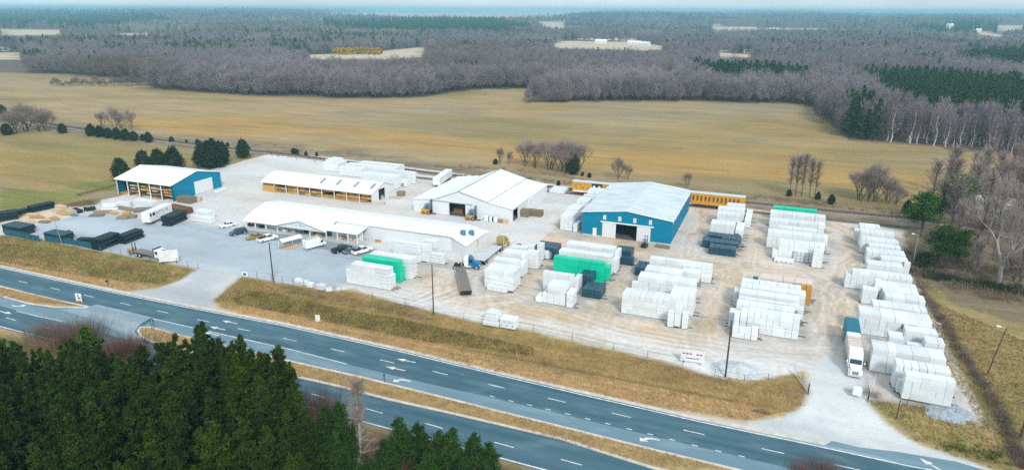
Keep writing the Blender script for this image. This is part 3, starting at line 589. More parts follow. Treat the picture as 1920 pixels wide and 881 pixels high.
def arrow(p,kind,ang=math.pi,name='lane_arrow'):
    x,y=g2(*p); mb=MB()
    if kind=='straight': sh=[(-1.7,-.13),(.35,-.13),(.35,-.55),(1.9,0),(.35,.55),(.35,.13),(-1.7,.13)]; fc=[(0,1,5,6),(2,3,4)]
    else:
        s=1 if kind=='left' else -1
        sh=[(-1.7,-.5),(-.6,-.5),(.2,-.2),(.55,.25),(1.0,.1),(.75,1.05),(-.35,.75),(.05,.5),(-.25,.05),(-.8,-.15),(-1.7,-.15)]
        sh=[(a,b*s) for a,b in sh]; fc=[(0,1,9,10),(1,2,8,9),(2,3,7,8),(4,5,6)]
    c,s_=math.cos(ang),math.sin(ang)
    mb.add([(x+1.15*(a*c-b*s_),y+1.0*(a*s_+b*c),z+.001) for a,b in sh],fc); mb.obj(name,'marking',road)
for p in [(431.5,604),(409,615.5),(762,676),(742.6,691)]: arrow(p,'straight')
arrow((397,626),'straight'); arrow((750,712),'left'); arrow((1213,822),'left')
arrow((36,574),'left',0); arrow((9,585.5),'straight',0); arrow((1748,872),'straight',math.pi*.75)
# gravelly shoulder along the yard side of the highway
sh=MB(); strip(sh,off(northE,.45),1.1,ROADZ+.013); o=sh.obj('shoulder','kerb'); o['kind']='structure'
# ================================================================ RAILWAY
def rail_track():
    a=[(-20,216),(120,238),(300,264),(440,281),(560,293),(800,325),(1050,354),(1400,382),(1560,398),(1700,411),(1900,437),(2100,458)]
    line=[G(x,y) for x,y in a]
    mb=MB()
    for i in range(len(line)-1):
        (x0,y0),(x1,y1)=line[i],line[i+1]; d=Vector((x1-x0,y1-y0,0)).normalized(); s=Vector((-d.y,d.x,0))
        prof=[(-2.6,0.02),(-1.5,.35),(1.5,.35),(2.6,0.02)]
        vs=[]
        for (x,y) in ((x0,y0),(x1,y1)):
            for q,h in prof: vs.append((x+s.x*q,y+s.y*q,h))
        mb.add(vs,[(0,4,5,1),(1,5,6,2),(2,6,7,3)])
    o=mb.obj('railway','ballast'); o['kind']='structure'
    r=MB(); tmb=MB()
    for i in range(len(line)-1):
        (x0,y0),(x1,y1)=line[i],line[i+1]; d=Vector((x1-x0,y1-y0,0)); L=d.length; d.normalize(); s=Vector((-d.y,d.x,0))
        for q in (-.72,.72): r.beam((x0+s.x*q,y0+s.y*q,.52),(x1+s.x*q,y1+s.y*q,.52),.09,.17)
        for k in range(int(L/1.2)):
            c=Vector((x0,y0,.39))+d*(k+.5)*1.2; tmb.beam(c-s*1.25,c+s*1.25,.24,.14)
    r.obj('rail','rail_steel',o); tmb.obj('sleepers','rust',o)
rail_track()
# the siding beside the yard
def siding():
    y0=XYsid=G(1100,366)[1]
    o=MB().box(-150,y0-1.4,.01,60,y0+1.4,.10).obj('siding_bed','ballast'); o['kind']='structure'
    mb=MB(); [mb.beam((-150,y0+q,.2),(60,y0+q,.2),.09,.17) for q in (-.72,.72)]; mb.obj('rail','rail_steel',o)
    return y0
# ================================================================ BUILDINGS
def roofmesh(mb,q,t=.18,mi=0): mb.slab(q,t,mi)
def seams(mb,a0,a1,b0,b1,n,w=.05,h=.04):      # standing seams between edge a0-a1 and edge b0-b1
    a0,a1,b0,b1=map(Vector,(a0,a1,b0,b1))
    for i in range(1,n):
        t=i/n; mb.beam(a0.lerp(a1,t)+Vector((0,0,h/2)),b0.lerp(b1,t)+Vector((0,0,h/2)),w,h)

# ---- big teal warehouse
def teal_warehouse():
    x0,y0=G(1091,440); x1=G(1257,460)[0]; y1=G(1303,398)[1]; y0=(y0+G(1257,460)[1])/2
    W_=x1-x0; D=y1-y0; t=thing('warehouse','large teal metal warehouse with pale low gable roof and white sliding doors','warehouse',(x0,y0,0))
    E=hgt(1091,440,396); Rg=E+1.5; m=W_/2; k=W_/ (1257-1091)
    dx=lambda px:(XY(px,y0)-x0)
    o0,o1=dx(1153.7),dx(1193); dh=4.45
    w=MB(); T=.25
    w.prism([(0,.45),(o0,.45),(o0,dh),(o1,dh),(o1,.45),(W_,.45),(W_,E),(m,Rg),(0,E)],0,T,'y')
    w.box(W_-T,T,.45,W_,D,E); w.box(0,T,.45,T,D,E); w.prism([(T,.45),(W_-T,.45),(W_-T,E),(m,Rg-.02),(T,E)],D-T,D,'y')
    w.obj('wall','teal_wall',t)
    b=MB(); b.box(0.02,.02,0,o0,T+.05,.45).box(o1,.02,0,W_-.02,T+.05,.45).box(W_-T-.02,T+.06,0,W_-.02,D-.02,.45).box(.02,T+.06,0,T,D-.02,.45); b.obj('plinth','concrete',t)
    MB().box(T,T+.06,.004,W_-T,D-T,.06).obj('floor','floor_dark',t)
    r=MB(); ov=.35
    r.slab([(-ov,-ov,E-.06+.05),(m,-ov,Rg+.05),(m,D+ov,Rg+.05),(-ov,D+ov,E-.01)],.12); r.slab([(m,-ov,Rg+.05),(W_+ov,-ov,E-.01),(W_+ov,D+ov,E-.01),(m,D+ov,Rg+.05)],.12)
    ro=r.obj('roof','grey_roof',t)
    s=MB(); seams(s,(-ov,-ov,E),(-ov,D+ov,E),(m,-ov,Rg+.06),(m,D+ov,Rg+.06),34); seams(s,(m,-ov,Rg+.06),(m,D+ov,Rg+.06),(W_+ov,-ov,E),(W_+ov,D+ov,E),34); s.obj('roof_seam','grey_roof',ro)
    tr=MB(); tr.beam((-ov,-ov-.03,E-.1),(m,-ov-.03,Rg-.02),.06,.22); tr.beam((m,-ov-.03,Rg-.02),(W_+ov,-ov-.03,E-.1),.06,.22); tr.beam((W_+ov+.05,-ov,E-.14),(W_+ov+.05,D+ov,E-.14),.14,.2); tr.beam((-ov-.05,-ov,E-.14),(-ov-.05,D+ov,E-.14),.14,.2); tr.obj('gutter','trim',t)
    for a,bx in ((dx(1128.7),o0),(o1,dx(1218.5))):
        d=MB(); d.box(a,-.2,.12,bx,-.06,dh+.1)
        for i in range(1,6): d.box(a+(bx-a)*i/6-.02,-.23,.12,a+(bx-a)*i/6+.02,-.201,dh+.1)
        d.obj('sliding_door','white_wall',t)
    MB().box(dx(1125),-.34,dh+.12,dx(1224),-.02,dh+.42).obj('door_rail','trim',t)
    for px in (1132,1160,1188,1217):
        a=dx(px); f=MB().box(a-.42,-.06,E-1.75,a+.42,.02,E-.45).obj('window','trim',t); MB().box(a-.31,-.075,E-1.63,a+.31,-.061,E-.57).obj('pane','skylight_white',f)
    a=dx(1114.5); d=MB().box(a-.55,-.07,.1,a+.55,.02,2.5).obj('door','trim',t); MB().box(a+.3,-.13,1.2,a+.42,-.071,1.3).obj('handle','metal',d)
    for i in range(7):
        yy=D*(i+.45)/7; f=MB().box(W_-.02,yy-.4,E-1.5,W_+.06,yy+.4,E-.35).obj('window','trim',t); MB().box(W_+.061,yy-.3,E-1.4,W_+.075,yy+.3,E-.45).obj('pane','skylight_white',f)
        MB().box(W_+.001,D*i/7+.15,.5,W_+.1,D*i/7+.25,E-.2).obj('downpipe','teal_wall',t)
    # goods faintly seen inside
    f=MB(); [f.box(o0+1+i*2.6,9,.08,o0+3.2+i*2.6,12,1.9) for i in range(3)]; f.obj('stored_goods','dark',t)
M['skylight_white']=mat('pane_white',(.62,.70,.76),rough=.2)
teal_warehouse()
# ---- teal open-front lumber shed
def rack_bundles(t,x0,x1,y0,y1,nb,zlist,matl='lumber'):
    pass
def bundle_mesh(L,w,h,name,m,layers=5):
    mb=MB(); n=max(2,int(h/.16)); 
    for i in range(n):
        z0=h*i/n; mb.box(-L/2+random.uniform(0,.05),-w/2+random.uniform(0,.02),z0+.006,L/2-random.uniform(0,.05),w/2-random.uniform(0,.02),z0+h/n-.006)
    mb.box(-L/4-.03,-w/2-.012,0,-L/4+.03,w/2+.012,h+.012); mb.box(L/4-.03,-w/2-.012,0,L/4+.03,w/2+.012,h+.012)
    return mb.mesh(name,m)
BUN={}
def bundle(kind,m,L,w,h):
    k=(m,round(L,1),round(w,1),round(h,1))
    if k not in BUN: BUN[k]=bundle_mesh(*k[1:],'lumber_bundle',m)
    return BUN[k]
def put_bundle(m,x,y,z,L,w,h,label,group,rz=0):
    o=inst(bundle('b',m,L,w,h),'lumber_bundle',None,(x,y,z),rz+random.uniform(-.02,.02)); tag(o,label,'lumber bundle',group); return o
MN={'lumber':'yellow','lumber_old':'weathered','lumber_pale':'pale'}
def teal_shed():
    x0,y0=G(225,363); x1,ya=G(322.6,379); y0=(y0+ya)/2; y1=G(421,351)[1]; W_=x1-x0; D=y1-y0
    E=hgt(322.6,379,348.5); Rg=E+D/2*math.tan(R(13)); t=thing('lumber_shed','teal metal lumber shed with open front, white roof and white end door','shed',(x0,y0,0))
    w=MB(); T=.2; m=D/2
    w.prism([(0,0),(0,E),(m,Rg),(D,E),(D,0)],W_-T,W_,'x'); w.box(0,D-T,0,W_-T-.01,D,E-.01)
    wo=w.obj('wall','teal_wall',t)
    MB().prism([(.3,0),(.3,E-.05),(m,Rg-.05),(D-T-.01,E-.05),(D-T-.01,0)],0,T,'x').obj('end_wall','teal_wall',t)
    r=MB(); ov=.4
    def z(y): return E+(Rg-E)*(1-abs(y-m)/m)
    A=[(-ov,-ov,z(-ov)+.08),(W_+ov,-ov,z(-ov)+.08),(W_+ov,m,Rg+.08),(-ov,m,Rg+.08)]; B=[(-ov,m,Rg+.08),(W_+ov,m,Rg+.08),(W_+ov,D+ov,z(D+ov)+.08),(-ov,D+ov,z(D+ov)+.08)]
    r.slab(A,.1); r.slab(B,.1); ro=r.obj('roof','white_roof',t)
    s=MB(); seams(s,A[0],A[1],A[3],A[2],22,.04,.03); s.obj('roof_seam','white_roof',ro)
    fr=MB(); n=5
    for i in range(n+1):
        a=W_*i/n; MB().box(max(0,a-.12),0,0,min(W_,a+.12),.25,E-.02).obj('post','trim',t)
    fr=MB()
    for i in range(n+1):
        a=min(max(W_*i/n,.3),W_-.5); fr=MB()
        for yy in (.5,3.2): fr.box(a-.08,yy,0,a+.08,yy+.15,E-.6)
        for k in range(5): fr.box(a-.07,.5,.05+k*1.05,a+.07,3.3,.18+k*1.05)
        fr.obj('rack_frame','dark',t)
    # door on the gable
    ya_=G(359,364.5)[1]-y0; yb_=G(388,354)[1]-y0; 
    d=MB().box(W_+.02,ya_,.1,W_+.14,yb_,4.6); 
    d.obj('sliding_door','white_wall',t)
    MB().box(-.1,-.45,E-.32,W_+.1,-.3,E-.02).obj('gutter','trim',t)
    for i in range(n):
        for k in range(4):
            for j in range(2):
                if random.random()<.24 or (i==0 and k>0): continue
                L=W_/n/2-.55; m_=random.choice(['lumber','lumber','lumber_pale','lumber_old']); h=random.choice([.4,.55,.65])
                x=x0+W_*(i+.27+.46*j)/n
                put_bundle(m_,x,y0+1.7+random.uniform(-.3,.3),.19+k*1.05 if k else .02,L*1.15,2.4,h,f"{MN[m_]} lumber bundle on {['floor','second shelf','third shelf','top shelf'][k]}, {['left','right'][j]} half of {ordn(i)} bay of the teal shed",'lumber racked in the teal shed')
teal_shed()
# ---- long white open lumber shed
def mid_shed():
    x0,ya=G(491,358.5); x1,yb=G(700,381.5); y0=(ya+yb)/2; y1=G(747.5,366)[1]; W_=x1-x0; D=max(14,y1-y0)
    E=hgt(700,381.5,362.5); m=D*.52; Rg=E+2.3; t=thing('lumber_shed','long white open-front lumber shed with four skylights in its roof','shed',(x0,y0,0)); T=.2
    w=MB(); dy0,dy1=G(718.6,377.5)[1]-y0,G(730,372)[1]-y0
    w.prism([(0,0),(0,E),(m,Rg),(D,E),(D,0),(dy1,0),(dy1,3.9),(dy0,3.9),(dy0,0)],W_-T,W_,'x'); w.prism([(0,0),(0,E),(m,Rg),(D,E),(D,0)],0,T,'x'); w.box(T+.01,D-T,0,W_-T-.01,D,E-.01)
    w.obj('wall','white_wall',t)
    z=lambda y:(E+(Rg-E)*y/m if y<m else Rg-(Rg-E)*(y-m)/(D-m))
    ov=.4; r=MB(); A=[(-ov,-ov,z(-ov)+.08),(W_+ov,-ov,z(-ov)+.08),(W_+ov,m,Rg+.08),(-ov,m,Rg+.08)]; B=[(-ov,m,Rg+.08),(W_+ov,m,Rg+.08),(W_+ov,D+ov,z(D+ov)+.08),(-ov,D+ov,z(D+ov)+.08)]
    r.slab(A,.1); r.slab(B,.1); ro=r.obj('roof','white_roof',t); s=MB(); seams(s,A[0],A[1],A[3],A[2],48,.04,.03); s.obj('roof_seam','white_roof',ro)
    for px in (605,635,668,699):
        a=XY(px,y0+m*.55,z(m*.55))-x0; q=[(a-.55,m*.35,z(m*.35)+.13),(a+.55,m*.35,z(m*.35)+.13),(a+.55,m*.8,z(m*.8)+.13),(a-.55,m*.8,z(m*.8)+.13)]
        MB().slab(q,.04).obj('skylight','skylight',ro)
    p=MB(); nb=9
    for i in range(1,nb): MB().box(W_*i/nb-.1,.1,0,W_*i/nb+.1,.3,E-.1).obj('post','trim',t)
    MB().box(-.2,-.5,E-.3,W_+.2,-.42,E).obj('fascia','trim',t)
    MB().box(T+.01,5.5,0,W_-T-.01,5.7,E).obj('rack_back','dark',t)
    for i in range(nb):
        for k in range(3):
            for j in range(2):
                if random.random()<.16: continue
                m_=random.choice(['lumber','lumber','lumber_old']); L=W_/nb/2-.25
                if i==0 : m_='orange'
                put_bundle('lumber' if m_=='orange' else m_,x0+W_*(i+.27+.46*j)/nb,y0+1.6+k*.25,.05+k*1.02,L,2.2,.85,f"{MN.get(m_,'bright')} lumber bundle, {['bottom','middle','top'][k]} level, {['left','right'][j]} half of {ordn(i)} bay of the long white shed",'lumber stacked in the long white shed')
mid_shed()
# ---- white barn with lean-to wings
def barn():
    x0,ya=G(775,396); x1,yb=G(960,417.3); y0=(ya+yb)/2; y1=G(1031.6,369.7)[1]; W_=x1-x0; D=y1-y0
    X_=lambda px,z:XY(px,y0,z)-x0
    hL=hgt(775,395.5,372.5); hR=hgt(960,417.3,391.5); a=X_(818,5.4); b=X_(914.7,5.6); c=X_(861,8.2); hA,hB=hL+ (a/(b))*1.6+.4,5.7; hC=8.2
    t=thing('barn','white metal barn with tall central gable and lean-to wings, front doorway open','barn',(x0,y0,0)); T=.22
    o0,o1,dh=X_(842.5,0),X_(873.4,0),4.1
    w=MB(); w.prism([(0,0),(o0,0),(o0,dh),(o1,dh),(o1,0),(W_,0),(W_,hR),(b,hB),(c,hC),(a,hA),(0,hL)],0,T,'y'); w.prism([(T,0),(W_-T,0),(W_-T,hR),(b,hB),(c,hC),(a,hA),(T,hL)],D-T,D,'y')
    e0,e1=1.2,D*.17
    w.box(0,T,0,T,D,hL-.02); w.box(W_-T,T+.01,0,W_,e0,hR-.02); w.box(W_-T,e0,3.6,W_,e1,hR-.02); w.box(W_-T,e1,0,W_,D,hR-.02)
    w.obj('wall','white_wall',t)
    MB().box(T,T,.004,W_-T,D-T,.05).obj('floor','floor_dark',t)
    ov=.35; r=MB(); fy=-ov
    def pl(xa,za,xb,zb): return [(xa,fy,za+.08),(xb,fy,zb+.08),(xb,D+ov,zb+.08),(xa,D+ov,za+.08)]
    r.slab(pl(-ov,hL-.1,a,hA),.1); r.slab(pl(a,hA+.02,c,hC),.1); r.slab(pl(c,hC,b,hB+.02),.1); r.slab(pl(b,hB-.12,W_+ov,hR-.1),.1)
    ro=r.obj('roof','white_roof',t)
    s=MB()
    for (xa,za,xb,zb) in ((-ov,hL-.1,a,hA),(a,hA,c,hC),(c,hC,b,hB),(b,hB-.12,W_+ov,hR-.1)): seams(s,(xa,fy,za+.08),(xa,D+ov,za+.08),(xb,fy,zb+.08),(xb,D+ov,zb+.08),40,.04,.03)
    s.obj('roof_seam','white_roof',ro)
    s=MB(); s.beam((c,fy,hC+.14),(c,D+ov,hC+.14),.4,.06); s.beam((b+.1,fy,hB+.02),(b+.1,D+ov,hB+.02),.12,.1)
    s.beam((a,fy-.02,hA+.06),(c,fy-.02,hC+.06),.06,.1);s.beam((c,fy-.02,hC+.06),(b,fy-.02,hB+.06),.06,.1); s.obj('ridge_cap','seam',ro)
    d=MB().box(X_(812,2),-.22,.1,o0,-.08,dh+.1); d.obj('sliding_door','white_wall',t); d=MB().box(o1,-.22,.1,X_(882,0),-.08,dh+.1).obj('sliding_door','white_wall',t)
    MB().box(X_(811,4),-.3,dh+.12,X_(886,4),-.02,dh+.3).obj('door_rail','seam',t)
    for i in range(3): put_bundle('lumber',x0+o0+1.4,y0+4+i*2.5,.06,3.2,1.2,1.4,f'yellow lumber bundle, {ordn(i)} inside the barn doorway','lumber inside the barn')
    for i,(px,m) in enumerate(((913,'wrap'),(921,'wrap'),(928,'wrap'),(938,'lumber_old'),(947,'lumber_pale'))):
        o=MB().bbox(-.9,-.35,.05,.9,.35,1.5 if i<3 else 1.0,.04).obj('pallet_load',m,None,(XY(px,y0-1.0),y0-.9,0)); tag(o,['white wrapped pallet leaning at barn front, nearest the forklift','white wrapped pallet at barn front, between two others','white wrapped pallet at barn front beside the timber pallets','weathered timber pallet against the barn front','pale timber pallet near the right corner of the barn front'][i],'pallet load')
barn()
# ---- long white store with porch
def store():
    x0,y0=G(459,426.5); x1=XY(847,y0+5.5,0); yb=y0
    xA=XY(612,y0,3)-x0; xB=XY(670,y0,3)-x0; W_=XY(846,y0+5,4.2)-x0
    # front of main wall is set back by the porch depth
    pd=5.0; x2,y2=G(873.4,481); x3,y3=G(923.4,452); D=(y3-y0)-0.5; m=pd+(D-pd)*.47
    hE=hgt(459,426.5,412.6); hW=4.2; sl=(hW-hE)/pd if hW>hE else .2; Rg=hW+(m-pd)*.21
    t=thing('store','long white store with porch, entrance gable and bright white metal roof','building',(x0,y0,0)); T=.2
    w=MB(); w.box(.6,pd,0,W_,pd+T,hW-.03); w.box(.6,D-T,0,W_,D,hW-.03); w.prism([(pd,0),(pd,hW-.03),(m,Rg-.05),(D,hW-.03),(D,0)],.4,.4+T,'x')
    AW=XY(873.4,y2)-x0; hA=hgt(873.4,481,461.8)
    yA=y2-y0
    # annex to the right of the store
    w.add([(W_,pd+.01,0),(AW,yA,0),(AW,yA,hA-.03),(W_,pd+.01,hW-.03)],[(0,1,2,3)]); w.box(AW-T,yA+.02,0,AW,D,hA-.03); w.box(W_+.01,D-T,0,AW-T-.01,D-.01,hA-.03)
    w.obj('wall','white_wall',t)
    r=MB(); ov=.3; q=hE
    fz=lambda y:(hE+(hW-hE)*(y/pd) if y<pd else hW+(Rg-hW)*(y-pd)/(m-pd))
    # roof: porch part, main front slope, back slope, annex
    r.slab([(-ov,-.4,fz(0)-.08),(xA,-.4,fz(0)-.08),(xA,pd,hW+.02),(-ov,pd,hW+.02)],.1)
    r.slab([(-ov,pd,hW+.02),(xA,pd,hW+.02),(W_,pd-.45,hW-.05),(W_,m,Rg+.02),(-ov,m,Rg+.02)],.1)
    r.slab([(-ov,m,Rg+.02),(W_,m,Rg+.02),(W_,D+ov,hW-.02),(-ov,D+ov,hW-.02)],.1)
    r.slab([(W_-.05,pd-.45,hW-.05),(AW+ov,yA-.3,hA+.02),(AW+ov,m,hA+.1),(W_-.05,m,Rg+.03)],.1); r.slab([(W_-.05,m,Rg+.03),(AW+ov,m,hA+.1),(AW+ov,D+ov,hA+.02),(W_-.05,D+ov,hW-.01)],.1)
    ro=r.obj('roof','white_roof',t)
    s=MB(); seams(s,(-ov,-.4,fz(0)-.06),(xA,-.4,fz(0)-.06),(-ov,m,Rg+.04),(xA,m,Rg+.04),36,.03,.03); seams(s,(xA,pd,hW+.03),(W_,pd-.4,hW-.03),(xA,m,Rg+.03),(W_,m,Rg+.03),50,.03,.03); s.obj('roof_seam','white_roof',ro)
    s=MB(); s.beam((-ov,m,Rg+.06),(W_,m,Rg+.06),.35,.05); s.beam((xA,pd-.5,hW-.04),(W_,pd-.5,hW-.1),.1,.14); s.obj('ridge_cap','trim',ro)
    # entrance gable
    ga=XY(520,y0,3)-x0; gc=(ga+xA)/2; gz=hE+2.25
    g=MB(); back=pd+(gz-hW)/((Rg-hW)/(m-pd)) if gz>hW else pd
    g.slab([(ga-.4,-.9,hE-.05),(gc,-.9,gz),(gc,back,gz)],.12); g.slab([(gc,-.9,gz),(xA+.4,-.9,hE-.05),(gc,back,gz)],.12); g.obj('gable_roof','white_roof',ro)
    f=MB().prism([(ga,hE-.1),(xA,hE-.1),(gc,gz-.12)],-.72,-.6,'y').obj('gable_front','white_wall',t)
    f=MB(); f.beam((ga-.4,-.93,hE-.06),(gc,-.93,gz-.03),.05,.2); f.beam((gc,-.93,gz-.03),(xA+.4,-.93,hE-.06),.05,.2); f.obj('gable_trim','seam',t)
    # marks on the gable: a small emblem over a line of lettering
    f=MB(); f.box(gc-.1,-.75,gz-1.05,gc+.35,-.725,gz-.7); f.box(gc-1.5,-.75,gz-1.45,gc-.9,-.725,gz-1.2)
    for i in range(7): f.box(gc-.2+i*.28,-.75,gz-1.42,gc-.02+i*.28,-.725,gz-1.24+random.uniform(0,.08))
    f.obj('gable_lettering','seam',t)
    # lower porch roof
    r=MB(); r.slab([(xA,-.4,2.9),(xB+.3,-.4,2.9),(xB+.3,pd,3.55),(xA,pd,3.55)],.14); r.obj('porch_roof','white_roof',t)
    for px in (461,478.7,499,520.4,581,612,633,652.7,670):
        a=XY(px,y0,1)-x0; MB().box(a-.13,-.13,0,a+.13,.13,(2.85 if px>=612 else hE-.12)).obj('porch_post','trim',t)
    MB().box(0,-.3,.0,xB+.3,pd,.14).obj('porch_floor','concrete',t)
    pw=2.5; MB().box(.6,pw,.14,xB,pw+.18,2.75).obj('porch_wall','white_wall',t)
    for px,wd,z0,z1 in ((542,1.0,1.1,2.3),(546.5,1.0,1.1,2.3),(552.5,.9,1.1,2.3)):
        a=XY(px,y0+pw,1.7)-x0; f=MB().box(a-wd/2,pw-.06,z0,a+wd/2,pw-.005,z1).obj('window','glass',t); MB().box(a-wd/2-.08,pw-.1,z0-.12,a+wd/2+.08,pw-.061,z0-.02).obj('sill','trim',f)
    a=XY(575,y0+pw,1.2)-x0; d=MB().box(a-1,pw-.08,.14,a+1,pw-.005,2.4).obj('door','dark',t); MB().box(a-.05,pw-.1,.14,a+.05,pw-.081,2.4).obj('door_frame','metal',d)
    a=XY(604,y0+pw,1.2)-x0; MB().box(a-.8,pw-.08,.14,a+.8,pw-.005,2.7).obj('door','lumber_pale',t)
    a=XY(617,y0+pw,1.2)-x0; MB().box(a-.9,pw-.08,.14,a+.9,pw-.005,2.6).obj('door','teal_paint',t)
    a=(y3-y0)*.62; MB().box(AW+.005,yA+(D-yA)*.52,0.3,AW+.06,yA+(D-yA)*.58,2.8).obj('door','lumber_pale',t)
    # roof fans
    for i,(px,py) in enumerate(((868,431),(884,422))):
        yy=y0+ (pd+(m-pd)*(.45 if i==0 else .9)); a=XY(px,yy,Rg+.5)-x0
        zz=hA+(Rg-hA)*(AW-a)/(AW-W_)*.9
        f=MB(); f.tube((a,yy-y0,zz-.2),(a,yy-y0,zz+1.15),.75,.75,16); f.tube((a,yy-y0,zz+1.15),(a,yy-y0,zz+1.3),.6,.5,16); f.obj('roof_fan','metal_blue',ro)
    # goods for sale along the porch
    it=[('metal_blue',484,'grey-blue garden cart'),('black_paint',489,'black grill'),('dark',470,'dark machine'),('trim',535,'row of white chairs'),('alu',551,'pale metal chair rack'),('metal_blue',566,'blue plastic bin'),('lumber_old',591,'brown crate'),('lumber_pale',597,'tan crate'),('alu',636,'pale wire rack'),('lumber_old',645,'brown sack pile'),('lumber_pale',662,'tan sack pile'),('alu',684,'pale sack pile'),('orange_end',701,'orange sack pile')]
    for i,(m,px,lb) in enumerate(it):
        a=XY(px,y0+1.4,.6); z0=.14 if px<675 else 0.; mb=MB()
        for k in range(5): 
            ww,hh=random.uniform(.4,.7),random.uniform(.35,.9); cx=random.uniform(-.8,.8); cy_=random.uniform(-.4,.4); mb.bbox(cx-ww/2,cy_-.3,0,cx+ww/2,cy_+.3,hh,.05)
        o=mb.obj('display_goods',m,None,(a,y0+1.5 if px<675 else y0+3.8,z0)); tag(o,f"{lb} displayed {'under the store porch' if px<675 else 'along the store wall'}",'display goods')
    return x0,y0,W_,pd,m
STORE=store()
# ---- distant shed with a pale roof among the trees right of the tracks, and far farm buildings
def far_house(px,py,L,Wd,h,rf,wl,label,name='farm_building'):
    x,y=G(px,py); z=float(terrain(x,y)); t=thing(name,label,'building',(x,y,z),random.uniform(-.3,.3))
    w=MB(); w.prism([(-Wd/2,-.5),(Wd/2,-.5),(Wd/2,h),(0,h+Wd*.22),(-Wd/2,h)],-L/2,L/2,'x'); w.obj('wall',wl,t)
    r=MB(); r.slab([(-L/2-.4,-Wd/2-.4,h+.05),(L/2+.4,-Wd/2-.4,h+.05),(L/2+.4,0,h+Wd*.22+.2),(-L/2-.4,0,h+Wd*.22+.2)],.15); r.slab([(-L/2-.4,0,h+Wd*.22+.2),(L/2+.4,0,h+Wd*.22+.2),(L/2+.4,Wd/2+.4,h+.05),(-L/2-.4,Wd/2+.4,h+.05)],.15); r.obj('roof',rf,t)
    f=MB(); [f.box(-L/2+L*(i+.5)/4-.5,-Wd/2-.06,1.,-L/2+L*(i+.5)/4+.5,-Wd/2-.01,2.2) for i in range(4)]; f.obj('window','glass',t); return t
far_house(1860,391,16,7,2.4,'white_roof','white_wall','low pale-roofed building behind the bare woods right of the tracks')
FARH=[(1127,81,'white farmhouse in front of dark pines at the far tan field'),(1190,84,'pale barn at the middle of the far tan field edge'),(1208,86,'small pale house beside the barn at the far field'),(1268,92,'white house right of the far tan field'),(1313,88,'white cottage among bare trees beyond the far field'),(1378,90,'pale house near dark round trees beyond the field'),(1405,100,'long pale shed on the right tan patch'),(355,95,'white house in the grey woods at upper left'),(300,94,'row house among the grey woods at upper left'),(318,92,'second pale row house among the grey woods'),(1450,58,'tiny white house far off by the pale trees'),(1478,85,'pale house hidden among teal trees'),(812,110,'small white shed at the edge of the purple wood'),(822,111,'second small white shed at the edge of the purple wood'),(5,96,'pale barn at the far left field edge'),(1770,62,'white farmhouse beneath the far ridge'),(1828,60,'large white farm building by the far tan fields'),(1798,57,'long white poultry shed on the far ridge'),(1850,42,'pale hilltop house at far right'),(1905,90,'grey-roofed house at the right edge')]
for i,(px,py,lb) in enumerate(FARH):
    s=1+max(0,(95-py))/60; far_house(px,py,random.uniform(14,24)*s,9*s,4*s,'white_roof','white_wall',lb)
for i,px in enumerate((1775,1780,1783)):
    x,y=G(px,60); t=thing('silo',['short pale silo of the far farm','tall pale silo at the middle of the far farm','white silo beside the tall one on the far farm'][i],'silo',(x,y,float(terrain(x,y)))); MB().tube((0,0,0),(0,0,22),5,5,12).obj('silo_wall','white_wall',t); MB().tube((0,0,22),(0,0,25),5,1.5,12).obj('silo_cap','white_roof',t)
# church-like white spire
x,y=G(277,84); t=thing('water_tower','white spire rising over the grey woods at upper left','tower',(x,y,0)); MB().tube((0,0,0),(0,0,17),1.6,1.2,8).obj('tower_shaft','white_wall',t); MB().tube((0,0,17),(0,0,23),1.2,.1,8).obj('spire','white_wall',t)
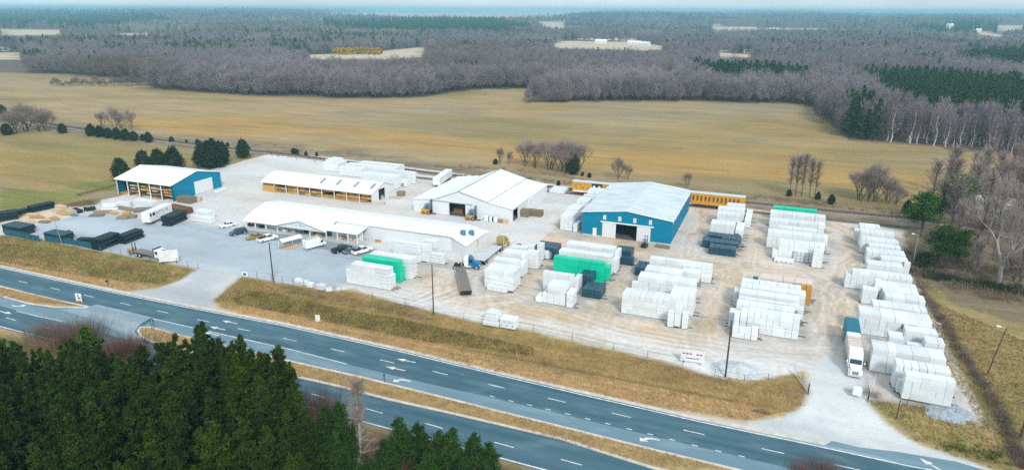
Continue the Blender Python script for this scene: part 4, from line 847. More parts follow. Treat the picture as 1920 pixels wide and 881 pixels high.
# ================================================================ RAIL CARS
RY=siding()
def railcar(kind,xa,xb,label):
    L=xb-xa; t=thing('boxcar' if kind==0 else 'centrebeam_car',label,'rail car',((xa+xb)/2,RY,0)); h0,h1=1.25,4.9
    b=MB(); b.bbox(-L/2,-1.55,h0,L/2,1.55,h1,.08); 
    for i in range(int(L/1.25)): 
        a=-L/2+.6+i*1.25; b.box(a-.05,-1.6,h0+.05,a+.05,-1.551,h1-.1)
    b.obj('body','yellow_rail',t)
    MB().prism([(-1.62,h1+.002),(1.62,h1+.002),(.9,h1+.2),(-.9,h1+.2)],-L/2-.1,L/2+.1,'x').obj('roof','alu',t)
    MB().box(-L/2+.3,-1.2,h0-.35,L/2-.3,1.2,h0-.002).obj('underframe','dark',t)
    for sx in (-1,1):
        bg_=MB(); cx=sx*(L/2-2.2); bg_.box(cx-1.2,-1.05,.55,cx+1.2,1.05,.88); bo=bg_.obj('bogie','rust',t)
        for dx in (-.85,.85):
            w=MB(); 
            for yy in (-.78,.68): w.tube((cx+dx,yy,.75),(cx+dx,yy+.1,.75),.45,.45,14)
            w.obj('wheel','rail_steel',bo)
    if kind==0:
        MB().box(-2.0,-1.66,h0+.1,1.6,-1.601,h1-.15).obj('door','pipe_black',t)
        for a in (-1.3,.5): MB().bbox(a-.35,-1.70,h1-1.4,a+.5,-1.661,h1-.8,.01).obj('placard','trim',t)
        g=MB()
        for i in range(36):
            a=random.choice([random.uniform(-L/2+.8,-3),random.uniform(3,L/2-1)]); zz=random.uniform(h0+.3,h0+2.2) if i%2 else random.uniform(h0+1.7,h1-.6); g.beam((a,-1.61,zz),(a+random.uniform(-.5,.5),-1.61,zz+random.uniform(-.4,.4)),.015,.12)
        g.obj('graffiti','pipe_black',t)
        g=MB(); [g.bbox(-L/2+.6+i*.55,-1.625,h0+.1,-L/2+1.1+i*.55,-1.602,h0+.1+random.uniform(.5,.9),.01) for i in range(9)]; g.obj('painted_band','trim',t)
    else:
        g=MB(); n=12
        for i in range(n):
            cx=-L/2+L*(i+.6)/(n+1.2); vs=[]; k=14
            vs=[(cx+.32*math.cos(2*math.pi*j/k),-1.615,(h0+h1)/2+.25+1.0*math.sin(2*math.pi*j/k)) for j in range(k)]
            g.add(vs,[tuple(range(k))]); g.add([(a,b+.01,c) for a,b,c in vs],[tuple(range(k-1,-1,-1))])
        g.obj('cutout','rust',t)
bx0=XY(1075,RY,2); railcar(0,bx0,XY(1172,RY,5),'yellow boxcar with dark door and graffiti, on the siding behind the teal warehouse')
railcar(1,XY(1297,RY,3),XY(1397,RY,3),'yellow rail car with a row of oval cut-outs, on the siding')
def pack_mesh(L,D,h,kind):
    mb=MB(); mi=0; b=.022
    mb.bbox(-L/2,0,0,L/2,D,h-.03,b)
    if kind=='blue':
        for i in range(3): mb.box(-L/2+.01,-.012,h*(i+.5)/3-.03,L/2-.01,-.001,h*(i+.5)/3+.0)
    return mb
PM={}
printed=None
def print_mat():
    m=M['wrap'].copy(); m.name='wrap_printed'; n=m.node_tree.nodes;l=m.node_tree.links; b=n['Principled BSDF']; src=b.inputs['Base Color'].links[0].from_socket
    tc=n.new('ShaderNodeTexCoord'); mp=n.new('ShaderNodeMapping'); mp.inputs['Scale'].default_value=(2.6,2.6,3.4); l.new(tc.outputs['Object'],mp.inputs[0])
    z=n.new('ShaderNodeTexNoise'); z.inputs['Scale'].default_value=3.; z.inputs['Detail'].default_value=2; l.new(mp.outputs[0],z.inputs['Vector'])
    r=n.new('ShaderNodeMath'); r.operation='GREATER_THAN'; r.inputs[1].default_value=.56; l.new(z.outputs[0],r.inputs[0])
    sp=n.new('ShaderNodeSeparateXYZ'); l.new(tc.outputs['Object'],sp.inputs[0])
    a=n.new('ShaderNodeMath'); a.operation='COMPARE'; a.inputs[1].default_value=.42; a.inputs[2].default_value=.17; l.new(sp.outputs[2],a.inputs[0])
    q=n.new('ShaderNodeMath'); q.operation='MULTIPLY'; l.new(r.outputs[0],q.inputs[0]); l.new(a.outputs[0],q.inputs[1])
    mx=n.new('ShaderNodeMix'); mx.data_type='RGBA'; mx.inputs[7].default_value=(.22,.25,.28,1); l.new(q.outputs[0],mx.inputs[0]); l.new(src,mx.inputs[6]); l.new(mx.outputs[2],b.inputs['Base Color']); M['wrap_printed']=m
print_mat()
M['wrap_tan']=mat('wrap_tan',(.66,.56,.50),rough=.5,var=.06,bump=.2,rnd=.1)
def build_packs():
    packs=[]
    for r in SB:
        L=PW[r['kk']]; W_=r['x1']-r['x0']; nx=max(1,round(W_/L)); dx=W_/nx; D=r['y1']-r['y0']
        if D<.5: D=.9
        ny=1
        if D>6.5: ny=round(D/4.5)
        if r['kind'] in('long','green','blue') and D>2.2 and r['kk']!='blue': ny=max(1,round(D/1.25))
        dy=D/ny
        for j in range(ny):
            for k in range(r['b0'],r['n']):
                i=0;q=0
                while i<nx:
                    w=2 if (r['kk']=='end' and i+2<=nx and random.random()<.38) else 1
                    packs.append(dict(r=r,i=q,j=j,k=k,nx=nx,ny=ny,last=i+w>=nx,x=r['x0']+dx*(i+w*.5),y=r['y0']+dy*j,z=.12+k*r['lh'],L=dx*w-(.10 if r['kk']=='blue' else .025),D=dy-.03,h=r['lh'])); i+=w;q+=1
    # what shows: drop what is walled in on the front, right, left and top
    bx=[(r['x0'],r['x1'],r['y0'],r['y1'],r['b0']*r['lh']+.1,r['n']*r['lh']+.1) for r in SB]
    def solid(x,y,z): return any(a<x<b and c<y<d and e<z<f for a,b,c,d,e,f in bx)
    out=[]
    for p in packs:
        r=p['r']; zc=p['z']+p['h']*.5; yc=p['y']+p['D']/2
        fr=solid(p['x'],p['y']-.35,zc+.1) ; tp=p['k']<r['n']-1 or solid(p['x'],yc,p['z']+p['h']+.3)
        ri=(not p['last']) or solid(p['x']+p['L']/2+.35,yc,zc)
        le=p['i']>0 or solid(p['x']-p['L']/2-.35,yc,zc) or p['x']>60
        if fr and tp and ri and (le or p['x']<20): continue
        # hidden by something in front over the full height (line of sight to the top front edge)
        vis=False
        for (qx,qy,qz) in ((p['x'],p['y'],p['z']+p['h']*.97),(p['x']+p['L']*.49,yc,p['z']+p['h']*.95),(p['x'],yc,p['z']+p['h']+.02),(p['x']-p['L']*.45,p['y'],p['z']+p['h']*.97),(p['x'],p['y'],p['z']+p['h']*.5)):
            L_=math.sqrt(qx*qx+qy*qy+(HC-qz)**2); ux,uy,uz=-qx/L_,-qy/L_,(HC-qz)/L_; hit=False
            for s in (.25,.6,1.1,1.8,2.6,3.6,5.,7.,9.):
                if solid(qx+ux*s,qy+uy*s,qz+uz*s): hit=True;break
            if not hit: vis=True;break
        if not vis and not p['k']==r['n']-1: continue
        a=P(p['x'],p['y'],p['z']); 
        sc=F/math.sqrt(p['x']**2+p['y']**2+HC**2); p['score']=sc*sc*(p['L']*p['h']*(0.2 if fr else 1)+ (p['D']*p['L']*.4 if not tp else 0)+(p['D']*p['h']*.3 if not ri else 0))*(1 if vis else .15); out.append(p)
    white=[p for p in out if p['r']['kind'] in('end','long')]; rest=[p for p in out if p['r']['kind'] not in('end','long')]
    white.sort(key=lambda p:-p['score'])
    ind,mass=white[:300],white[300:]
    def getmesh(p,m):
        k=(round(p['L'],1),round(p['D'],1),round(p['h'],2),m)
        if k not in PM: PM[k]=pack_mesh(k[0],k[1],k[2],'blue' if m=='blue_pack' else '').mesh('lumber_pack',m)
        return PM[k]
    for p in ind+rest:
        r=p['r']; kind=r['kind']; m={'end':'wrap','long':'wrap','green':'green_wrap','blue':'blue_pack','tan':'wrap_tan'}[kind]
        if r['desc'].startswith(('printed','narrow printed','second printed','low printed')): m='wrap_printed'
        pr=random.random()
        if m=='wrap' and r['kk']=='long': m='wrap_printed' if p['last'] else 'wrap'
        o=inst(getmesh(p,m),{'green':'green_lumber_pack','blue':'dark_pack','tan':'tan_lumber_pack'}.get(kind,'white_lumber_pack'),None,(p['x']+random.uniform(-.02,.02),p['y']+random.uniform(-.03,.03)*(1 if p['ny']==1 else .2),p['z']),random.uniform(-.006,.006))
        cw={'green':'green','blue':'dark','tan':'tan'}.get(kind,'white'); top=p['k']==r['n']-1
        lv='top layer' if top else ORD[p['k']]+' layer up'
        pos=('' if p['nx']==1 else f"{ordn(p['i'])} from left, "); dep=('' if p['ny']==1 else f"{ordn(p['j'])} deep, ")
        lb=f"{cw} pack, {pos}{dep}{lv}, {r['desc']}"
        if len(lb.split())>16: lb=f"{cw} pack, {pos}{dep}{lv}, {r['desc'].replace(' of the ',' ').replace(' the ',' ')}"
        w=lb.split(); lb=' '.join(w[:16]); tag(o,lb,'lumber pack',{'green':'green wrapped packs','blue':'dark plastic-wrapped packs','tan':'tan covered packs'}.get(kind,'white wrapped lumber packs in the yard'))
    mb=MB()
    for p in mass:
        s=pack_mesh(p['L'],p['D'],p['h'],''); dx=random.uniform(-.02,.02)
        mb.add([(a+p['x']+dx,b+p['y'],c+p['z']) for a,b,c in s.v],s.f)
    o=mb.obj('farther_white_packs','wrap'); tag(o,'white wrapped lumber packs filling the farther rows of the yard','lumber packs',None,'stuff')
    print('PACKS',len(packs),'vis',len(out),'white',len(white),'rest',len(rest))
    # added filler core, its grey standing in for shade in the seams
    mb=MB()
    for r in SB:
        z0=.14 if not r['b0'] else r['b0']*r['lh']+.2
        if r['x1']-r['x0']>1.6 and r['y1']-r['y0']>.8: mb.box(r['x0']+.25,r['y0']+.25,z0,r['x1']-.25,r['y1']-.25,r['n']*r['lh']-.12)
    o=mb.obj('seam_shade_core','seam_shade'); tag(o,'grey filler core coloured as seam shade inside the wrapped stacks','lumber packs',None,'stuff')
    # bearers: timbers under the stacks that stick out to the right
    bm_=0
    for r in SB:
        if r['b0'] or r['blk'] in('K','J','I'): continue
        for q in (.18,.5,.82):
            y=r['y0']+(r['y1']-r['y0'])*q; e=random.uniform(.1,1.6) if random.random()<.75 else .1
            o=MB().box(r['x0']-random.uniform(0,.5),-.1,0,r['x1']+e,.1,.11).obj('bearer','pole_wood',None,(0,y,.006)); bm_+=1
            tag(o,' '.join(f"timber bearer under the {r['desc']}".split()[:16]),'bearer','timber bearers under the stacks')
build_packs()
# orange pack ends on the tan row, pale tube bundles of the north block
def extras():
    r=[a for a in SB if a['desc'].startswith('tan covered')][0]
    for i in range(3):
        for k in range(4):
            x=r['x1']-1.25*(2-i)-.65; o=MB().bbox(-.58,-.05,0,.58,1.0,1.04,.03).obj('orange_lumber_pack','orange_end',None,(x,r['y0']-1.12,.12+k*1.1)); tag(o,f"orange-ended lumber pack, {['left','middle','right'][i]} column, {ORD[k]} layer up, beside the entrance block",'lumber pack','orange-ended packs')
    # tube bundles
    for (xl,yl,xr,n,lb) in ((1467,469.5,1489,3,'short tube bundle with blue bungs'),(1490,469,1523,4,'white tube bundle with blue bungs'),(1451.6,485.5,1488.5,1,'low tube bundle in front')):
        z1=n*.75+.1; x0,y0=G(xl,yl,z1); x1=XY(xr,y0,z1)
        for k in range(n):
            t=thing('tube_bundle',f"{lb}, {ORD[k]} from the ground, north block",'tube bundle',(x0,y0,.08+k*.75),0,'tube bundles with blue bungs')
            MB().bbox(0,0,0.1,x1-x0,2.4,.70,.06).obj('wrapping','wrap',t)
            m=4 if n!=3 else 3
            for q in range(m):
                cx=(x1-x0)*(q+.6)/(m+.2); MB().tube((cx,-.04,.36),(cx,.02,.36),.16,.16,8).obj('bung','blue_paint',t)
    for (px,py,w,m,lb) in ((1302,527,3,'alu','x'),):
        pass
extras()
# ================================================================ VEHICLES
def wheel(t,x,y,r,w,rim='alu'):
    o=MB().tube((x,y-w/2,r),(x,y+w/2,r),r,r,14).obj('wheel','rubber',t); s=1 if y>0 else -1
    MB().tube((x,y+s*w/2,r),(x,y+s*(w/2+.02),r),r*.55,r*.5,10).obj('rim',rim,o); return o
def loft(mb,secs,mi=0):            # secs: list of rings, each of the same number of points
    n=len(secs[0]); vs=[p for s in secs for p in s]; fs=[]
    for i in range(len(secs)-1):
        for j in range(n): fs.append((i*n+j,(i+1)*n+j,(i+1)*n+(j+1)%n,i*n+(j+1)%n))
    fs+=[tuple(range(n)),tuple(range(len(secs)*n-1,(len(secs)-1)*n-1,-1))]
    return mb.add(vs,fs,mi)
def car(kind,paint,label,loc,rz,name='car'):
    """+x is the front"""
    L={'sedan':4.8,'suv':4.9,'coupe':4.7,'pickup':5.7}[kind]; W_=1.86 if kind!='pickup' else 2.0; h={'sedan':1.45,'suv':1.78,'coupe':1.35,'pickup':1.9}[kind]; belt=h*.62; gc=.25 if kind!='pickup' else .4
    t=thing(name,label,{'suv':'car','pickup':'pickup truck'}.get(kind,'car'),loc,rz); b=MB(); hw=W_/2
    def ring(x,w,z0,z1,r=.12): return [(x,-w,z0),(x,w,z0),(x,w,z1-r),(x,w-r,z1),(x,-w+r,z1),(x,-w,z1-r)]
    hood={'sedan':.95,'suv':1.1,'coupe':.88,'pickup':1.22}[kind]
    if kind=='pickup':
        secs=[ring(-L/2,hw*.94,gc,belt),ring(-L/2+.12,hw,gc,belt+.03),ring(0.0,hw,gc,belt+.05),ring(.95,hw,gc,hood),ring(L/2-.35,hw*.97,gc,hood-.06),ring(L/2,hw*.86,gc+.1,hood-.25)]
    else:
        secs=[ring(-L/2,hw*.86,gc+.1,belt-.12),ring(-L/2+.3,hw*.97,gc,belt+.02),ring(-.3,hw,gc,belt+.03),ring(.9,hw,gc,hood+.02),ring(L/2-.45,hw*.97,gc,hood-.1),ring(L/2,hw*.82,gc+.1,hood-.3)]
    loft(b,secs); b.obj('body',paint,t)
    cb=MB()
    if kind=='sedan': q=[(-1.75,belt),(-1.0,h),(.25,h),(1.05,belt)]
    elif kind=='coupe': q=[(-1.85,belt),(-.75,h),(.1,h),(.95,belt)]
    elif kind=='suv': q=[(-2.3,belt),(-2.1,h),(.35,h),(1.1,belt)]
    else: q=[(-.75,belt),(-.6,h),(.75,h),(1.35,belt+.1)]
    iw=hw-.1; tw=hw-.28
    v=[(q[0][0],-iw,q[0][1]),(q[0][0],iw,q[0][1]),(q[3][0],iw,q[3][1]),(q[3][0],-iw,q[3][1]),(q[1][0],-tw,q[1][1]-.04),(q[1][0],tw,q[1][1]-.04),(q[2][0],tw,q[2][1]-.04),(q[2][0],-tw,q[2][1]-.04)]
    cb.add(v,[(0,1,5,4),(1,2,6,5),(2,3,7,6),(3,0,4,7),(4,5,6,7)]); cb.obj('window','glass',t)
    rf=MB().bbox(q[1][0]-.04,-tw-.03,h-.07,q[2][0]+.04,tw+.03,h,.03)
    for sx,(bx,bz) in ((0,q[0]),(1,q[3])):
        for s in (-1,1): rf.beam((bx,s*(iw+.01),bz),((q[1] if sx==0 else q[2])[0],s*(tw+.01),h-.04),.07,.07)
    for s in (-1,1): rf.beam((-.3,s*(iw+.01),belt),(-.3,s*(tw+.01),h-.04),.07,.07)
    rf.obj('roof',paint,t)
    if kind=='pickup': MB().box(-L/2+.15,-hw+.14,belt-.0,-.8,hw-.14,belt+.065).obj('bed_liner','rubber',t)
    r={'suv':.37,'pickup':.4}.get(kind,.33)
    for x in (-L/2+.95,L/2-.95):
        for y in (-hw+.1,hw-.1): wheel(t,x,y,r,.24)
    for s in (-1,1):
        MB().box(L/2-.12,s*(hw*.6)-.17,hood-.42,L/2+.015,s*(hw*.6)+.17,hood-.28).obj('headlight','lamp_white',t)
        MB().box(-L/2-.015,s*(hw*.68)-.13,belt-.32,-L/2+.1,s*(hw*.68)+.13,belt-.18).obj('tail_light','lamp_red',t)
    MB().box(L/2-.03,-.6,gc+.12,L/2+.03,.6,gc+.26).obj('bumper','rubber',t)
    return t
def ploc(px,py,z=0.): x,y=G(px,py,z); return (x,y,z)
def ang(p,q): a=G(*p);b=G(*q); return math.atan2(b[1]-a[1],b[0]-a[0])
ca=ang((415,427),(439,418))
car('sedan','white_paint','white sedan parked farthest from the highway, leftmost of the parked cars',ploc(427,425),math.atan2(-1,-.42))
car('suv','navy_paint','dark blue wagon parked between the white sedan and the gold car',ploc(447,439),math.atan2(-1,-.42))
car('coupe','gold_paint','gold sports car parked before the store porch',ploc(477,447),math.atan2(-1,-.48))
car('pickup','white_paint','white pickup with black bed beside the small white canopy',ploc(502,451),math.atan2(1,.40),'pickup_truck')
car('pickup','black_paint','black pickup parked left of the grey coupe',ploc(641,471),math.atan2(1,.40),'pickup_truck')
car('coupe','grey_paint','grey coupe parked between the black and the white pickup',ploc(658,473),math.atan2(1,.45))
car('pickup','white_paint','white pickup with dark bed parked next to the grey coupe',ploc(679,474),math.atan2(1,.42),'pickup_truck')
def van():
    t=thing('box_van','white box van parked in front of the store entrance','van',ploc(590,464),math.atan2(1,.42))
    MB().bbox(-3.0,-1.02,.55,1.35,1.02,2.75,.06).obj('cargo_box','white_paint',t); MB().box(-2.7,-.8,2.752,1.0,.8,2.77).obj('roof_panel','concrete',t)
    c=MB(); c.prism([(1.36,.45),(3.0,.45),(3.05,1.15),(2.4,1.3),(1.9,2.15),(1.36,2.2)],-.95,.95,'y'); c.obj('cab','white_paint',t)
    MB().add([(2.43,-.8,1.34),(2.43,.8,1.34),(1.96,.75,2.1),(1.96,-.75,2.1)],[(0,1,2,3)]).obj('windscreen','glass',t)
    for s in (-1,1): MB().box(1.5,s*.955-.005,1.3,2.15,s*.955+.005,1.95).obj('side_window','glass',t)
    for x in (-1.8,2.3):
        for y in (-.85,.85): wheel(t,x,y,.38,.25)
    MB().box(-3.02,-.9,.7,-3.005,.9,2.6).obj('rear_door','trim',t)
    for s in (-1,1): MB().box(3.03,s*.7-.12,.8,3.07,s*.7+.12,.98).obj('headlight','lamp_white',t)
van()
def canopy():
    t=thing('carport','small open white carport with lumber under it','canopy',ploc(545,458),math.atan2(1,.42)); 
    p=MB()
    for x in (-2.9,0,2.9):
        for y in (-1.15,1.15): MB().box(x-.05,y-.05,0,x+.05,y+.05,1.65).obj('post','trim',t)
    r=MB(); r.slab([(-3.1,-1.35,1.6),(3.1,-1.35,1.6),(3.1,0,2.2),(-3.1,0,2.2)],.05); r.slab([(-3.1,0,2.2),(3.1,0,2.2),(3.1,1.35,1.6),(-3.1,1.35,1.6)],.05); r.obj('roof','white_roof',t)
    x,y,_=ploc(537,463); put_bundle('lumber',x,y,.02,4.,.9,.4,'yellow boards lying half under the small white carport',None,math.atan2(1,.42)); x,y,_=ploc(550,464)
    put_bundle('lumber_pale',x+.3,y,.02,5.,.9,.4,'pale boards lying beside the small white carport',None,math.atan2(1,.42))
canopy()
def tractor(t,paint,x0=0.,sleeper=True,cap=None):       # cab over x0..; front at +x
    MB().box(x0-3.0,-.45,.75,x0+3.0,.45,1.0).obj('chassis','dark',t)
    c=MB()
    if sleeper: c.bbox(x0-.9,-1.2,.95,x0+.75,1.2,3.6,.15)
    c.prism([(x0+.76,.95),(x0+2.0,.95),(x0+2.0,1.95),(x0+1.65,2.75),(x0+1.2,3.2),(x0+.76,3.25)],-1.12,1.12,'y'); c.obj('cab',paint,t)
    h=MB(); loft(h,[[(x0+2.01,-1.0,.8),(x0+2.01,1.0,.8),(x0+2.01,.95,1.95),(x0+2.01,-.95,1.95)],[(x0+3.3,-.95,.75),(x0+3.3,.95,.75),(x0+3.3,.8,1.7),(x0+3.3,-.8,1.7)],[(x0+3.75,-.8,.7),(x0+3.75,.8,.7),(x0+3.72,.6,1.45),(x0+3.72,-.6,1.45)]]); h.obj('hood',paint,t)
    MB().add([(x0+2.03,-1.0,1.98),(x0+2.03,1.0,1.98),(x0+1.69,.95,2.74),(x0+1.69,-.95,2.74)],[(0,1,2,3)]).obj('windscreen','glass',t)
    for s in (-1,1):
        MB().box(x0+.95,s*1.125-.01,1.9,x0+1.7,s*1.125+.01,2.6).obj('side_window','glass',t)
        MB().tube((x0-1.05,s*1.05,.9),(x0-1.05,s*1.05,3.5),.08,.08,8).obj('exhaust','alu',t)
        MB().tube((x0-.3,s*.95,.75),(x0+1.4,s*.95,.75),.3,.3,10).obj('fuel_tank','alu',t)
        MB().box(x0+1.75,s*1.45-.08,2.0,x0+1.85,s*1.45+.08,2.5).obj('mirror',paint,t)
        f=MB(); f.tube((x0+2.75,s*.78,.55),(x0+2.75,s*1.18,.55),.66,.66,12); f.obj('fender',paint,t)
        MB().box(x0+3.4,s*.85-.14,1.0,x0+3.62,s*.85+.14,1.25).obj('headlight','lamp_white',t)
        wheel(t,x0+2.75,s*1.06,.5,.3)
        for xx in (-1.5,-2.7): wheel(t,x0+xx,s*.95,.5,.55)
    MB().box(x0+3.7,-.5,.75,x0+3.78,.5,1.35).obj('grille','metal',t); MB().bbox(x0+3.6,-1.15,.4,x0+3.9,1.15,.72,.05).obj('bumper','alu',t)
def flat_trailer(name,label,loc,rz,L,deck='alu'):        # deck from -L..0, kingpin at 0
    t=thing(name,label,'trailer',loc,rz); d=MB(); 
    d.box(-L,-1.28,1.25,0,1.28,1.4); 
    for y in (-.65,0,.65): d.box(-L+.05,y-.18,1.401,-.05,y+.18,1.43)
    d.obj('deck',deck,t); f=MB(); 
    for y in (-.5,.5): f.box(-L+.2,y-.08,.85,-1.,y+.08,1.248)
    f.obj('frame','dark',t); MB().box(-L-.1,-1.28,.7,-L,1.28,1.42).obj('rear_bar','rubber',t)
    MB().box(-.1,-1.28,1.25,.02,1.28,1.75 if deck=='deck' else 1.41).obj('headboard',deck,t)
    for s in (-1,1):
        MB().box(-L,s*1.29-.02,1.22,0,s*1.29+.02,1.44).obj('side_rail','alu' if deck!='deck' else 'concrete',t)
        for x in (-L+1.2,-L+2.5): wheel(t,x,s*.95,.5,.55)
        MB().box(-3.,s*.7-.07,.1,-2.8,s*.7+.07,1.24).obj('landing_leg','dark',t)
        MB().box(-L-.13,s*.9-.15,.95,-L-.101,s*.9+.15,1.1).obj('tail_light','lamp_red',t)
    return t
# tan tractor + flatbed in front of the store's right wall
p0=G(889,493,0);p1=G(968,452,0); a=math.atan2(p1[1]-p0[1],p1[0]-p0[0]); a=R(72)
Lt=12.; pf=G(940,468,1.3); 
ang_t=math.atan2(G(934,461,1.3)[1]-G(899,489,1.3)[1],G(934,461,1.3)[0]-G(899,489,1.3)[0])
Lt=math.hypot(G(934,461,1.3)[1]-G(899,489,1.3)[1],G(934,461,1.3)[0]-G(899,489,1.3)[0])
gx,gy=G(934,461,1.3); flat_trailer('flatbed_trailer','long empty aluminium flatbed trailer behind the tan truck cab',(gx,gy,0),ang_t,Lt,'alu')
t=thing('truck_tractor','tan truck cab hitched to the long flatbed beside the store','truck',(gx+math.cos(ang_t)*1.6,gy+math.sin(ang_t)*1.6,0),ang_t); tractor(t,'tan_paint',0.6,False)
MB().box(-.2,-1.15,1.45,-.05,1.15,3.3).obj('headache_rack','tan_paint',t); MB().bbox(0,-1.1,1.0,1.2,1.1,3.2,.1).obj('cab','tan_paint',t)
# blue tractor + grey flatbed
q0=G(874,546,1.3);q1=G(863,503,1.3); a=math.atan2(q1[1]-q0[1],q1[0]-q0[0]); L2=math.hypot(q1[0]-q0[0],q1[1]-q0[1])
flat_trailer('flatbed_trailer','short grey-decked flatbed trailer turning behind the blue truck',(q1[0],q1[1],0),a,L2,'deck')
bx,by=G(868,503); t=thing('truck_tractor','blue and white truck cab jack-knifed against its grey flatbed','truck',(bx+.6,by+.6,0),R(18)); tractor(t,'blue_paint',0,False); MB().bbox(-.4,-1.1,1.0,.7,1.1,3.1,.1).obj('sleeper','white_paint',t)
# loaded white semi by the entrance
q0=G(1592,600,0);q1=G(1606,705,0)
def loaded_semi():
    a=math.atan2(G(1605,695,1)[1]-G(1593,610,1)[1],G(1605,695,1)[0]-G(1593,610,1)[0]); fx,fy=G(1603,706,0.4); 
    sc=.97; t=thing('semi_truck','white semi truck facing the highway, trailer loaded under a teal tarp','truck',(fx-math.cos(a)*3.9,fy-math.sin(a)*3.9,0),a); tractor(t,'white_paint',0,True)
    MB().prism([(-.9,3.3),(1.2,3.22),(-.3,3.95),(-.9,4.0)],-1.1,1.1,'y').obj('roof_fairing','white_paint',t)
    rear=G(1591,597,3.6); tot=math.hypot(rear[0]-(fx-math.cos(a)*3.9),rear[1]-(fy-math.sin(a)*3.9)); L=max(9.,tot-1.4)
    tr=flat_trailer('flatbed_trailer','loaded flatbed trailer coupled behind the white semi cab',(fx-math.cos(a)*5.4,fy-math.sin(a)*5.4,0),a,L,'deck')
    ca_,sa=math.cos(a),math.sin(a); X0,Y0=fx-ca_*5.4,fy-sa*5.4
    def ld(s0,s1,h,m,lb,w=1.2,name='cargo'):
        o=MB().bbox(-s1,-w,0,-s0,w,h,.12).obj(name,m,None,(X0,Y0,1.44)); o.rotation_euler=(0,0,a); tag(o,lb,'cargo')
    n=L
    ld(n*.52,n-.1,2.5,'teal_paint','teal tarped load at the rear of the flatbed by the entrance',1.28,'tarped_load')
    ld(n*.05,n*.26,1.9,'wrap_tan','pale wrapped load right behind the white semi cab'); ld(n*.27,n*.40,2.05,'wrap_tan','second pale wrapped load on the entrance flatbed'); ld(n*.405,n*.515,2.2,'wrap','white wrapped load next to the teal tarp on the flatbed')
loaded_semi()
# white flatbed truck behind the left fence
def boom_truck():
    a=ang((252,476),(318,490)); x,y=G(256,477); t=thing('flatbed_truck','white flatbed truck with black bed behind the white billboard','truck',(x,y,0),a); L=math.hypot(G(316,490)[0]-x,G(316,490)[1]-y)*.98
    MB().box(.3,-1.25,1.15,L-3.6,1.25,1.32).obj('bed','deck',t); MB().box(.3,-.5,.75,L-1,.5,1.1).obj('chassis','dark',t)
    MB().box(L-3.62,-1.25,1.33,L-3.5,1.25,3.2).obj('headboard','navy_paint',t)
    c=MB(); c.prism([(L-3.4,.8),(L-1.6,.8),(L-1.6,1.8),(L-2.0,2.75),(L-3.4,2.85)],-1.15,1.15,'y'); c.obj('cab','white_paint',t); MB().bbox(L-1.59,-1.05,.7,L-.1,1.05,1.75,.15).obj('hood','white_paint',t)
    MB().add([(L-1.57,-1.,1.83),(L-1.57,1.,1.83),(L-1.96,.95,2.7),(L-1.96,-.95,2.7)],[(0,1,2,3)]).obj('windscreen','glass',t)
    for s in (-1,1):
        MB().box(L-3.,s*1.155-.01,1.8,L-2.1,s*1.155+.01,2.5).obj('side_window','glass',t)
        for xx in (1.5,2.8,L-1.): wheel(t,xx,s*1.0,.5,.4,'white_paint')
    f=thing('forklift','small tan piggyback forklift hanging on the flatbed truck tail','forklift',(x-math.cos(a)*1.2,y-math.sin(a)*1.2,.25),a); MB().bbox(-1,-.9,.3,.5,.9,1.3,.1).obj('body','tan_paint',f); m=MB(); m.box(.6,-.5,.2,.75,-.35,3.).box(.6,.35,.2,.75,.5,3.); m.obj('mast','black_paint',f)
    for s in (-1,1): wheel(f,-.3,s*.9,.4,.25)
boom_truck()
def forklift(px,py,rz,label,s=1.,paint='forklift_yellow'):
    x,y=G(px,py); t=thing('forklift',label,'forklift',(x,y,0),rz); t.scale=(s,s,s)
    b=MB(); b.bbox(-1.6,-.75,.35,.5,.75,1.25,.12); b.prism([(-1.6,1.2),(-.7,1.2),(-.8,1.55),(-1.5,1.45)],-.7,.7,'y'); b.obj('body',paint,t)
    c=MB(); 
    for sx in (-.8,.45):
        for sy in (-.65,.65): c.beam((sx,sy,1.2),(sx*.85,sy,2.5),.09,.09)
    c.box(-.75,-.7,2.48,.5,.7,2.56); c.obj('overhead_guard','metal_blue',t); MB().bbox(-.55,-.35,1.2,.0,.35,1.9,.05).obj('seat','blue_paint',t)
    m=MB(); [m.box(.75,y_-.07,.1,.92,y_+.07,3.7) for y_ in (-.45,.45)]; m.box(.75,-.5,3.5,.9,.5,3.65).box(.75,-.5,1.8,.9,.5,1.95); m.obj('mast','black_paint',t)
    for y_ in (-.35,.35): MB().box(.93,y_-.07,.08,2.2,y_+.07,.15).obj('fork','dark',t)
    for xx,r in ((-1.1,.38),(.45,.48)):
        for y_ in (-.72,.72): wheel(t,xx,y_,r,.3,'forklift_yellow')
forklift(803,400.5,R(5),'yellow forklift left of the open barn doorway',1.25); forklift(886,412,R(5),'tan forklift right of the open barn doorway',1.25,'tan_paint')
forklift(1209,463,R(80),'small dark forklift by the teal warehouse doors',.85,'black_paint')
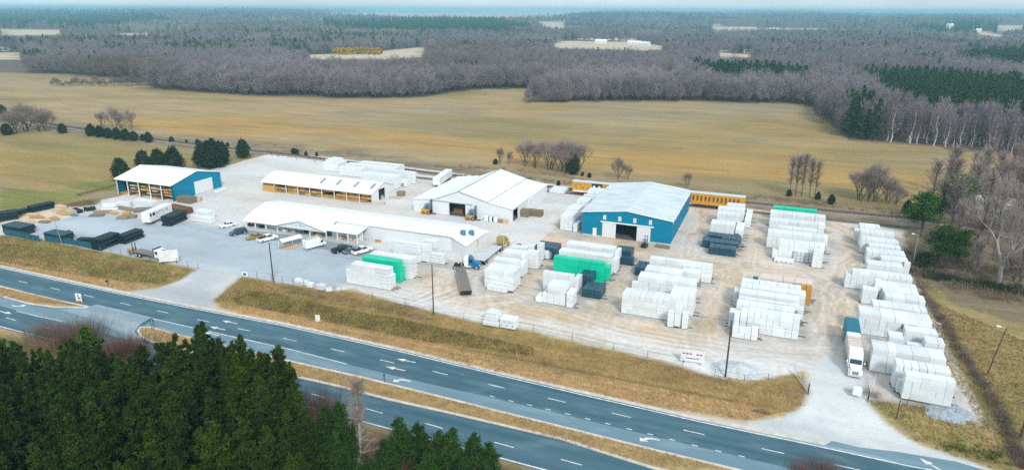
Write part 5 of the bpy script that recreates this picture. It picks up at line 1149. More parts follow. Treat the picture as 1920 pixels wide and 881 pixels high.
# parked box trailers
def box_trailer(label,pr,pf,h=2.7,marks=False,zb=1.0):
    r=G(*pr);f=G(*pf); a=math.atan2(f[1]-r[1],f[0]-r[0]); L=math.hypot(f[0]-r[0],f[1]-r[1]); t=thing('box_trailer',label,'trailer',(r[0],r[1],0),a)
    MB().bbox(0,-1.28,zb,L,1.28,zb+h,.05).obj('box','white_paint',t); MB().box(.3,-.6,zb-.35,L-.3,.6,zb-.002).obj('frame','dark',t)
    for s in (-1,1):
        for x in (L-2.6,L-1.3): wheel(t,x,s*.95,.5,.5)
        MB().box(2.4,s*.7-.08,.05,2.6,s*.7+.08,zb-.01).obj('landing_leg','dark',t)
    if marks:
        for q,(a0,wd) in enumerate(((.5,.7),(1.7,1.1))): MB().box(a0,-1.30,zb+h*.55,a0+wd,-1.281,zb+h*.85).obj('window','glass',t)
        txt=bpy.data.curves.new('side_lettering','FONT'); txt.body='PITTS W'; txt.size=1.25; txt.extrude=.004; txt.space_character=1.25
        tmp=bpy.data.objects.new('tmp_text',txt); me=bpy.data.meshes.new_from_object(tmp); bpy.data.objects.remove(tmp); me.materials.clear(); me.materials.append(M['navy_paint'])
        o=inst(me,'side_lettering',t,(3.3,-1.287,zb+h*.5)); o.rotation_euler=(R(90),0,0)
    return t
box_trailer('long white box trailer with dark lettering parked in the west yard',(275,423),(318,404),3.0,True)
box_trailer('white box trailer parked behind the barn',(818,352),(842,334),2.6)
# ================================================================ STORAGE YARD ON THE LEFT
def pipes(label,p0,p1,rows,r=.3,m='pipe_black',cols=6,cat='pipe stack'):
    a=G(*p0);b=G(*p1); an=math.atan2(b[1]-a[1],b[0]-a[0]); L=math.hypot(b[0]-a[0],b[1]-a[1]); t=thing('pipe_stack',label,cat,(a[0],a[1],.05),an)
    for k in range(rows):
        for i in range(cols-k%2):
            MB().tube((random.uniform(0,.1),(i+.5*(k%2)+.5)*2*r,r+k*r*1.75),(L-random.uniform(0,.1),(i+.5*(k%2)+.5)*2*r,r+k*r*1.75),r,r,10).obj('pipe',m,t)
pipes('dark pipe stack leaning toward the highway fence corner',(190,470),(228,455.5),5,.34,cols=5); pipes('dark pipe stack ending near the flatbed truck',(236,458.5),(272,444.5),4,.34,cols=5)
pipes('dark pipe stack beside the white box trailer',(322,425),(353,411),5,.34,cols=5)
pipes('long dark pipe row at the far west edge',(20,407),(57,398),2,.35,cols=4); pipes('long dark pipe row west of the pale lumber',(60,399),(105,389),3,.35,cols=4); pipes('dark pipe heap at the picture edge in the west yard',(-20,419),(36,411),4,.35,cols=6)
def dark_block(label,xl,yl,xr,h,d):
    x0,y0=G(xl,yl); x1=XY(xr,y0); t=thing('dark_crate_stack',label,'covered stack',(x0,y0,0)); MB().bbox(0,0,.1,x1-x0,d,h,.12).obj('body','pipe_black',t); MB().bbox(-.15,-.15,h+.01,x1-x0+.15,d+.15,h+.12,.04).obj('cover','teal_dark',t)
M['teal_dark']=mat('teal_dark',(.01,.065,.09),rough=.6)
dark_block('dark tarped block at the west corner of the yard fence',6,437,41,2.4,4.); dark_block('dark tarped block beside the leaning light pole',84,450,118,2.1,3.4)
pipes('low dark poles beside the west tarped block',(43,432),(68,428),1,.4,cols=3); pipes('dark posts between the tarped block and pipe stack',(122,447),(140,443),2,.35,cols=5); pipes('dark short posts left of the pipe stack',(142,457),(170,458),2,.35,cols=4)
for (px,py,L,w,h,m,rz,lb) in ((50,418,6,3.2,1.6,'lumber_pale',-.25,'big pale lumber pile nearest the west edge'),(63,404,5,1.6,1.0,'lumber_pale',.3,'pale lumber pack behind the big pile'),(72,409,6,1.6,1.,'lumber',.3,'yellow lumber pack in the middle of the west heap'),(90,408,7,3,1.4,'lumber_pale',-.25,'wide pale lumber pile in the west yard'),(103,412,3.5,2,1.1,'lumber',-.25,'orange-tinted pack at the end of the wide pale pile'),(84,417,4,2,.6,'lumber_old',.2,'grey flat board pile before the pale lumber'),
  (108,396,4,2,1.2,'lumber_pale',0,'small pale stack behind the light pole'),(115,392,4,2,1.9,'lumber_pale',0,'tall pale stack beside the brush'),(118,402,4.5,1.6,1.0,'lumber',0,'yellow pack by the light pole foot'),(132,400,5,3,1.6,'lumber_pale',-.3,'pale pack with brown end near the black barrels'),(136,403,6,2,.4,'metal_blue',-.2,'blue-grey flat stack at the edge of the paving'),
  (182,405,5,2.2,.7,'lumber_old',.45,'weathered lumber pile on the west paving'),(193,399,6,2,1.2,'lumber_old',.5,'brown lumber pack behind the weathered pile'),(212,400,5,1.6,1.0,'lumber',-.15,'yellow lumber pack between the brown packs'),(231,410,4,2,1.2,'lumber_old',.4,'short brown pack left of the box trailer'),(243,408,5,2,1.4,'lumber_old',.4,'second brown pack left of the box trailer'),(238,404,3,1.5,1.9,'lumber',.4,'yellow topped pack left of the box trailer'),
  (351,379,6,3,2.0,'lumber_old',.0,'brown timber stack at the corner of the teal shed'),(366,377,4,2.5,1.2,'lumber_pale',.5,'pale spilled timber beside the teal shed door'),(509,358,5.5,2.6,2.2,'lumber',0,'bright pack at the left end of the long white shed'),(335,398,9,4,1.8,'rust',-.1,'rusty timber rack right of the box trailer'),(290,396,12,3,1.0,'deck',.45,'dark pallets piled behind the box trailer'),(235,392,10,3,.5,'deck',-.1,'flat dark steel pile in the west yard'),
  (1003,404,5,2.5,1.8,'lumber_old',.0,'brown pallets stacked at the barn right corner'),(984,405,3,2.5,2.2,'lumber_old',.0,'tall brown pallets beside the barn side door'),(752,367,2.6,2.,1.6,'lumber_old',.2,'brown crate with white cover behind the long white shed'),(711,382.5,4,2,.5,'lumber_pale',.3,'broken pale boards at the corner of the long white shed'),(741,371,4,2,.3,'lumber_pale',0,'flat boards by the side door of the long white shed'),
  (1242,464,4,1.5,.6,'lumber_old',-.1,'flat timber pile by the teal warehouse corner')):
    x,y=G(px,py); put_bundle(m,x,y,.03,L*(.85 if px<250 else 1),w*(.85 if px<250 else 1),h*(.62 if px<250 else 1),lb,None,rz)
for (xa,ya,xb,yb,h,lb) in ((405,362,424,355,.8,'long white pipe bundle beside the teal shed wall'),(194,388,222,388,1.2,'white wrapped pile in the west yard, farthest left'),(190,394,222,392,.4,'low white boards in the west yard'),(222,386,247,387,1.6,'pale wire racks left of the white block')):
    a=G(xa,ya);b=G(xb,yb); o=MB().bbox(0,-.8,.05,math.hypot(b[0]-a[0],b[1]-a[1]),.8,h,.1).obj('pale_pile','wrap',None,(a[0],a[1],0)); o.rotation_euler=(0,0,math.atan2(b[1]-a[1],b[0]-a[0])); tag(o,lb,'wrapped pile')
for (px,py,lb) in ((144,396,'black barrel heap nearest the pale packs'),(149,398,'single black barrel before the brush'),(165,395,'black barrel heap in the brush'),(174,394,'black barrels beside the white pipes')):
    x,y=G(px,py); t=thing('barrel_heap',lb,'barrels',(x,y,0))
    for k in range(5): cx,cy_=random.uniform(-1.2,1.2),random.uniform(-.8,.8); MB().tube((cx,cy_,0),(cx,cy_,1.1),.45,.45,12).obj('barrel','pipe_black',t)
# small whites by the lot fence and the yard fence
for (px,py,w,d,h,m,lb) in ((560,528,1.6,1.2,.8,'wrap','low white bale by the lot fence, left of three'),(572,533,1.8,1.2,1.,'wrap','white bale by the lot fence, middle of three'),(583,537,1.4,1.2,1.,'wrap','white bale by the lot fence, right of three'),(603,541,2.,1.6,1.2,'wrap','larger white bale alone by the lot fence'),
  (925,605,3.6,3.2,.8,'wrap','wide white block stack at the yard fence, bottom'),(955,611,3.4,2.4,2.0,'wrap','white block with blue dots at the yard fence'),(1606,738,1.4,1.2,1.2,'wrap','small white bale beside the entrance gate')):
    x,y=G(px,py); z=0
    o=MB().bbox(-w/2,-d/2,.03,w/2,d/2,h,.08).obj('white_bale',m,None,(x,y,0)); tag(o,lb,'bale')
    if 'blue dots' in lb:
        for k in range(5): MB().tube((-1.3+k*.62,-d/2-.02,.6+.8*(k%2)),(-1.3+k*.62,-d/2+.02,.6+.8*(k%2)),.14,.14,8).obj('blue_dot','blue_paint',o)
for k,(w,lb) in enumerate(((3.2,'second tier of the white block stack at the yard fence'),(2.8,'third tier of the white block stack at the yard fence'),(2.4,'top tier of the white block stack at the yard fence'))):
    x,y=G(925,605); o=MB().bbox(-w/2,-w/2.4,0,w/2,w/2.4,.6,.06).obj('white_bale','wrap',None,(x+random.uniform(-.1,.1),y,.84+k*.64)); tag(o,lb,'bale')
# gravel piles
def pile(px,py,rx,ry,h,label,m='gravel_pile'):
    x,y=G(px,py); mb=MB(); n=40; k=9; vs=[];fs=[]
    for j in range(k):
        for i in range(n):
            a=2*math.pi*i/n; q=j/(k-1); r=1-q; w=1+.10*math.sin(2*a+px)+.06*math.sin(5*a+1)+.03*math.sin(11*a); z=h*(q**1.25)*(1+.12*math.sin(a*3+px)*q*r*4)+random.uniform(-.09,.09)*min(1,q*3)*(1 if r>0 else 0)
            vs.append((rx*r*w*math.cos(a),ry*r*w*math.sin(a),max(0,z)-.02))
    for j in range(k-1):
        for i in range(n): fs.append((j*n+i,j*n+(i+1)%n,(j+1)*n+(i+1)%n,(j+1)*n+i))
    x,y,_=GT(px,py); vs=[(a_,b_,c_+H(y+b_)) for a_,b_,c_ in vs]
    o=mb.add(vs,fs).obj('gravel_pile',m,None,(x,y,0)); o.data.polygons.foreach_set('use_smooth',[True]*len(fs)); tag(o,label,'gravel pile')
pile(1385,690,3.9,2.7,.9,'pale grey gravel mound beside the dark utility pole'); pile(1350,688,2.2,1.8,.5,'flat grey gravel spill left of the pale mound'); M['gravel_blue']=mat('gravel_blue',(.34,.39,.44),rough=.95,var=.25,scale=1.5,bump=.8); pile(1777,772,4.0,2.6,.9,'blue-grey gravel mound at the east corner of the yard','gravel_blue')
pile(1560,700,1,1,.01,'x') if 0 else None
# ================================================================ FENCES, POLES, SIGNS
def fence(name,pts,label,n=None,h=1.9,step=3.,mesh=True,panel=None):
    w=[GT(*p) for p in pts]; t=thing(name,label,'fence',(0,0,0)); P3=[Vector(p) for p in w]
    rail=MB()
    for a,b in zip(P3[:-1],P3[1:]):
        L=(b-a).length; k=max(1,int(L/step))
        for i in range(k+ (1 if b is P3[-1] else 0)):
            q=a.lerp(b,i/k); MB().tube((q.x,q.y,q.z-.1),(q.x,q.y,q.z+h),.045,.04,6).obj('post','post_dark',t)
        rail.beam(a+Vector((0,0,h-.05)),b+Vector((0,0,h-.05)),.035,.035); rail.beam(a+Vector((0,0,h*.5)),b+Vector((0,0,h*.5)),.02,.02); rail.beam(a+Vector((0,0,.15)),b+Vector((0,0,.15)),.02,.02)
        if panel: 
            mb=MB(); d=(b-a).normalized(); mb.beam(a+Vector((0,0,h*.45)),b+Vector((0,0,h*.45)),.03,h*.85); mb.obj('privacy_panel',panel,t)
    rail.obj('rail','metal',t); return t
fence('privacy_fence',[(9,440),(42,446),(75,453)],'teal slatted fence section at the west corner',panel='screen_teal'); fence('privacy_fence',[(85,452),(135,459),(190,471)],'teal slatted fence below the dark pipe stacks',panel='screen_teal')
fence('chain_link_fence',[(190,471),(265,484),(315,492)],'chain link fence between the pipe stacks and the billboard',h=1.6); fence('chain_link_fence',[(332,494),(352,500),(372,504)],'short dark-posted fence at the left entrance',h=1.5)
fence('chain_link_fence',[(455,517),(510,527),(570,537),(628,546)],'chain link fence along the front of the parking lot',h=1.7)
fence('chain_link_fence',[(640,548),(760,572),(870,598),(1000,621),(1150,656),(1280,685)],'chain link fence along the white gravel above the bank',h=1.5,step=6)
fence('chain_link_fence',[(1340,704),(1395,715),(1440,712)],'chain link fence beside the gravel mound',h=1.4,step=5); fence('chain_link_fence',[(1700,760),(1790,778),(1880,800)],'low wire fence in front of the east gravel mound',h=1.3,step=6)
def pole(px,py,top,label,r=.16,m='pole_wood',lamp=False,arms=False,name='utility_pole',lean=0,trans=False):
    x,y,z=GT(px,py); lo,hi=0,60
    for _ in range(40):
        mm=(lo+hi)/2
        if P(x,y,z+mm)[1]>top: lo=mm
        else: hi=mm
    h=lo; t=thing(name,label,'pole' ,(x,y,z)); MB().tube((0,0,-.2),(lean,0,h),r,r*.65,10).obj('pole',m,t)
    if arms: MB().box(lean-1.1,-.06,h-.7,lean+1.1,.06,h-.55).obj('crossarm',m,t)
    if trans: MB().tube((-.5,0,h-1.9),(-.5,0,h-.9),.32,.32,12).obj('transformer','alu',t); 
    if lamp: 
        b=MB(); b.beam((lean,0,h-.1),(lean-1.0,-.2,h+.15),.07,.07); b.obj('lamp_arm','alu',t); MB().bbox(lean-1.6,-.4,h+.08,lean-.9,0,h+.26,.05).obj('lamp_head','sign_white',t)
    return t,(x+lean,y,z+h)
pole(118,461,405,'slim grey light pole beside the tarped block in the west yard',.11,'pole_grey',False,name='light_pole',lean=-1.6)
_,pA=pole(513,530,455,'utility pole with white transformer at the parking lot fence',.17,'pole_wood',False,False,trans=True)
_,pB=pole(813,589,495,'slim brown utility pole on the bank between stacks and highway'); _,pC=pole(1360,706,601,'dark utility pole left of the pale gravel mound',.18,'pole_wood')
_,pD=pole(1712,492,440,'light pole with white lamp at the north-east corner of the stacks',.11,'pole_grey',True,name='light_pole'); pole(1850,702,612,'leaning light pole in the grass right of the hedge',.12,'pole_wood',True,name='light_pole',lean=1.2)
pole(1681,784,750,'short wooden post in the grass right of the entrance',.12); pole(1914,818,776,'dark post at the bottom right edge',.2)
for (px,py,top,lb) in ((1658,424,395,'pale pole beside the tracks near the east wood'),(684,300,262,'thin pole between the rail tracks and the long shed'),(1361,368,325,'thin wooden pole in the field behind the slotted rail car')): pole(px,py,top,lb,.09,'pole_grey')
def wire(a,b,label,sag=1.2):
    a=Vector(a);b=Vector(b); mb=MB(); pr=None
    for i in range(15):
        q=i/14; p=a.lerp(b,q); p.z-=sag*4*q*(1-q)
        if pr is not None: mb.tube(pr,p,.018,.018,4,False)
        pr=p
    o=mb.obj('power_line','post_dark'); tag(o,label,'cable')
wire(pA,pB,'thin cable from the transformer pole to the brown pole'); wire(pB,pC,'thin cable between the brown pole and the dark pole'); wire(pC,(60,128,9),'thin cable running east from the dark pole over the entrance'); wire((-170,133,9),pA,'thin cable from the west yard to the transformer pole')
def sign(name,px,py,top,w,hh,label,m='sign_white',rz=0,posts=1,extra=None,cat='sign'):
    x,y,z=GT(px,py) 
    lo,hi=0,30
    for _ in range(30):
        mm=(lo+hi)/2
        if P(x,y,z+mm)[1]>top: lo=mm
        else: hi=mm
    h=lo; t=thing(name,label,cat,(x,y,z),rz)
    for i in range(posts):
        a=0 if posts==1 else (-w*.35+w*.7*i/(posts-1)); MB().tube((a,.04,-.1),(a,.04,h-.1),.05,.05,6).obj('post','post_dark',t)
    MB().bbox(-w/2,-.04,h-hh,w/2,0,h,.01).obj('panel',m,t)
    return t,h
YR=G(0,0,-5)and 0
def rzc(px,py): x,y,_=GT(px,py); return math.atan2(-x,y)*0
t,h=sign('billboard',318,495,469,4.6,3.0,'white two-part billboard standing before the flatbed truck','sign_white',R(35),2,cat='billboard')
g=MB(); 
for k in range(4): g.box(-1.7,-.055,h-.7-k*.6,1.2-k*.3,-.042,h-.6-k*.6)
g.obj('lettering','concrete',t)
t,h=sign('road_sign',149,565,550,1.5,2.3,'white traffic sign with black arrows and orange plate on the median','sign_white',YAW*.6); 
g=MB(); g.box(-.15,-.06,h-1.5,0.0,-.042,h-.6).add([(-.35,-.05,h-.6),(.2,-.05,h-.6),(-.08,-.05,h-.25)],[(0,1,2)]); g.tube((.3,-.06,h-1.1),(.3,-.042,h-1.1),.22,.22,10); g.obj('arrow_symbol','black_paint',t); MB().box(-.5,-.06,h-2.3,.5,-.041,h-1.7).obj('orange_plate','sign_orange',t)
sign('speed_sign',596,602,590,1.1,1.8,'small white roadside sign on the grass below the bank','sign_white',YAW*.6)
t,h=sign('yard_sign',1297,682,656,4.2,2.4,'white sign board with red and blue marks above the bank','sign_white',YAW*.2,2)
g=MB(); [g.box(-1.8+k*.62,-.06,h-.95,-1.35+k*.62,-.042,h-.7) for k in (0,2,5)]; g.box(-1.2,-.06,h-1.8,1.2,-.042,h-1.65); g.obj('blue_marks','blue_paint',t); g=MB(); [g.box(-1.8+k*.62,-.06,h-.95,-1.35+k*.62,-.042,h-.7) for k in (1,4)]; g.obj('red_marks','lamp_red',t)
t,h=sign('entrance_sign',460,519,509,1.8,1.3,'small white sign with blue mark at the left entrance fence','sign_white',YAW*.2,2); MB().box(-.5,-.06,h-1.,.3,-.042,h-.4).obj('blue_mark','blue_paint',t)
sign('white_board',617,548,538,1.3,1.1,'white board leaning by the corner of the lot fence','sign_white',.5,2)
x,y,z=GT(202,535); t=thing('mailbox','black mailbox on a post at the highway shoulder','mailbox',(x,y,z)); MB().box(-.05,-.05,0,.05,.05,1.05).obj('post','post_dark',t); m=MB(); m.prism([(-.2,1.06),(.2,1.06),(.2,1.3),(.1,1.42),(-.1,1.42),(-.2,1.3)],-.35,.35,'y'); m.obj('box','black_paint',t)
for i,(px,py) in enumerate(((284,614),(289,615))):
    x,y=G(px,py,ROADZ+.16); t=thing('marker_post',f"thin dark marker post on the median tip, {['left','right'][i]} of two",'post',(x,y,ROADZ+.16)); MB().tube((0,0,-.05),(0,0,2.1),.05,.05,6).obj('post','post_dark',t); MB().box(-.14,-.05,1.3,.14,-.02,2.1).obj('plate','post_dark',t)
x,y=G(721,716,ROADZ+.16); t=thing('marker_post','thin dark marker post on the long median','post',(x,y,ROADZ+.16)); MB().tube((0,0,-.05),(0,0,1.8),.05,.05,6).obj('post','post_dark',t); MB().box(-.14,-.05,1.1,.14,-.02,1.7).obj('plate','post_dark',t)
# gates at the truck entrance
def gate(p0,p1,label):
    a=Vector(GT(*p0));b=Vector(GT(*p1)); L=(b-a).length; t=thing('gate',label,'gate',a,math.atan2(b.y-a.y,b.x-a.x)); dz=b.z-a.z
    f=MB(); 
    for z0,z1 in ((1.5,1.5),(.3,.3),(.9,.9)): f.beam((0,0,z0),(L,0,z1+dz),.07,.07)
    f.beam((0,0,.3),(L,0,1.5+dz),.05,.05); f.beam((L,0,.3+dz),(L,0,1.5+dz),.07,.07); f.obj('gate_frame','alu',t); MB().tube((0,0,-.2),(0,0,2.0),.1,.1,8).obj('gate_post','post_dark',t)
gate((1515,738),(1488,700),'open metal gate swung back left of the entrance road'); gate((1627,752),(1640,716),'open metal gate swung back right of the entrance road')
x,y,z=GT(1745,657); o=MB().bbox(-.9,-.5,.02,.9,.5,.12,.03).obj('white_sheet','rag_white',None,(0,0,0)); x,y=G(1764,607); o.location=(x,y,.02); o.rotation_euler=(0,0,.5); tag(o,'small white sheet lying in the grass beside the hedge','litter')
# ================================================================ VEGETATION
def leaf_cards(centers,size,rs,flat=.0,up=.3):
    """many small quads: centers (n,3), size array; random orientation biased upward"""
    n=len(centers); a=rs.normal(size=(n,3)); a/=np.linalg.norm(a,axis=1)[:,None]+1e-9
    b=rs.normal(size=(n,3)); b[:,2]*=.6; b-=a*(a*b).sum(1)[:,None]; b/=np.linalg.norm(b,axis=1)[:,None]+1e-9
    s=np.broadcast_to(size,(n,))[:,None]
    p=np.stack([centers-a*s*.5-b*s*.32,centers+a*s*.5-b*s*.1,centers+a*s*.6+b*s*.1,centers-a*s*.5+b*s*.32],1)
    return p.reshape(-1,3)
def quads_mesh(name,pts,m,extra=None):
    n=len(pts)//4; me=bpy.data.meshes.new(name); me.vertices.add(len(pts)); me.vertices.foreach_set('co',pts.astype(np.float32).ravel()); me.loops.add(n*4); me.loops.foreach_set('vertex_index',np.arange(n*4,dtype=np.int32)); me.polygons.add(n)
    me.polygons.foreach_set('loop_start',np.arange(n,dtype=np.int32)*4); me.polygons.foreach_set('loop_total',np.full(n,4,np.int32)); me.update(calc_edges=True); me.materials.append(M[m]); return me
def slivers(p0,p1,w,rs):
    """thin tapering quads from p0 to p1 (twigs)"""
    d=p1-p0; r=rs.normal(size=d.shape); s=np.cross(d,r); s/=np.linalg.norm(s,axis=1)[:,None]+1e-9; w=np.broadcast_to(w,(len(p0),))[:,None]
    return np.stack([p0-s*w*.5,p0+s*w*.5,p1+s*w*.18,p1-s*w*.18],1).reshape(-1,3)
def pine_pts(rs,h,r,n,size,base=.12,whorl=True):
    """conifer crown: whorls of upswept boughs, needle tufts along them, ragged outline"""
    C=[];nb=int(h*3.2)
    for i in range(nb):
        t=base+(1-base)*(i+rs.uniform(0,1))/nb; z=t*h; L=r*(1-t)**.62*rs.uniform(.6,1.18)*(.55+.45*min(1,(t-base)*6+.3))+.15
        ang=rs.uniform(0,6.283)
        k=max(6,int(n/nb*(.4+1.2*(1-t)))); q=rs.uniform(.15,1,k)**.7
        x=np.cos(ang)*L*q; y=np.sin(ang)*L*q; zz=z+L*.35*q+rs.normal(0,.10,k)
        sp=.12+.28*q*(L/r); C.append(np.stack([x+rs.normal(0,1,k)*sp,y+rs.normal(0,1,k)*sp,zz+rs.normal(0,.14,k)],1))
    C.append(np.stack([rs.normal(0,.10,14),rs.normal(0,.10,14),h-rs.uniform(0,1.0,14)],1))
    C=np.concatenate(C); return leaf_cards(C,size*rs.uniform(.7,1.4,len(C)),rs)
def trunk_mesh(name,h,r,m,rs=None,taper=.3,n=7,bend=.15):
    mb=MB(); p=Vector((0,0,-.3)); k=5
    for i in range(k):
        q=Vector((random.uniform(-bend,bend),random.uniform(-bend,bend),h*(i+1)/k)); mb.tube(p,q,r*(1-(1-taper)*i/k),r*(1-(1-taper)*(i+1)/k),n,False); p=q
    return mb.mesh(name,m)
def bare_tree_meshes(rs,h,spread,depth,ntw,tw,r0,m_b='bark',m_t='bare_twigs',forks=.35,f0=.2,stems=1,fill=.7,wide=1.):
    """skeleton of limbs (trunk mesh) and a crown mesh of fine twigs"""
    mb=MB(); tips=[]
    def grow(p,d,L,r,lev):
        k=2 if lev else 3; q=p
        for i in range(k):
            d=(d+Vector(rs.normal(0,.09,3))+Vector((0,0,.06))).normalized(); q2=q+d*L/k; mb.tube(q,q2,r*(1-.25*i/k),r*(1-.25*(i+1)/k),6 if lev<2 else 4,False)
            if lev>=1: tips.append((q2.copy(),d.copy(),lev,L))
            q=q2
        if lev<depth:
            nb=3 if lev==0 else int(rs.integers(2,4)); a0=rs.uniform(0,6.283)
            for b in range(nb):
                a=a0+b*6.283/nb+rs.uniform(-.5,.5); s=Vector((math.cos(a),math.sin(a),0)); g=forks*spread*rs.uniform(.6,1.4)
                dd=(d*(1-g*.6)+s*g+Vector((0,0,.10))).normalized(); grow(q-d*L*rs.uniform(0,.3),dd,L*rs.uniform(.68,.92) if lev else h*.24*rs.uniform(.8,1.1),r*.6,lev+1)
    for sN in range(stems):
        a=rs.uniform(0,6.28); e=0 if stems==1 else .28
        grow(Vector((math.cos(a)*e*2,math.sin(a)*e*2,-.3)),Vector((math.cos(a)*e,math.sin(a)*e,1)).normalized(),h*f0*rs.uniform(.85,1.1),r0/math.sqrt(stems),0)
    zt=max(t[0].z for t in tips); k_=h*.97/zt
    mb.v=[(x*k_*wide,y*k_*wide,z*k_) for x,y,z in mb.v]
    T=[t for t in tips if t[2]>=1]; wgt=np.array([t[2]**1.5 for t in T]); idx=rs.choice(len(T),ntw,p=wgt/wgt.sum())
    P0=np.array([T[i][0] for i in idx])*k_*np.array([wide,wide,1]); D=np.array([T[i][1] for i in idx])
    P0=P0+rs.normal(0,.45,P0.shape); D=D+rs.normal(0,.5,D.shape); D[:,2]+=.35; D/=np.linalg.norm(D,axis=1)[:,None]
    Ls=rs.uniform(.5,1.7,ntw)[:,None]*h/14
    pts=[slivers(P0,P0+D*Ls,tw,rs)]
    k=int(ntw*fill)
    if k: # fine outer haze of twigs following the limbs loosely
        j=rs.integers(0,ntw,k); e=P0[j]+rs.normal(0,1.,(k,3))*h*.05; dd=D[j]+rs.normal(0,.35,(k,3)); dd/=np.linalg.norm(dd,axis=1)[:,None]; pts.append(slivers(e,e+dd*rs.uniform(.5,1.4,k)[:,None]*h/15,tw*.7,rs))
    return mb.mesh('trunk',m_b),quads_mesh('crown',np.concatenate(pts),m_t)
def tree(name,label,cat,x,y,z,tm,cm,s=1.,rz=0.,group=None,sz=None,lean=0.):
    t=thing(name,label,cat,(x,y,z),rz,group); t.scale=(s,s,sz or s); t.rotation_euler[0]=lean
    inst(tm,'trunk',t); inst(cm,'crown',t); return t
# ---- protos
def column(rs,h,r,n=60,m='bare_twigs'):
    mb=MB(); P0=[];P1=[]; mb.tube((0,0,-.3),(.15,0,h*.5),.2,.14,7,False); mb.tube((.15,0,h*.5),(0,.1,h*.96),.14,.03,6,False)
    for i in range(n):
        z=rs.uniform(.28,.93); L=r*rs.uniform(.7,1.4)*(1.15-abs(z-.55)*1.1); a=rs.uniform(0,6.28); p=Vector((.1,0,h*z)); d=Vector((math.cos(a),math.sin(a),rs.uniform(.9,2.2))).normalized()
        for k in range(4):
            d=(d+Vector(rs.normal(0,.13,3))).normalized(); q=p+d*L/4; mb.tube(p,q,.05*(1-k*.2),.05*(1-(k+1)*.2),4,False)
            for _ in range(11): s=p.lerp(q,rs.uniform()); e=(d+Vector(rs.normal(0,.5,3))).normalized()*rs.uniform(.4,1.3); P0.append(s); P1.append(s+e)
            p=q
    return mb.mesh('trunk','bark'),quads_mesh('crown',slivers(np.array(P0),np.array(P1),.05,rs),m)
def snag(rs):
    h=12.; mb=MB(); P0=[];P1=[]
    mb.tube((0,0,-.3),(.1,0,h*.5),.22,.15,8,False); mb.tube((.1,0,h*.5),(-.05,.05,h*.97),.15,.03,6,False)
    def limb(a,z,L,rise,r):
        p=Vector((0,0,z)); d=Vector((math.cos(a),math.sin(a),rise)).normalized()
        for i in range(5):
            d=(d+Vector(rs.normal(0,.14,3))+Vector((0,0,.07))).normalized(); q=p+d*L/5; mb.tube(p,q,r*(1-i*.17),r*(1-(i+1)*.17),5,False)
            for _ in range(16 if L>2 else 9): s=p.lerp(q,rs.uniform()); e=(d+Vector(rs.normal(0,.55,3))).normalized()*rs.uniform(.3,1.0); P0.append(s); P1.append(s+e)
            p=q
    for i in range(13): limb(rs.uniform(0,6.28),h*rs.uniform(.14,.42),rs.uniform(2.6,4.6),rs.uniform(-.05,.3),.075)
    for i in range(46): z=rs.uniform(.5,.96); limb(rs.uniform(0,6.28),h*z,rs.uniform(1.0,2.3)*(1.25-z*.7),rs.uniform(.5,1.3),.035)
    return mb.mesh('trunk','bark_pale'),quads_mesh('crown',slivers(np.array(P0),np.array(P1),.03,rs),'pale_twigs')
leafmat('pale_twigs',(.36,.29,.25))
rs=np.random.default_rng(3)
PINE=[(trunk_mesh('trunk',h*.93,.17,'bark_pine'),quads_mesh('crown',pine_pts(rs,h,r,n,.30),'pine_needles')) for h,r,n in ((17,2.5,6200),(18.5,2.7,6800),(15.5,2.4,5600),(17.5,2.2,5600),(16,2.9,6600))]
PINEL=[(trunk_mesh('trunk',h*.9,.14,'bark_pine'),quads_mesh('crown',pine_pts(rs,h,r,n,.28,.03),'pine_lime')) for h,r,n in ((9,2.6,4200),(10.5,2.3,4200))]
def cedar_pts(rs,h,r,n,size):
    u=rs.normal(size=(n,3)); u/=np.linalg.norm(u,axis=1)[:,None]; q=rs.uniform(.55,1,n)[:,None]**.6
    lob=1+.22*np.sin(u[:,0]*7+rs.uniform(0,6))*np.cos(u[:,1]*6+u[:,2]*4)+rs.normal(0,.07,n)
    p=u*q*lob[:,None]; tz=(p[:,2]+1)/2; p[:,0]*=r*(1.12-.55*tz); p[:,1]*=r*(1.12-.55*tz); p[:,2]=tz*h
    return leaf_cards(p,size*rs.uniform(.6,1.4,n),rs)
CEDAR=[(trunk_mesh('trunk',2.,.2,'bark'),quads_mesh('crown',cedar_pts(rs,7,2.6,3200,.42),'cedar')) for _ in range(3)]
CEDARN=[(trunk_mesh('trunk',4.,.2,'bark'),quads_mesh('crown',np.concatenate([pine_pts(rs,9,2.9,5200,.26,.02),cedar_pts(rs,8.3,2.2,2500,.28)]),'cedar_near')) for _ in range(3)] if leafmat('cedar_near',(.028,.070,.010)) is None else 0
BARE=[bare_tree_meshes(rs,14,1.2,4,4400,.05,.34,f0=.12,stems=3,wide=1.05) for _ in range(3)]
BAREN=[snag(rs) for _ in range(1)]
TALL=[column(rs,15,r,n) for r,n in ((2.6,60),(3.2,80))]
FB=[]    # forest edge trees: individual, mid detail
def forest_bare(rs,h,r,n,w,m='bare_far',pale='bark'):
    u=rs.normal(size=(n,3)); u/=np.linalg.norm(u,axis=1)[:,None]; q=rs.uniform(.1,1,n)[:,None]**.45; p=u*q; lob=1+.2*np.sin(u[:,0]*5+rs.uniform(0,6))*np.cos(u[:,1]*5); p*=lob[:,None]
    p[:,0]*=r;p[:,1]*=r; p[:,2]=h*.58+p[:,2]*h*.42
    d=u*.6+np.array([0,0,.9])+rs.normal(0,.3,(n,3)); d/=np.linalg.norm(d,axis=1)[:,None]; L=rs.uniform(.8,2.2,n)[:,None]
    return trunk_mesh('trunk',h*.8,.2,pale,taper=.25,n=5,bend=.4),quads_mesh('crown',slivers(p,p+d*L,w,rs),m)
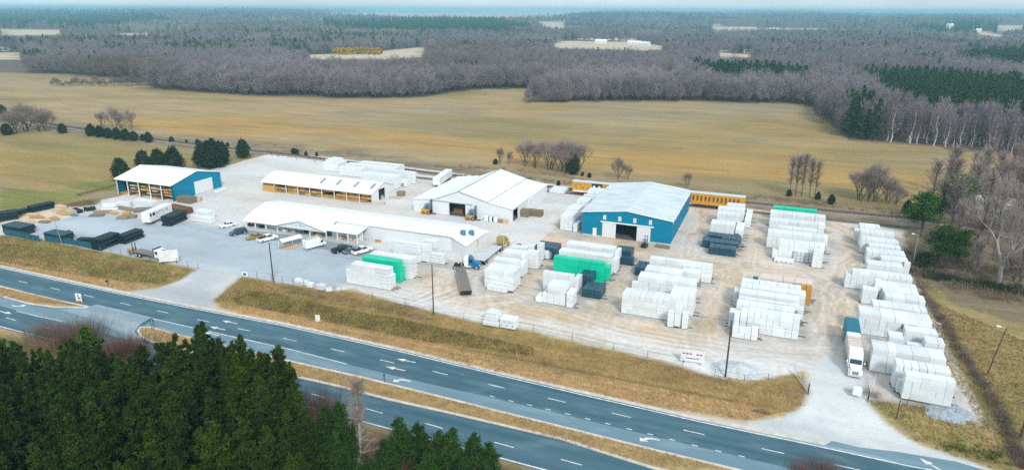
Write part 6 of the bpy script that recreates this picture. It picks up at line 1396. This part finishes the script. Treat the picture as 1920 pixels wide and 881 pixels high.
FB=[forest_bare(rs,h,r,900,.17) for h,r in ((16,4.2),(14,3.8),(17.5,4.),(12,3.9),(15,4.6))]
dm('bark_white',(.55,.51,.49),rough=.9,var=.2)
FBP=[forest_bare(rs,h,r,600,.16,'bare_far','bark_white') for h,r in ((19,2.8),(20.5,2.6),(18,3.))]
for _p in FBP:
    for _v in _p[0].vertices: _v.co.x*=1.6; _v.co.y*=1.6
FBC=[forest_bare(rs,h,r,480,.27) for h,r in ((16,4.6),(14,4.4),(17,4.4),(13,4.6))]
FP=[(trunk_mesh('trunk',12,.2,'bark_pine',n=5),quads_mesh('crown',pine_pts(rs,h,r,1100,.75,.1),'pine_far')) for h,r in ((17,3.4),(15,3.2),(18,3.))]
def joined(name,pair,m2):
    tm,cm=pair; me=bpy.data.meshes.new(name); import bmesh; bm=bmesh.new(); bm.from_mesh(tm); n0=len(bm.faces); bm.from_mesh(cm); bm.faces.ensure_lookup_table()
    for i,f in enumerate(bm.faces): f.material_index=0 if i<n0 else 1
    me.materials.append(tm.materials[0]); me.materials.append(cm.materials[0]); bm.to_mesh(me); bm.free(); return me
# ---- foreground pine wood
def near_wood():
    outline=[(-10,642),(40,650),(80,655),(120,640),(160,640),(200,668),(240,678),(262,655),(300,640),(330,655),(362,612),(392,640),(415,655),(445,640),(475,670),(510,660),(540,690),(556,730),(566,790),(575,870),(590,1000)]
    ox=[p[0] for p in outline]; oy=[p[1] for p in outline]; k=0; cells=[]
    for gx in np.arange(-150,-20,3.1):
        for gy in np.arange(18,82,3.1):
            x=gx+random.uniform(-1.2,1.2); y=gy+random.uniform(-1.2,1.2)
            i=random.randrange(5); h=(17,18.5,15.5,17.5,16)[i]; s=random.uniform(.82,1.12)
            tx,ty=P(x,y,ROADZ+h*s); bx_,by_=P(x,y,ROADZ)
            if tx<-60 or tx>572 or ty>905: continue
            lim=np.interp(tx,ox,oy)
            if ty<lim:                               # too tall for the skyline seen in the photo: shorten or drop
                if ty<lim-75: continue
                # solve scale so that the tip touches the outline
                lo,hi=.3,s
                for _ in range(20):
                    m=(lo+hi)/2
                    if P(x,y,ROADZ+h*m)[1]<lim+random.uniform(-4,10): hi=m
                    else: lo=m
                s=lo
            if s<.55: continue
            cells.append((x,y,i,s,P(x,y,ROADZ+h*s)))
    for (x,y,i,s,tp) in cells:
        if k>=290: break
        t_=tree('pine_tree','dark green pine crown in the foreground wood below the highway','pine',x,y,ROADZ,PINE[i][0],PINE[i][1],s*random.uniform(.85,1.2),random.uniform(0,6.28),'pines of the foreground wood',s); t_.rotation_euler[0]=random.uniform(-.04,.04); t_.rotation_euler[1]=random.uniform(-.04,.04); k+=1
    print('near pines',k)
    # skyline trees placed by eye: px of the tip, py of the tip, height
    for (px,py,h,i,lb) in ((375,606,19,1,'tallest pine on the skyline of the foreground wood'),(447,632,18,0,'second tall pine on the foreground skyline'),(408,637,16,2,'pine between the two tallest of the foreground'),(500,668,17,3,'pine left of the wood edge beside the highway'),(524,652,18,0,'last tall pine at the right edge of the foreground wood'),(325,628,15,4,'pine before the median tip in the foreground wood'),(265,650,14,2,'small dark pine left of the median tip'),(122,640,14,3,'dark pine at the left part of the foreground skyline')):
        z=ROADZ+h; x,y=G(px,py,z); tree('pine_tree',lb,'pine',x,y,ROADZ,PINE[i][0],PINE[i][1],h/(17,18.5,15.5,17.5,16)[i],random.uniform(0,6),'pines of the foreground wood')
    for (px,py,h,i,lb) in ((158,617,15,0,'lime green conifer standing out of the dark foreground wood'),(560,826,10,1,'lime green conifer at the right foot of the foreground wood'),(5,640,13,1,'small green pine at the left edge of the foreground')):
        z=ROADZ+h; x,y=G(px,py,z); hh=(9,10.5)[i]; tree('conifer',lb,'conifer',x,y,ROADZ,PINEL[i][0],PINEL[i][1],h/hh,1.,None)
    # cedars to the right of the pines
    for j,(px,py,h,lb) in enumerate(((607,765,9.5,'dark cedar before the pale bare tree'),(635,758,9,'dark cedar right behind the pale bare tree'),(748,788,8.5,'broad cedar at the highway edge, leftmost of four'),(785,797,8,'cedar between the broad cedar and the double one'),(822,812,8,'double-topped cedar beside the near carriageway'),(845,806,8.5,'cedar with reddish tips, middle of the highway row'),(888,818,8,'bright green cedar before the last one of the row'),(918,832,7,'last small cedar of the highway row'),(655,855,7,'low cedar at the bottom edge below the bare tree'),(690,862,6,'low green cedar at the bottom edge, right of the bare tree'),(590,800,8,'dark cedar tucked under the tall pines'),(625,815,7.5,'dark cedar in the gap left of the pale bare tree'),(722,828,7,'dark cedar filling the gap right of the pale bare tree'),(648,800,8,'dark cedar behind the foot of the pale bare tree'),(800,850,7,'low cedar before the double-topped one'),(868,862,6.5,'low cedar at the bottom edge before the highway row'))):
        z=ROADZ+h; x,y=G(px,py,z); i=j%3; tree('cedar_tree',lb,'cedar',x,y,ROADZ,CEDARN[i][0],CEDARN[i][1],h/8.8,j*1.3)
    # the pale bare tree
    x,y,_=G(678,882,ROADZ)+(0,); h=hgt(678,878,700)*1.04; tm,cm=BAREN[0]; tree('bare_tree','pale bare tree with spreading lower limbs standing between the cedars','tree',x,y,ROADZ,tm,cm,h/12.5,.6)
    # red-brown and pale leafless brush
    def brush(px,py,h,w,n,m,label,tw=.035):
        x,y=G(px,py,ROADZ+h*.5); p=rs.normal(size=(n,3))*np.array([w*.38,w*.38,h*.05]); a=p.copy(); d=np.stack([p[:,0]*.35,p[:,1]*.35,np.full(n,h*.5)],1)+rs.normal(0,.35,(n,3)); 
        k2=n; st=rs.uniform(0,.5,n)[:,None]; P0=p+d*st; P1=P0+d*rs.uniform(.3,.8,n)[:,None]+rs.normal(0,.25,(n,3)); o=inst(quads_mesh('shrub',slivers(P0,P1,tw,rs),m),'shrub',None,(x,y,ROADZ)); tag(o,label,'shrub')
    brush(230,640,7,6,2600,'red_brush','reddish bare shrub at the lower edge of the near carriageway'); brush(150,605,8,5,2000,'brush','grey-brown bare shrub behind the lime conifer'); brush(75,610,7,6,1800,'brush','thin bare shrub over the near carriageway, far left',.03); brush(115,625,7,5,1500,'red_brush','thin reddish shrub left of the lime conifer',.03)
    brush(205,645,6,5,1500,'brush','bare shrub between the lime conifer and dark pine',.03); brush(590,745,8,5,1800,'red_brush','reddish bare brush beside the tall pines'); brush(572,790,8,4,2000,'brush','brown bare brush under the tall pines'); brush(715,845,6,6,2600,'brush','tangled brown brush at the foot of the bare tree'); brush(765,858,5,5,2200,'red_brush','reddish brush in front of the cedar row'); brush(740,830,5,4,1200,'brush','pale twiggy brush beside the cedars'); brush(1548,868,4,3,900,'red_brush','reddish twig crown peeking over the near road edge',.03); brush(1500,872,3,2,500,'red_brush','small twig tuft left of the other on the near road edge',.03)
near_wood()
# ---- trees near the tracks and around the yard
def at(px,py,top,pair,name,label,cat,h0,sx=1.,group=None,rz=None):
    x,y=G(px,py); h=hgt(px,py,top); return tree(name,label,cat,x,y,float(terrain(x,y)),pair[0],pair[1],h/h0*sx,random.uniform(0,6) if rz is None else rz,group,h/h0)
CE=[(229,338,297,1.1,'round dark cedar left of the teal shed'),(271,322,282,1.0,'dark cedar behind the left end of the teal shed'),(300,322,281,1.2,'dark cedar behind the middle of the teal shed'),(328,322,276,1.1,'dark cedar with ragged top behind the teal shed roof'),(385,312,268,1.3,'left half of the broad cedar pair beyond the teal shed'),(402,314,262,1.3,'middle cedar of the broad clump beyond the teal shed'),(418,308,266,1.0,'right cedar of the broad clump beyond the teal shed'),(457,296,261,1.0,'neat oval cedar at the corner of the far paving'),
 (172,255,233,1.3,'first cedar of the row by the tracks'),(188,257,236,1.3,'second cedar of the row by the tracks'),(204,259,240,1.3,'third cedar of the row by the tracks'),(220,261,240,1.3,'fourth cedar of the row by the tracks'),(236,263,242,1.3,'fifth cedar of the row by the tracks'),(252,264,246,1.2,'sixth cedar of the row by the tracks'),(279,267,248,1.2,'last cedar of the row by the tracks'),(118,250,232,1.3,'dark cedar between the bare clump and the cedar row'),(14,253,232,1.4,'dark cedar at the far left'),(5,215,197,1.4,'dark cedar at the left picture edge'),(268,264,252,1.2,'squat cedar just before the last of the row'),
 (322,267,256,1.2,'small shrub cedar by the tracks, left of three'),(350,268,262,1.2,'tiny cedar by the tracks, middle of three'),(371,271,261,1.4,'small cedar by the tracks, right of three'),(427,275,267,1.2,'tiny cedar left of the oval one'),(551,289,278,1.4,'low dark bush at the end of the far paving'),(556,290,279,1.3,'low dark bush right of its twin by the far paving'),(574,292,284,1.2,'tiny dark bush between two others by the tracks'),(594,293,285,1.,'last tiny bush by the tracks'),
 (1075,327,288,.9,'tall dark cedar under the spreading bare trees'),(929,308,298,1.3,'small dark cedar at the left end of the bare trees'),(1105,333,324,1.3,'low dark bush right of the tall cedar'),(1092,330,322,1.1,'smaller dark bush beside the tall cedar'),(1479,368,355,1.1,'small dark cedar under the leaning trunks'),(1533,375,360,1.0,'small round cedar by the tracks'),(1558,383,365,1.1,'larger round cedar by the tracks'),(1047,348,338,1.,'dark bush between tracks and barn'),(1700,400,375,1.,'dark bush left of the east wood')]
for j,(px,py,top,w,lb) in enumerate(CE): at(px,py,top,CEDAR[j%3],'cedar_tree',lb,'cedar',7.,w)
BT=[(985,312,262,0,.8,'slim bare tree left of the spreading pair'),(1003,315,266,0,.8,'bare tree with grey twigs beside the slim one'),(1031,318,262,0,1.05,'spreading bare tree, left of the big pair'),(1062,322,257,1,1.1,'largest spreading bare tree by the tracks'),(1050,322,268,2,.8,'bare tree half hidden behind the largest one'),(1085,320,266,2,.8,'bare tree right behind the tall cedar'),(938,308,276,0,.5,'thin bare sapling beside the small cedar'),(955,309,282,1,.5,'second thin sapling left of the bare trees'),
 (1159,335,292,1,.7,'small twiggy tree before the teal warehouse roof'),(1176,337,308,2,.5,'dark slim tree beside the small twiggy one'),(1288,352,323,2,.6,'bush-like bare tree behind the slotted rail car'),(50,247,190,1,1.2,'big pale bare tree in the clump at upper left'),(30,250,205,0,1.2,'bare tree left in the upper left clump'),(72,247,200,2,1.2,'bare tree right in the upper left clump'),(88,246,208,0,1.0,'last bare tree of the upper left clump'),(193,240,208,0,.7,'thin bare tree above the cedar row, left'),(217,241,197,1,.7,'tallest thin bare tree above the cedar row'),(227,241,210,2,.8,'dense dark bare tree above the cedar row'),(246,242,206,0,.6,'thin bare tree above the cedar row, right'),
 (1612,376,318,0,.9,'gnarled bare tree east of the leaning trunks'),(1628,378,310,1,.7,'gnarled bare tree with a leaning stem'),(1640,378,304,2,.7,'tall gnarled bare tree by the tracks'),(1664,380,335,0,.9,'low wide bare tree next to the east wood'),(1680,384,345,1,1.,'twiggy thicket tree at the west side of the east wood')]
for (px,py,top,i,w,lb) in BT: at(px,py,top,BARE[i],'bare_tree',lb,'tree',14.2,w)
for (px,py,top,i,lb) in ((1480,368,294,0,'slender trunked tree, first of the leaning group'),(1491,368,292,1,'slender trunked tree, second of the leaning group'),(1502,369,290,0,'slender trunked tree, third of the leaning group'),(1517,370,300,1,'slender trunked tree, fourth of the leaning group'),(1527,371,303,0,'slender trunked tree, last of the leaning group')): at(px,py,top,TALL[i],'bare_tree',lb,'tree',15.,.85)
# small scrub along the tracks as one mass
def scrub_mass(name,label,pts,spread,n,h,w,m,z0=0.,kind='stuff',cat='scrub',per=50):
    P0=[];P1=[]
    for _ in range(n):
        i=random.randrange(len(pts)-1); t=random.random(); a,b=pts[i],pts[i+1]; x=a[0]*(1-t)+b[0]*t+random.gauss(0,spread); y=a[1]*(1-t)+b[1]*t+random.gauss(0,spread*.6)
        hh=h*random.uniform(.3,1.1); c=np.array([x,y,z0+H(y)]); k=per; o=rs.normal(size=(k,3))*np.array([hh*.28,hh*.28,0]); d=np.stack([o[:,0]*.7,o[:,1]*.7,np.full(k,hh*.75)],1)+rs.normal(0,hh*.12,(k,3)); st=rs.uniform(0,.5,(k,1)); P0.append(c+o+d*st); P1.append(c+o+d*(st+rs.uniform(.2,.5,(k,1))))
    me=quads_mesh(name,slivers(np.concatenate(P0),np.concatenate(P1),w,rs),m); o=inst(me,name); return tag(o,label,cat,None,kind)
tr=lambda L:[G(*p) for p in L]
scrub_mass('trackside_scrub','brown leafless scrub along both sides of the railway',tr([(300,268),(560,296),(800,325),(950,333),(1100,345),(1280,362),(1480,378),(1700,405)]),2.5,260,1.5,.05,'brush')
scrub_mass('trackside_scrub','grey scrub on the field side of the railway',tr([(100,240),(300,262),(560,281),(800,312),(960,318),(1100,338),(1450,372),(1700,398)]),2.0,300,1.9,.05,'bare_twigs')
scrub_mass('yard_brush','tall tan weeds behind the west yard',tr([(118,388),(150,386),(185,382)]),1.2,46,3.2,.06,'weed') if leafmat('weed',(.26,.19,.08)) is None else 0
scrub_mass('field_edge_scrub','brown weeds along the fence of the west field',tr([(140,368),(180,358),(218,348)]),.7,60,1.3,.05,'brush')
scrub_mass('hedge','long brown leafless hedge along the east fence',tr([(1700,470),(1712,510),(1738,560),(1775,615),(1820,690),(1870,765),(1910,830),(1925,860)]),.35,420,1.7,.045,'hedge_brown',per=60) if leafmat('hedge_brown',(.20,.145,.12)) is None else 0
scrub_mass('bank_brush','grey brush and dry stalks on the bank below the fence',[GT(*p)[:2] for p in [(500,537),(560,548),(620,560),(680,578)]],1.3,150,.8,.03,'brush',per=36)
scrub_mass('bank_brush','grey brush on the bank below the brown pole',[GT(*p)[:2] for p in [(690,575),(740,583),(800,600)]],1.0,120,.8,.03,'brush',per=36)
scrub_mass('gate_brush','twiggy brush around the right gate post',[GT(*p)[:2] for p in [(1622,735),(1640,742),(1660,765)]],.8,26,1.4,.03,'bare_twigs')
scrub_mass('roadside_scrub','pile of grey sticks beside the left entrance curve',[GT(*p)[:2] for p in [(1415,770),(1442,775)]],.4,30,.6,.04,'bare_twigs'); scrub_mass('roadside_scrub','green and grey brush in the bottom right corner',[GT(*p)[:2] for p in [(1790,845),(1830,850),(1900,862)]],2.,60,1.2,.04,'shrub_green')
# ---- grass: dry tufts on the banks, verges and medians
def tufts(name,label,polys,n,h,w,m,zf):
    P0=[];
    for poly,share in polys:
        wp=np.array(poly); lo=wp.min(0);hi=wp.max(0); k=int(n*share); x=rs.uniform(lo[0],hi[0],k); y=rs.uniform(lo[1],hi[1],k); s=inpoly(x,y,poly); x,y=x[s],y[s]; P0.append(np.stack([x,y,zf(x,y)],-1))
    P0=np.concatenate(P0); P0=np.repeat(P0,3,0)+rs.normal(size=(len(P0)*3,3))*np.array([.12,.12,0]); d=rs.normal(size=P0.shape)*.35; d[:,2]=1; 
    o=inst(quads_mesh(name,slivers(P0,P0+d*(rs.uniform(.4,1.2,len(P0))*h)[:,None],w,rs),m),name); return tag(o,label,'grass',None,'stuff')
leafmat('tuft_tan',(.45,.30,.145),var=.3,scale=.25); leafmat('tuft_olive',(.17,.16,.045),var=.4,scale=.25)
zt=lambda x,y:np.interp(y,[104,110,119,123],[ROADZ,ROADZ,-.25,0.])
g3=lambda L:[GT(*p)[:2] for p in L]
BANKW=g3([(-60,450),(45,448),(190,478),(372,506),(335,528),(240,546),(0,498),(-60,486)]); BANKE=g3([(455,520),(630,548),(870,600),(1150,660),(1330,706),(1510,720),(1505,760),(1400,788),(1150,745),(900,690),(700,642),(415,576),(405,560)]); RIGHTG=g3([(1630,752),(1740,760),(1840,800),(1780,700),(1720,545),(1760,570),(1925,640),(1925,880),(1860,868),(1740,832)])
tufts('grass','dry tan grass tufts on the banks beside the highway',[(BANKE,1.),(BANKW,.35),(RIGHTG,.5)],26000,.34,.06,'tuft_tan',zt)
tufts('grass','olive winter grass tufts on the banks and the east field',[(g3([(0,455),(100,468),(250,500),(340,515),(300,532),(200,524),(80,505),(0,490)]),.5),(g3([(440,545),(500,548),(620,575),(760,600),(900,630),(1000,652),(1000,668),(800,640),(600,600),(440,570)]),1.),(RIGHTG,.8)],13000,.3,.07,'tuft_olive',zt)
tufts('grass','dry grass on the long median of the highway',[([g2(*p) for p in [(285,616),(544,679),(840,750),(1079,809),(1366,880),(1220,874),(960,800),(726,745),(440,675),(290,640)]],1.),([g2(*p) for p in [(-60,527),(60,553),(150,575),(50,566),(-60,545)]],.3)],12000,.26,.06,'tuft_tan',lambda x,y:np.full(len(x),ROADZ+.165))
# ---- the wood east of the yard
def east_wood():
    k=0; poly=[(1730,430),(1700,400),(1740,372),(1800,352),(1925,330),(2060,345),(2100,560),(1960,585),(1900,560),(1860,566),(1800,560),(1765,520),(1740,480)]
    wp=tr(poly); xs_=[p[0] for p in wp]; ys_=[p[1] for p in wp]
    for gx in np.arange(min(xs_),max(xs_),8.5):
        for gy in np.arange(min(ys_),max(ys_),10.):
            x=gx+random.uniform(-2,2); y=gy+random.uniform(-2.5,2.5)
            if not inpoly(np.array([x]),np.array([y]),wp)[0]: continue
            px,py=P(x,y,0); 
            if px>1990: continue
            h=random.uniform(11,17) if py<470 else random.uniform(7,12); i=random.randrange(3); pr=BARE[i] if random.random()<.15 else TALL[i%2]
            tree('bare_tree','leafless grey-brown tree in the wood east of the yard','tree',x,y,0,pr[0],pr[1],h/14.2*random.uniform(.9,1.2),random.uniform(0,6),'bare trees of the east wood',h/14.2); k+=1
    print('east',k)
    scrub_mass('undergrowth','brown thicket under the east wood',tr([(1760,470),(1800,520),(1900,500),(1930,420),(1800,430),(1780,540),(1900,560)]),4.5,420,2.6,.06,'brush',per=60)
    scrub_mass('undergrowth','dark green honeysuckle under the east wood edge',tr([(1725,480),(1745,520),(1880,545),(1930,550)]),2.,160,2.4,.14,'cedar',per=60)
    at(1872,530,345,BAREN2[0],'bare_tree','big pale-trunked bare tree at the front of the east wood','tree',15.,.8)
    for (px,py,top,s,lb) in ((1726,442,360,1.5,'green pine at the corner of the east wood'),(1782,432,328,1.4,'tall green pine rising from the east wood'),(1757,492,420,1.5,'bright green pine low in the east wood'),(1792,500,428,1.5,'second bright green pine low in the east wood'),(1915,440,350,1.5,'green pine at the right picture edge')): at(px,py,top,PINEG[0 if top<370 else 1],'pine_tree',lb,'pine',12.,s)
BAREN2=[bare_tree_meshes(rs,15,1.15,5,3600,.05,.40,'bark_pale','bare_twigs',f0=.22)]
def clump_pine(rs,h,nc=9,m='shrub_pine'):
    C=[]
    for i in range(nc):
        z=h*(.33+.64*i/nc); a=rs.uniform(0,6.28); r=rs.uniform(.5,2.4)*(1.15-.8*i/nc); c=np.array([math.cos(a)*r,math.sin(a)*r,z]); k=330; w_=.9-.35*i/nc; C.append(c+rs.normal(size=(k,3))*np.array([w_,w_,.36]))
    return trunk_mesh('trunk',h*.95,.2,'bark_pine'),quads_mesh('crown',leaf_cards(np.concatenate(C),.34,rs),m)
leafmat('shrub_pine',(.05,.11,.012)); PINEG=[clump_pine(rs,12,17),clump_pine(rs,12,12)]
east_wood()
# ---- forests to the horizon
def far_forest():
    r_=np.random.default_rng(11); XS=[];YS=[]; d=230.
    th0=math.pi/2+YAW
    while d<11500:
        s=max(5.6,d*.0082); n=int(1.62*d/s); th=th0+np.linspace(-.81,.81,n)+r_.uniform(-.5,.5,n)*s/d; dd=d+r_.uniform(-.5,.5,n)*s; XS.append(np.cos(th)*dd); YS.append(np.sin(th)*dd); d+=s
    x=np.concatenate(XS);y=np.concatenate(YS); z=terrain(x,y); D=np.hypot(x,y)
    keep=y>G(960,300)[1]
    bx_,by_,_=Pv(x,y,z); infield=inpoly(bx_,by_,FIELD); keep&=~infield
    HT=16.
    keep&=~clearing(x,y,D)
    for f in (0.,.3,.6,.85,1.):
        a,b,_=Pv(x,y,z+HT*f)
        for p in PATCH: keep&=~inpoly(a,b,p)
    keep&=(bx_>-160)&(bx_<2090)
    x,y,z,D,bx_,by_=[v[keep] for v in (x,y,z,D,bx_,by_)]
    tx,ty,_=Pv(x,y,z+HT)
    # kinds: 0 bare, 1 evergreen, 2 pale tall bare
    nz=fbm(x,y,130,201); nz2=fbm(x,y,45,205); ever=((nz>.62)&(nz2>.42))|(nz2>.80)
    pinepoly=[[(1608,130),(1720,128),(1830,138),(1990,148),(1990,262),(1925,240),(1840,226),(1760,206),(1700,182)],[(1790,100),(1830,92),(1925,92),(1925,118),(1850,115)],[(600,38),(760,36),(940,38),(1000,50),(930,57),(700,57),(610,52)],[(1700,52),(1800,40),(1925,44),(1925,58),(1760,62)],[(1580,175),(1640,170),(1660,215),(1620,225),(1590,210)],[(1290,112),(1440,120),(1520,130),(1500,140),(1330,135)],[(0,28),(270,26),(330,40),(200,48),(0,45)],[(1440,120),(1480,122),(1530,140),(1440,135)]]
    ntest=np.zeros(len(x),bool)
    for p in pinepoly: ntest|=inpoly(tx,ty+2,p)
    near_band=(by_>110)&(D<900)&~ntest; ever&=~(near_band&(nz2<.83)); ever|=((nz2>.66)&(D>950)&(r_.uniform(0,1,len(x))<.8)); ever|=ntest; ever|=(D>800)&(r_.uniform(0,1,len(x))<.05)
    kind=np.where(ever,1,0); kind[(bx_>1655)&inpoly(bx_,by_+22,FIELD)]=2; kind[(bx_>1520)&(bx_<1655)&inpoly(bx_,by_+40,FIELD)&(r_.uniform(0,1,len(x))<.45)]=0
    # individuals: the nearest of the bare trees and evergreens along the forest edge
    vis_w=(bx_>-40)&(bx_<1960)
    sc=r_.uniform(.75,1.2,len(x)); rot=r_.uniform(0,6.28,len(x)); var=r_.integers(0,100,len(x))
    # distance of every tree to the field edge: nearer edge rows show whole
    ind=np.zeros(len(x),bool)
    for kd,cap in ((0,110),(1,60),(2,120)):
        c=np.where((kind==kd)&vis_w)[0]
        px,py=bx_[c],by_[c]
        # front row: the pixel just below the foot belongs to the field
        fr=np.zeros(len(c),bool)
        for dy in (2.,5.,9.): fr|=inpoly(px,py+dy,FIELD)
        o=np.lexsort((D[c],~fr)); ind[c[o[:cap]]]=True
    lab={0:('bare_tree','grey leafless tree in the front rows of the wood across the fields','tree','bare trees at the edge of the far wood'),1:('evergreen_tree','dark evergreen among the grey trees of the far wood','evergreen','evergreens at the edge of the far wood'),2:('pale_trunked_tree','tall pale-trunked bare tree in the row at the east field edge','tree','pale trunked trees at the east field edge')}
    for i in np.where(ind)[0]:
        kd=int(kind[i]); pr=(FB[var[i]%5],FP[var[i]%3],FBP[var[i]%3])[kd]; nm,lb,ct,gr=lab[kd]
        tree(nm,lb,ct,float(x[i]),float(y[i]),float(z[i]),pr[0],pr[1],float(sc[i])*(1 if kd<2 else .95),float(rot[i]),gr)
    print('forest total',len(x),'individual',int(ind.sum()),[int((kind==q).sum()) for q in (0,1,2)],int(ntest.sum()),x[:3],D.min())
    # the rest: two masses of instanced trees
    def mass(name,label,sel,protos,scl):
        me=bpy.data.meshes.new(name); n=len(sel); me.vertices.add(n); me.vertices.foreach_set('co',np.stack([x[sel],y[sel],z[sel]],-1).astype(np.float32).ravel())
        for an,ty_,vals in (('s','FLOAT',scl),('r','FLOAT',rot[sel]),('k','INT',var[sel]%len(protos))):
            a=me.attributes.new(an,ty_,'POINT'); a.data.foreach_set('value',np.asarray(vals,np.float32 if ty_=='FLOAT' else np.int32))
        o=bpy.data.objects.new(name,me); COL.objects.link(o); tag(o,label,'trees',None,'stuff')
        ng=bpy.data.node_groups.new(name,'GeometryNodeTree'); ng.interface.new_socket('Geometry',in_out='INPUT',socket_type='NodeSocketGeometry'); ng.interface.new_socket('Geometry',in_out='OUTPUT',socket_type='NodeSocketGeometry')
        N=ng.nodes;Lk=ng.links; gi=N.new('NodeGroupInput');go=N.new('NodeGroupOutput'); jn=N.new('GeometryNodeJoinGeometry')
        def named(an,ty_):
            q=N.new('GeometryNodeInputNamedAttribute'); q.data_type=ty_; q.inputs['Name'].default_value=an; return q.outputs[0]
        s_,rr,kk=named('s','FLOAT'),named('r','FLOAT'),named('k','INT')
        cx=N.new('ShaderNodeCombineXYZ'); Lk.new(rr,cx.inputs[2])
        for j,pm in enumerate(protos):
            oi=N.new('GeometryNodeJoinGeometry')
            for ob in pm.children:
                q=N.new('GeometryNodeObjectInfo'); q.inputs['Object'].default_value=ob; q.inputs['As Instance'].default_value=True; Lk.new(q.outputs['Geometry'],oi.inputs[0])
            ip=N.new('GeometryNodeInstanceOnPoints'); cmp=N.new('FunctionNodeCompare'); cmp.data_type='INT'; cmp.operation='EQUAL'; Lk.new(kk,cmp.inputs[2]); cmp.inputs[3].default_value=j
            Lk.new(gi.outputs[0],ip.inputs['Points']); Lk.new(cmp.outputs[0],ip.inputs['Selection']); Lk.new(oi.outputs[0],ip.inputs['Instance']); Lk.new(cx.outputs[0],ip.inputs['Rotation']); Lk.new(s_,ip.inputs['Scale']); Lk.new(ip.outputs[0],jn.inputs[0])
        Lk.new(jn.outputs[0],go.inputs[0]); md=o.modifiers.new('scatter','NODES'); md.node_group=ng
    # prototypes are real trees of the wood, standing at its edge
    def protos(pairs,name,label,cat,px0,py0,group):
        out=[]
        for j,pr in enumerate(pairs):
            xx,yy=G(px0+j*9,py0-j*.6); out.append(tree(name,label,cat,xx,yy,float(terrain(xx,yy)),pr[0],pr[1],1.,0,group))
        return out
    pb=protos(FBC,'bare_tree',lab[0][1],'tree',700,180,lab[0][3]); pe=protos(FP,'evergreen_tree',lab[1][1],'evergreen',1660,250,lab[1][3])
    grow=1+np.clip((D-1500)/3500,0,1.3)
    m0=np.where((kind!=1)&~ind)[0]; m1=np.where((kind==1)&~ind)[0]
    mass('distant_woods','grey leafless woods stretching to the horizon',m0,pb,sc[m0]*grow[m0]*np.where(kind[m0]==2,1.15,1.)); mass('distant_evergreens','dark evergreen stands among the distant woods',m1,pe,sc[m1]*grow[m1]*.95)
far_forest()
# hedgerow tongue of small bare trees into the left field, yellow shrubs beyond
for i in range(26):
    px=98+i*6.8; py=161+random.uniform(-1.5,1); top=py-random.uniform(8,18)*(1 if i<20 else 1.2); at(px,py,top,FB[i%5],'small_bare_tree','small leafless bare tree of the hedgerow in the upper left field','tree',16.,1.6,'hedgerow trees in the upper left field')
for i in range(14):  # bare trees tapering off at the tip of the wood
    px=985+i*6; py=192; at(px,py,py-6-i*1.8,FB[i%5],'small_bare_tree','small leafless bare tree at the tapering tip of the wood','tree',16.,1.3,'bare trees at the tip of the wood')
for i in range(8):
    px=634+i*11+random.uniform(-2,2); x,y=G(px,112); o=inst(quads_mesh('yellow_shrub',cedar_pts(rs,9,7,300,1.6),'yellow_shrub'),'yellow_shrub',None,(x,y,6)); tag(o,'yellow flowering shrub in the clearing beyond the grey wood','shrub','yellow shrubs beyond the wood')
x,y=G(865,210)
# ================================================================ HAZE
hz=MB(); hz.box(-15000,-400,Zmin-3,15000,15500,max(HC+6,Zmax+38)); o=hz.obj('haze','dark'); o.data.materials.clear()
hm=bpy.data.materials.new('haze'); hm.use_nodes=True; n=hm.node_tree.nodes; n.remove(n['Principled BSDF']); pv=n.new('ShaderNodeVolumePrincipled'); pv.inputs['Color'].default_value=(.42,.82,1.,1); pv.inputs['Density'].default_value=HAZE_D; pv.inputs['Anisotropy'].default_value=.2
hm.node_tree.links.new(pv.outputs[0],n['Material Output'].inputs['Volume']); o.data.materials.append(hm); o['kind']='stuff'; tag(o,'pale blue haze over the distant woods','haze')
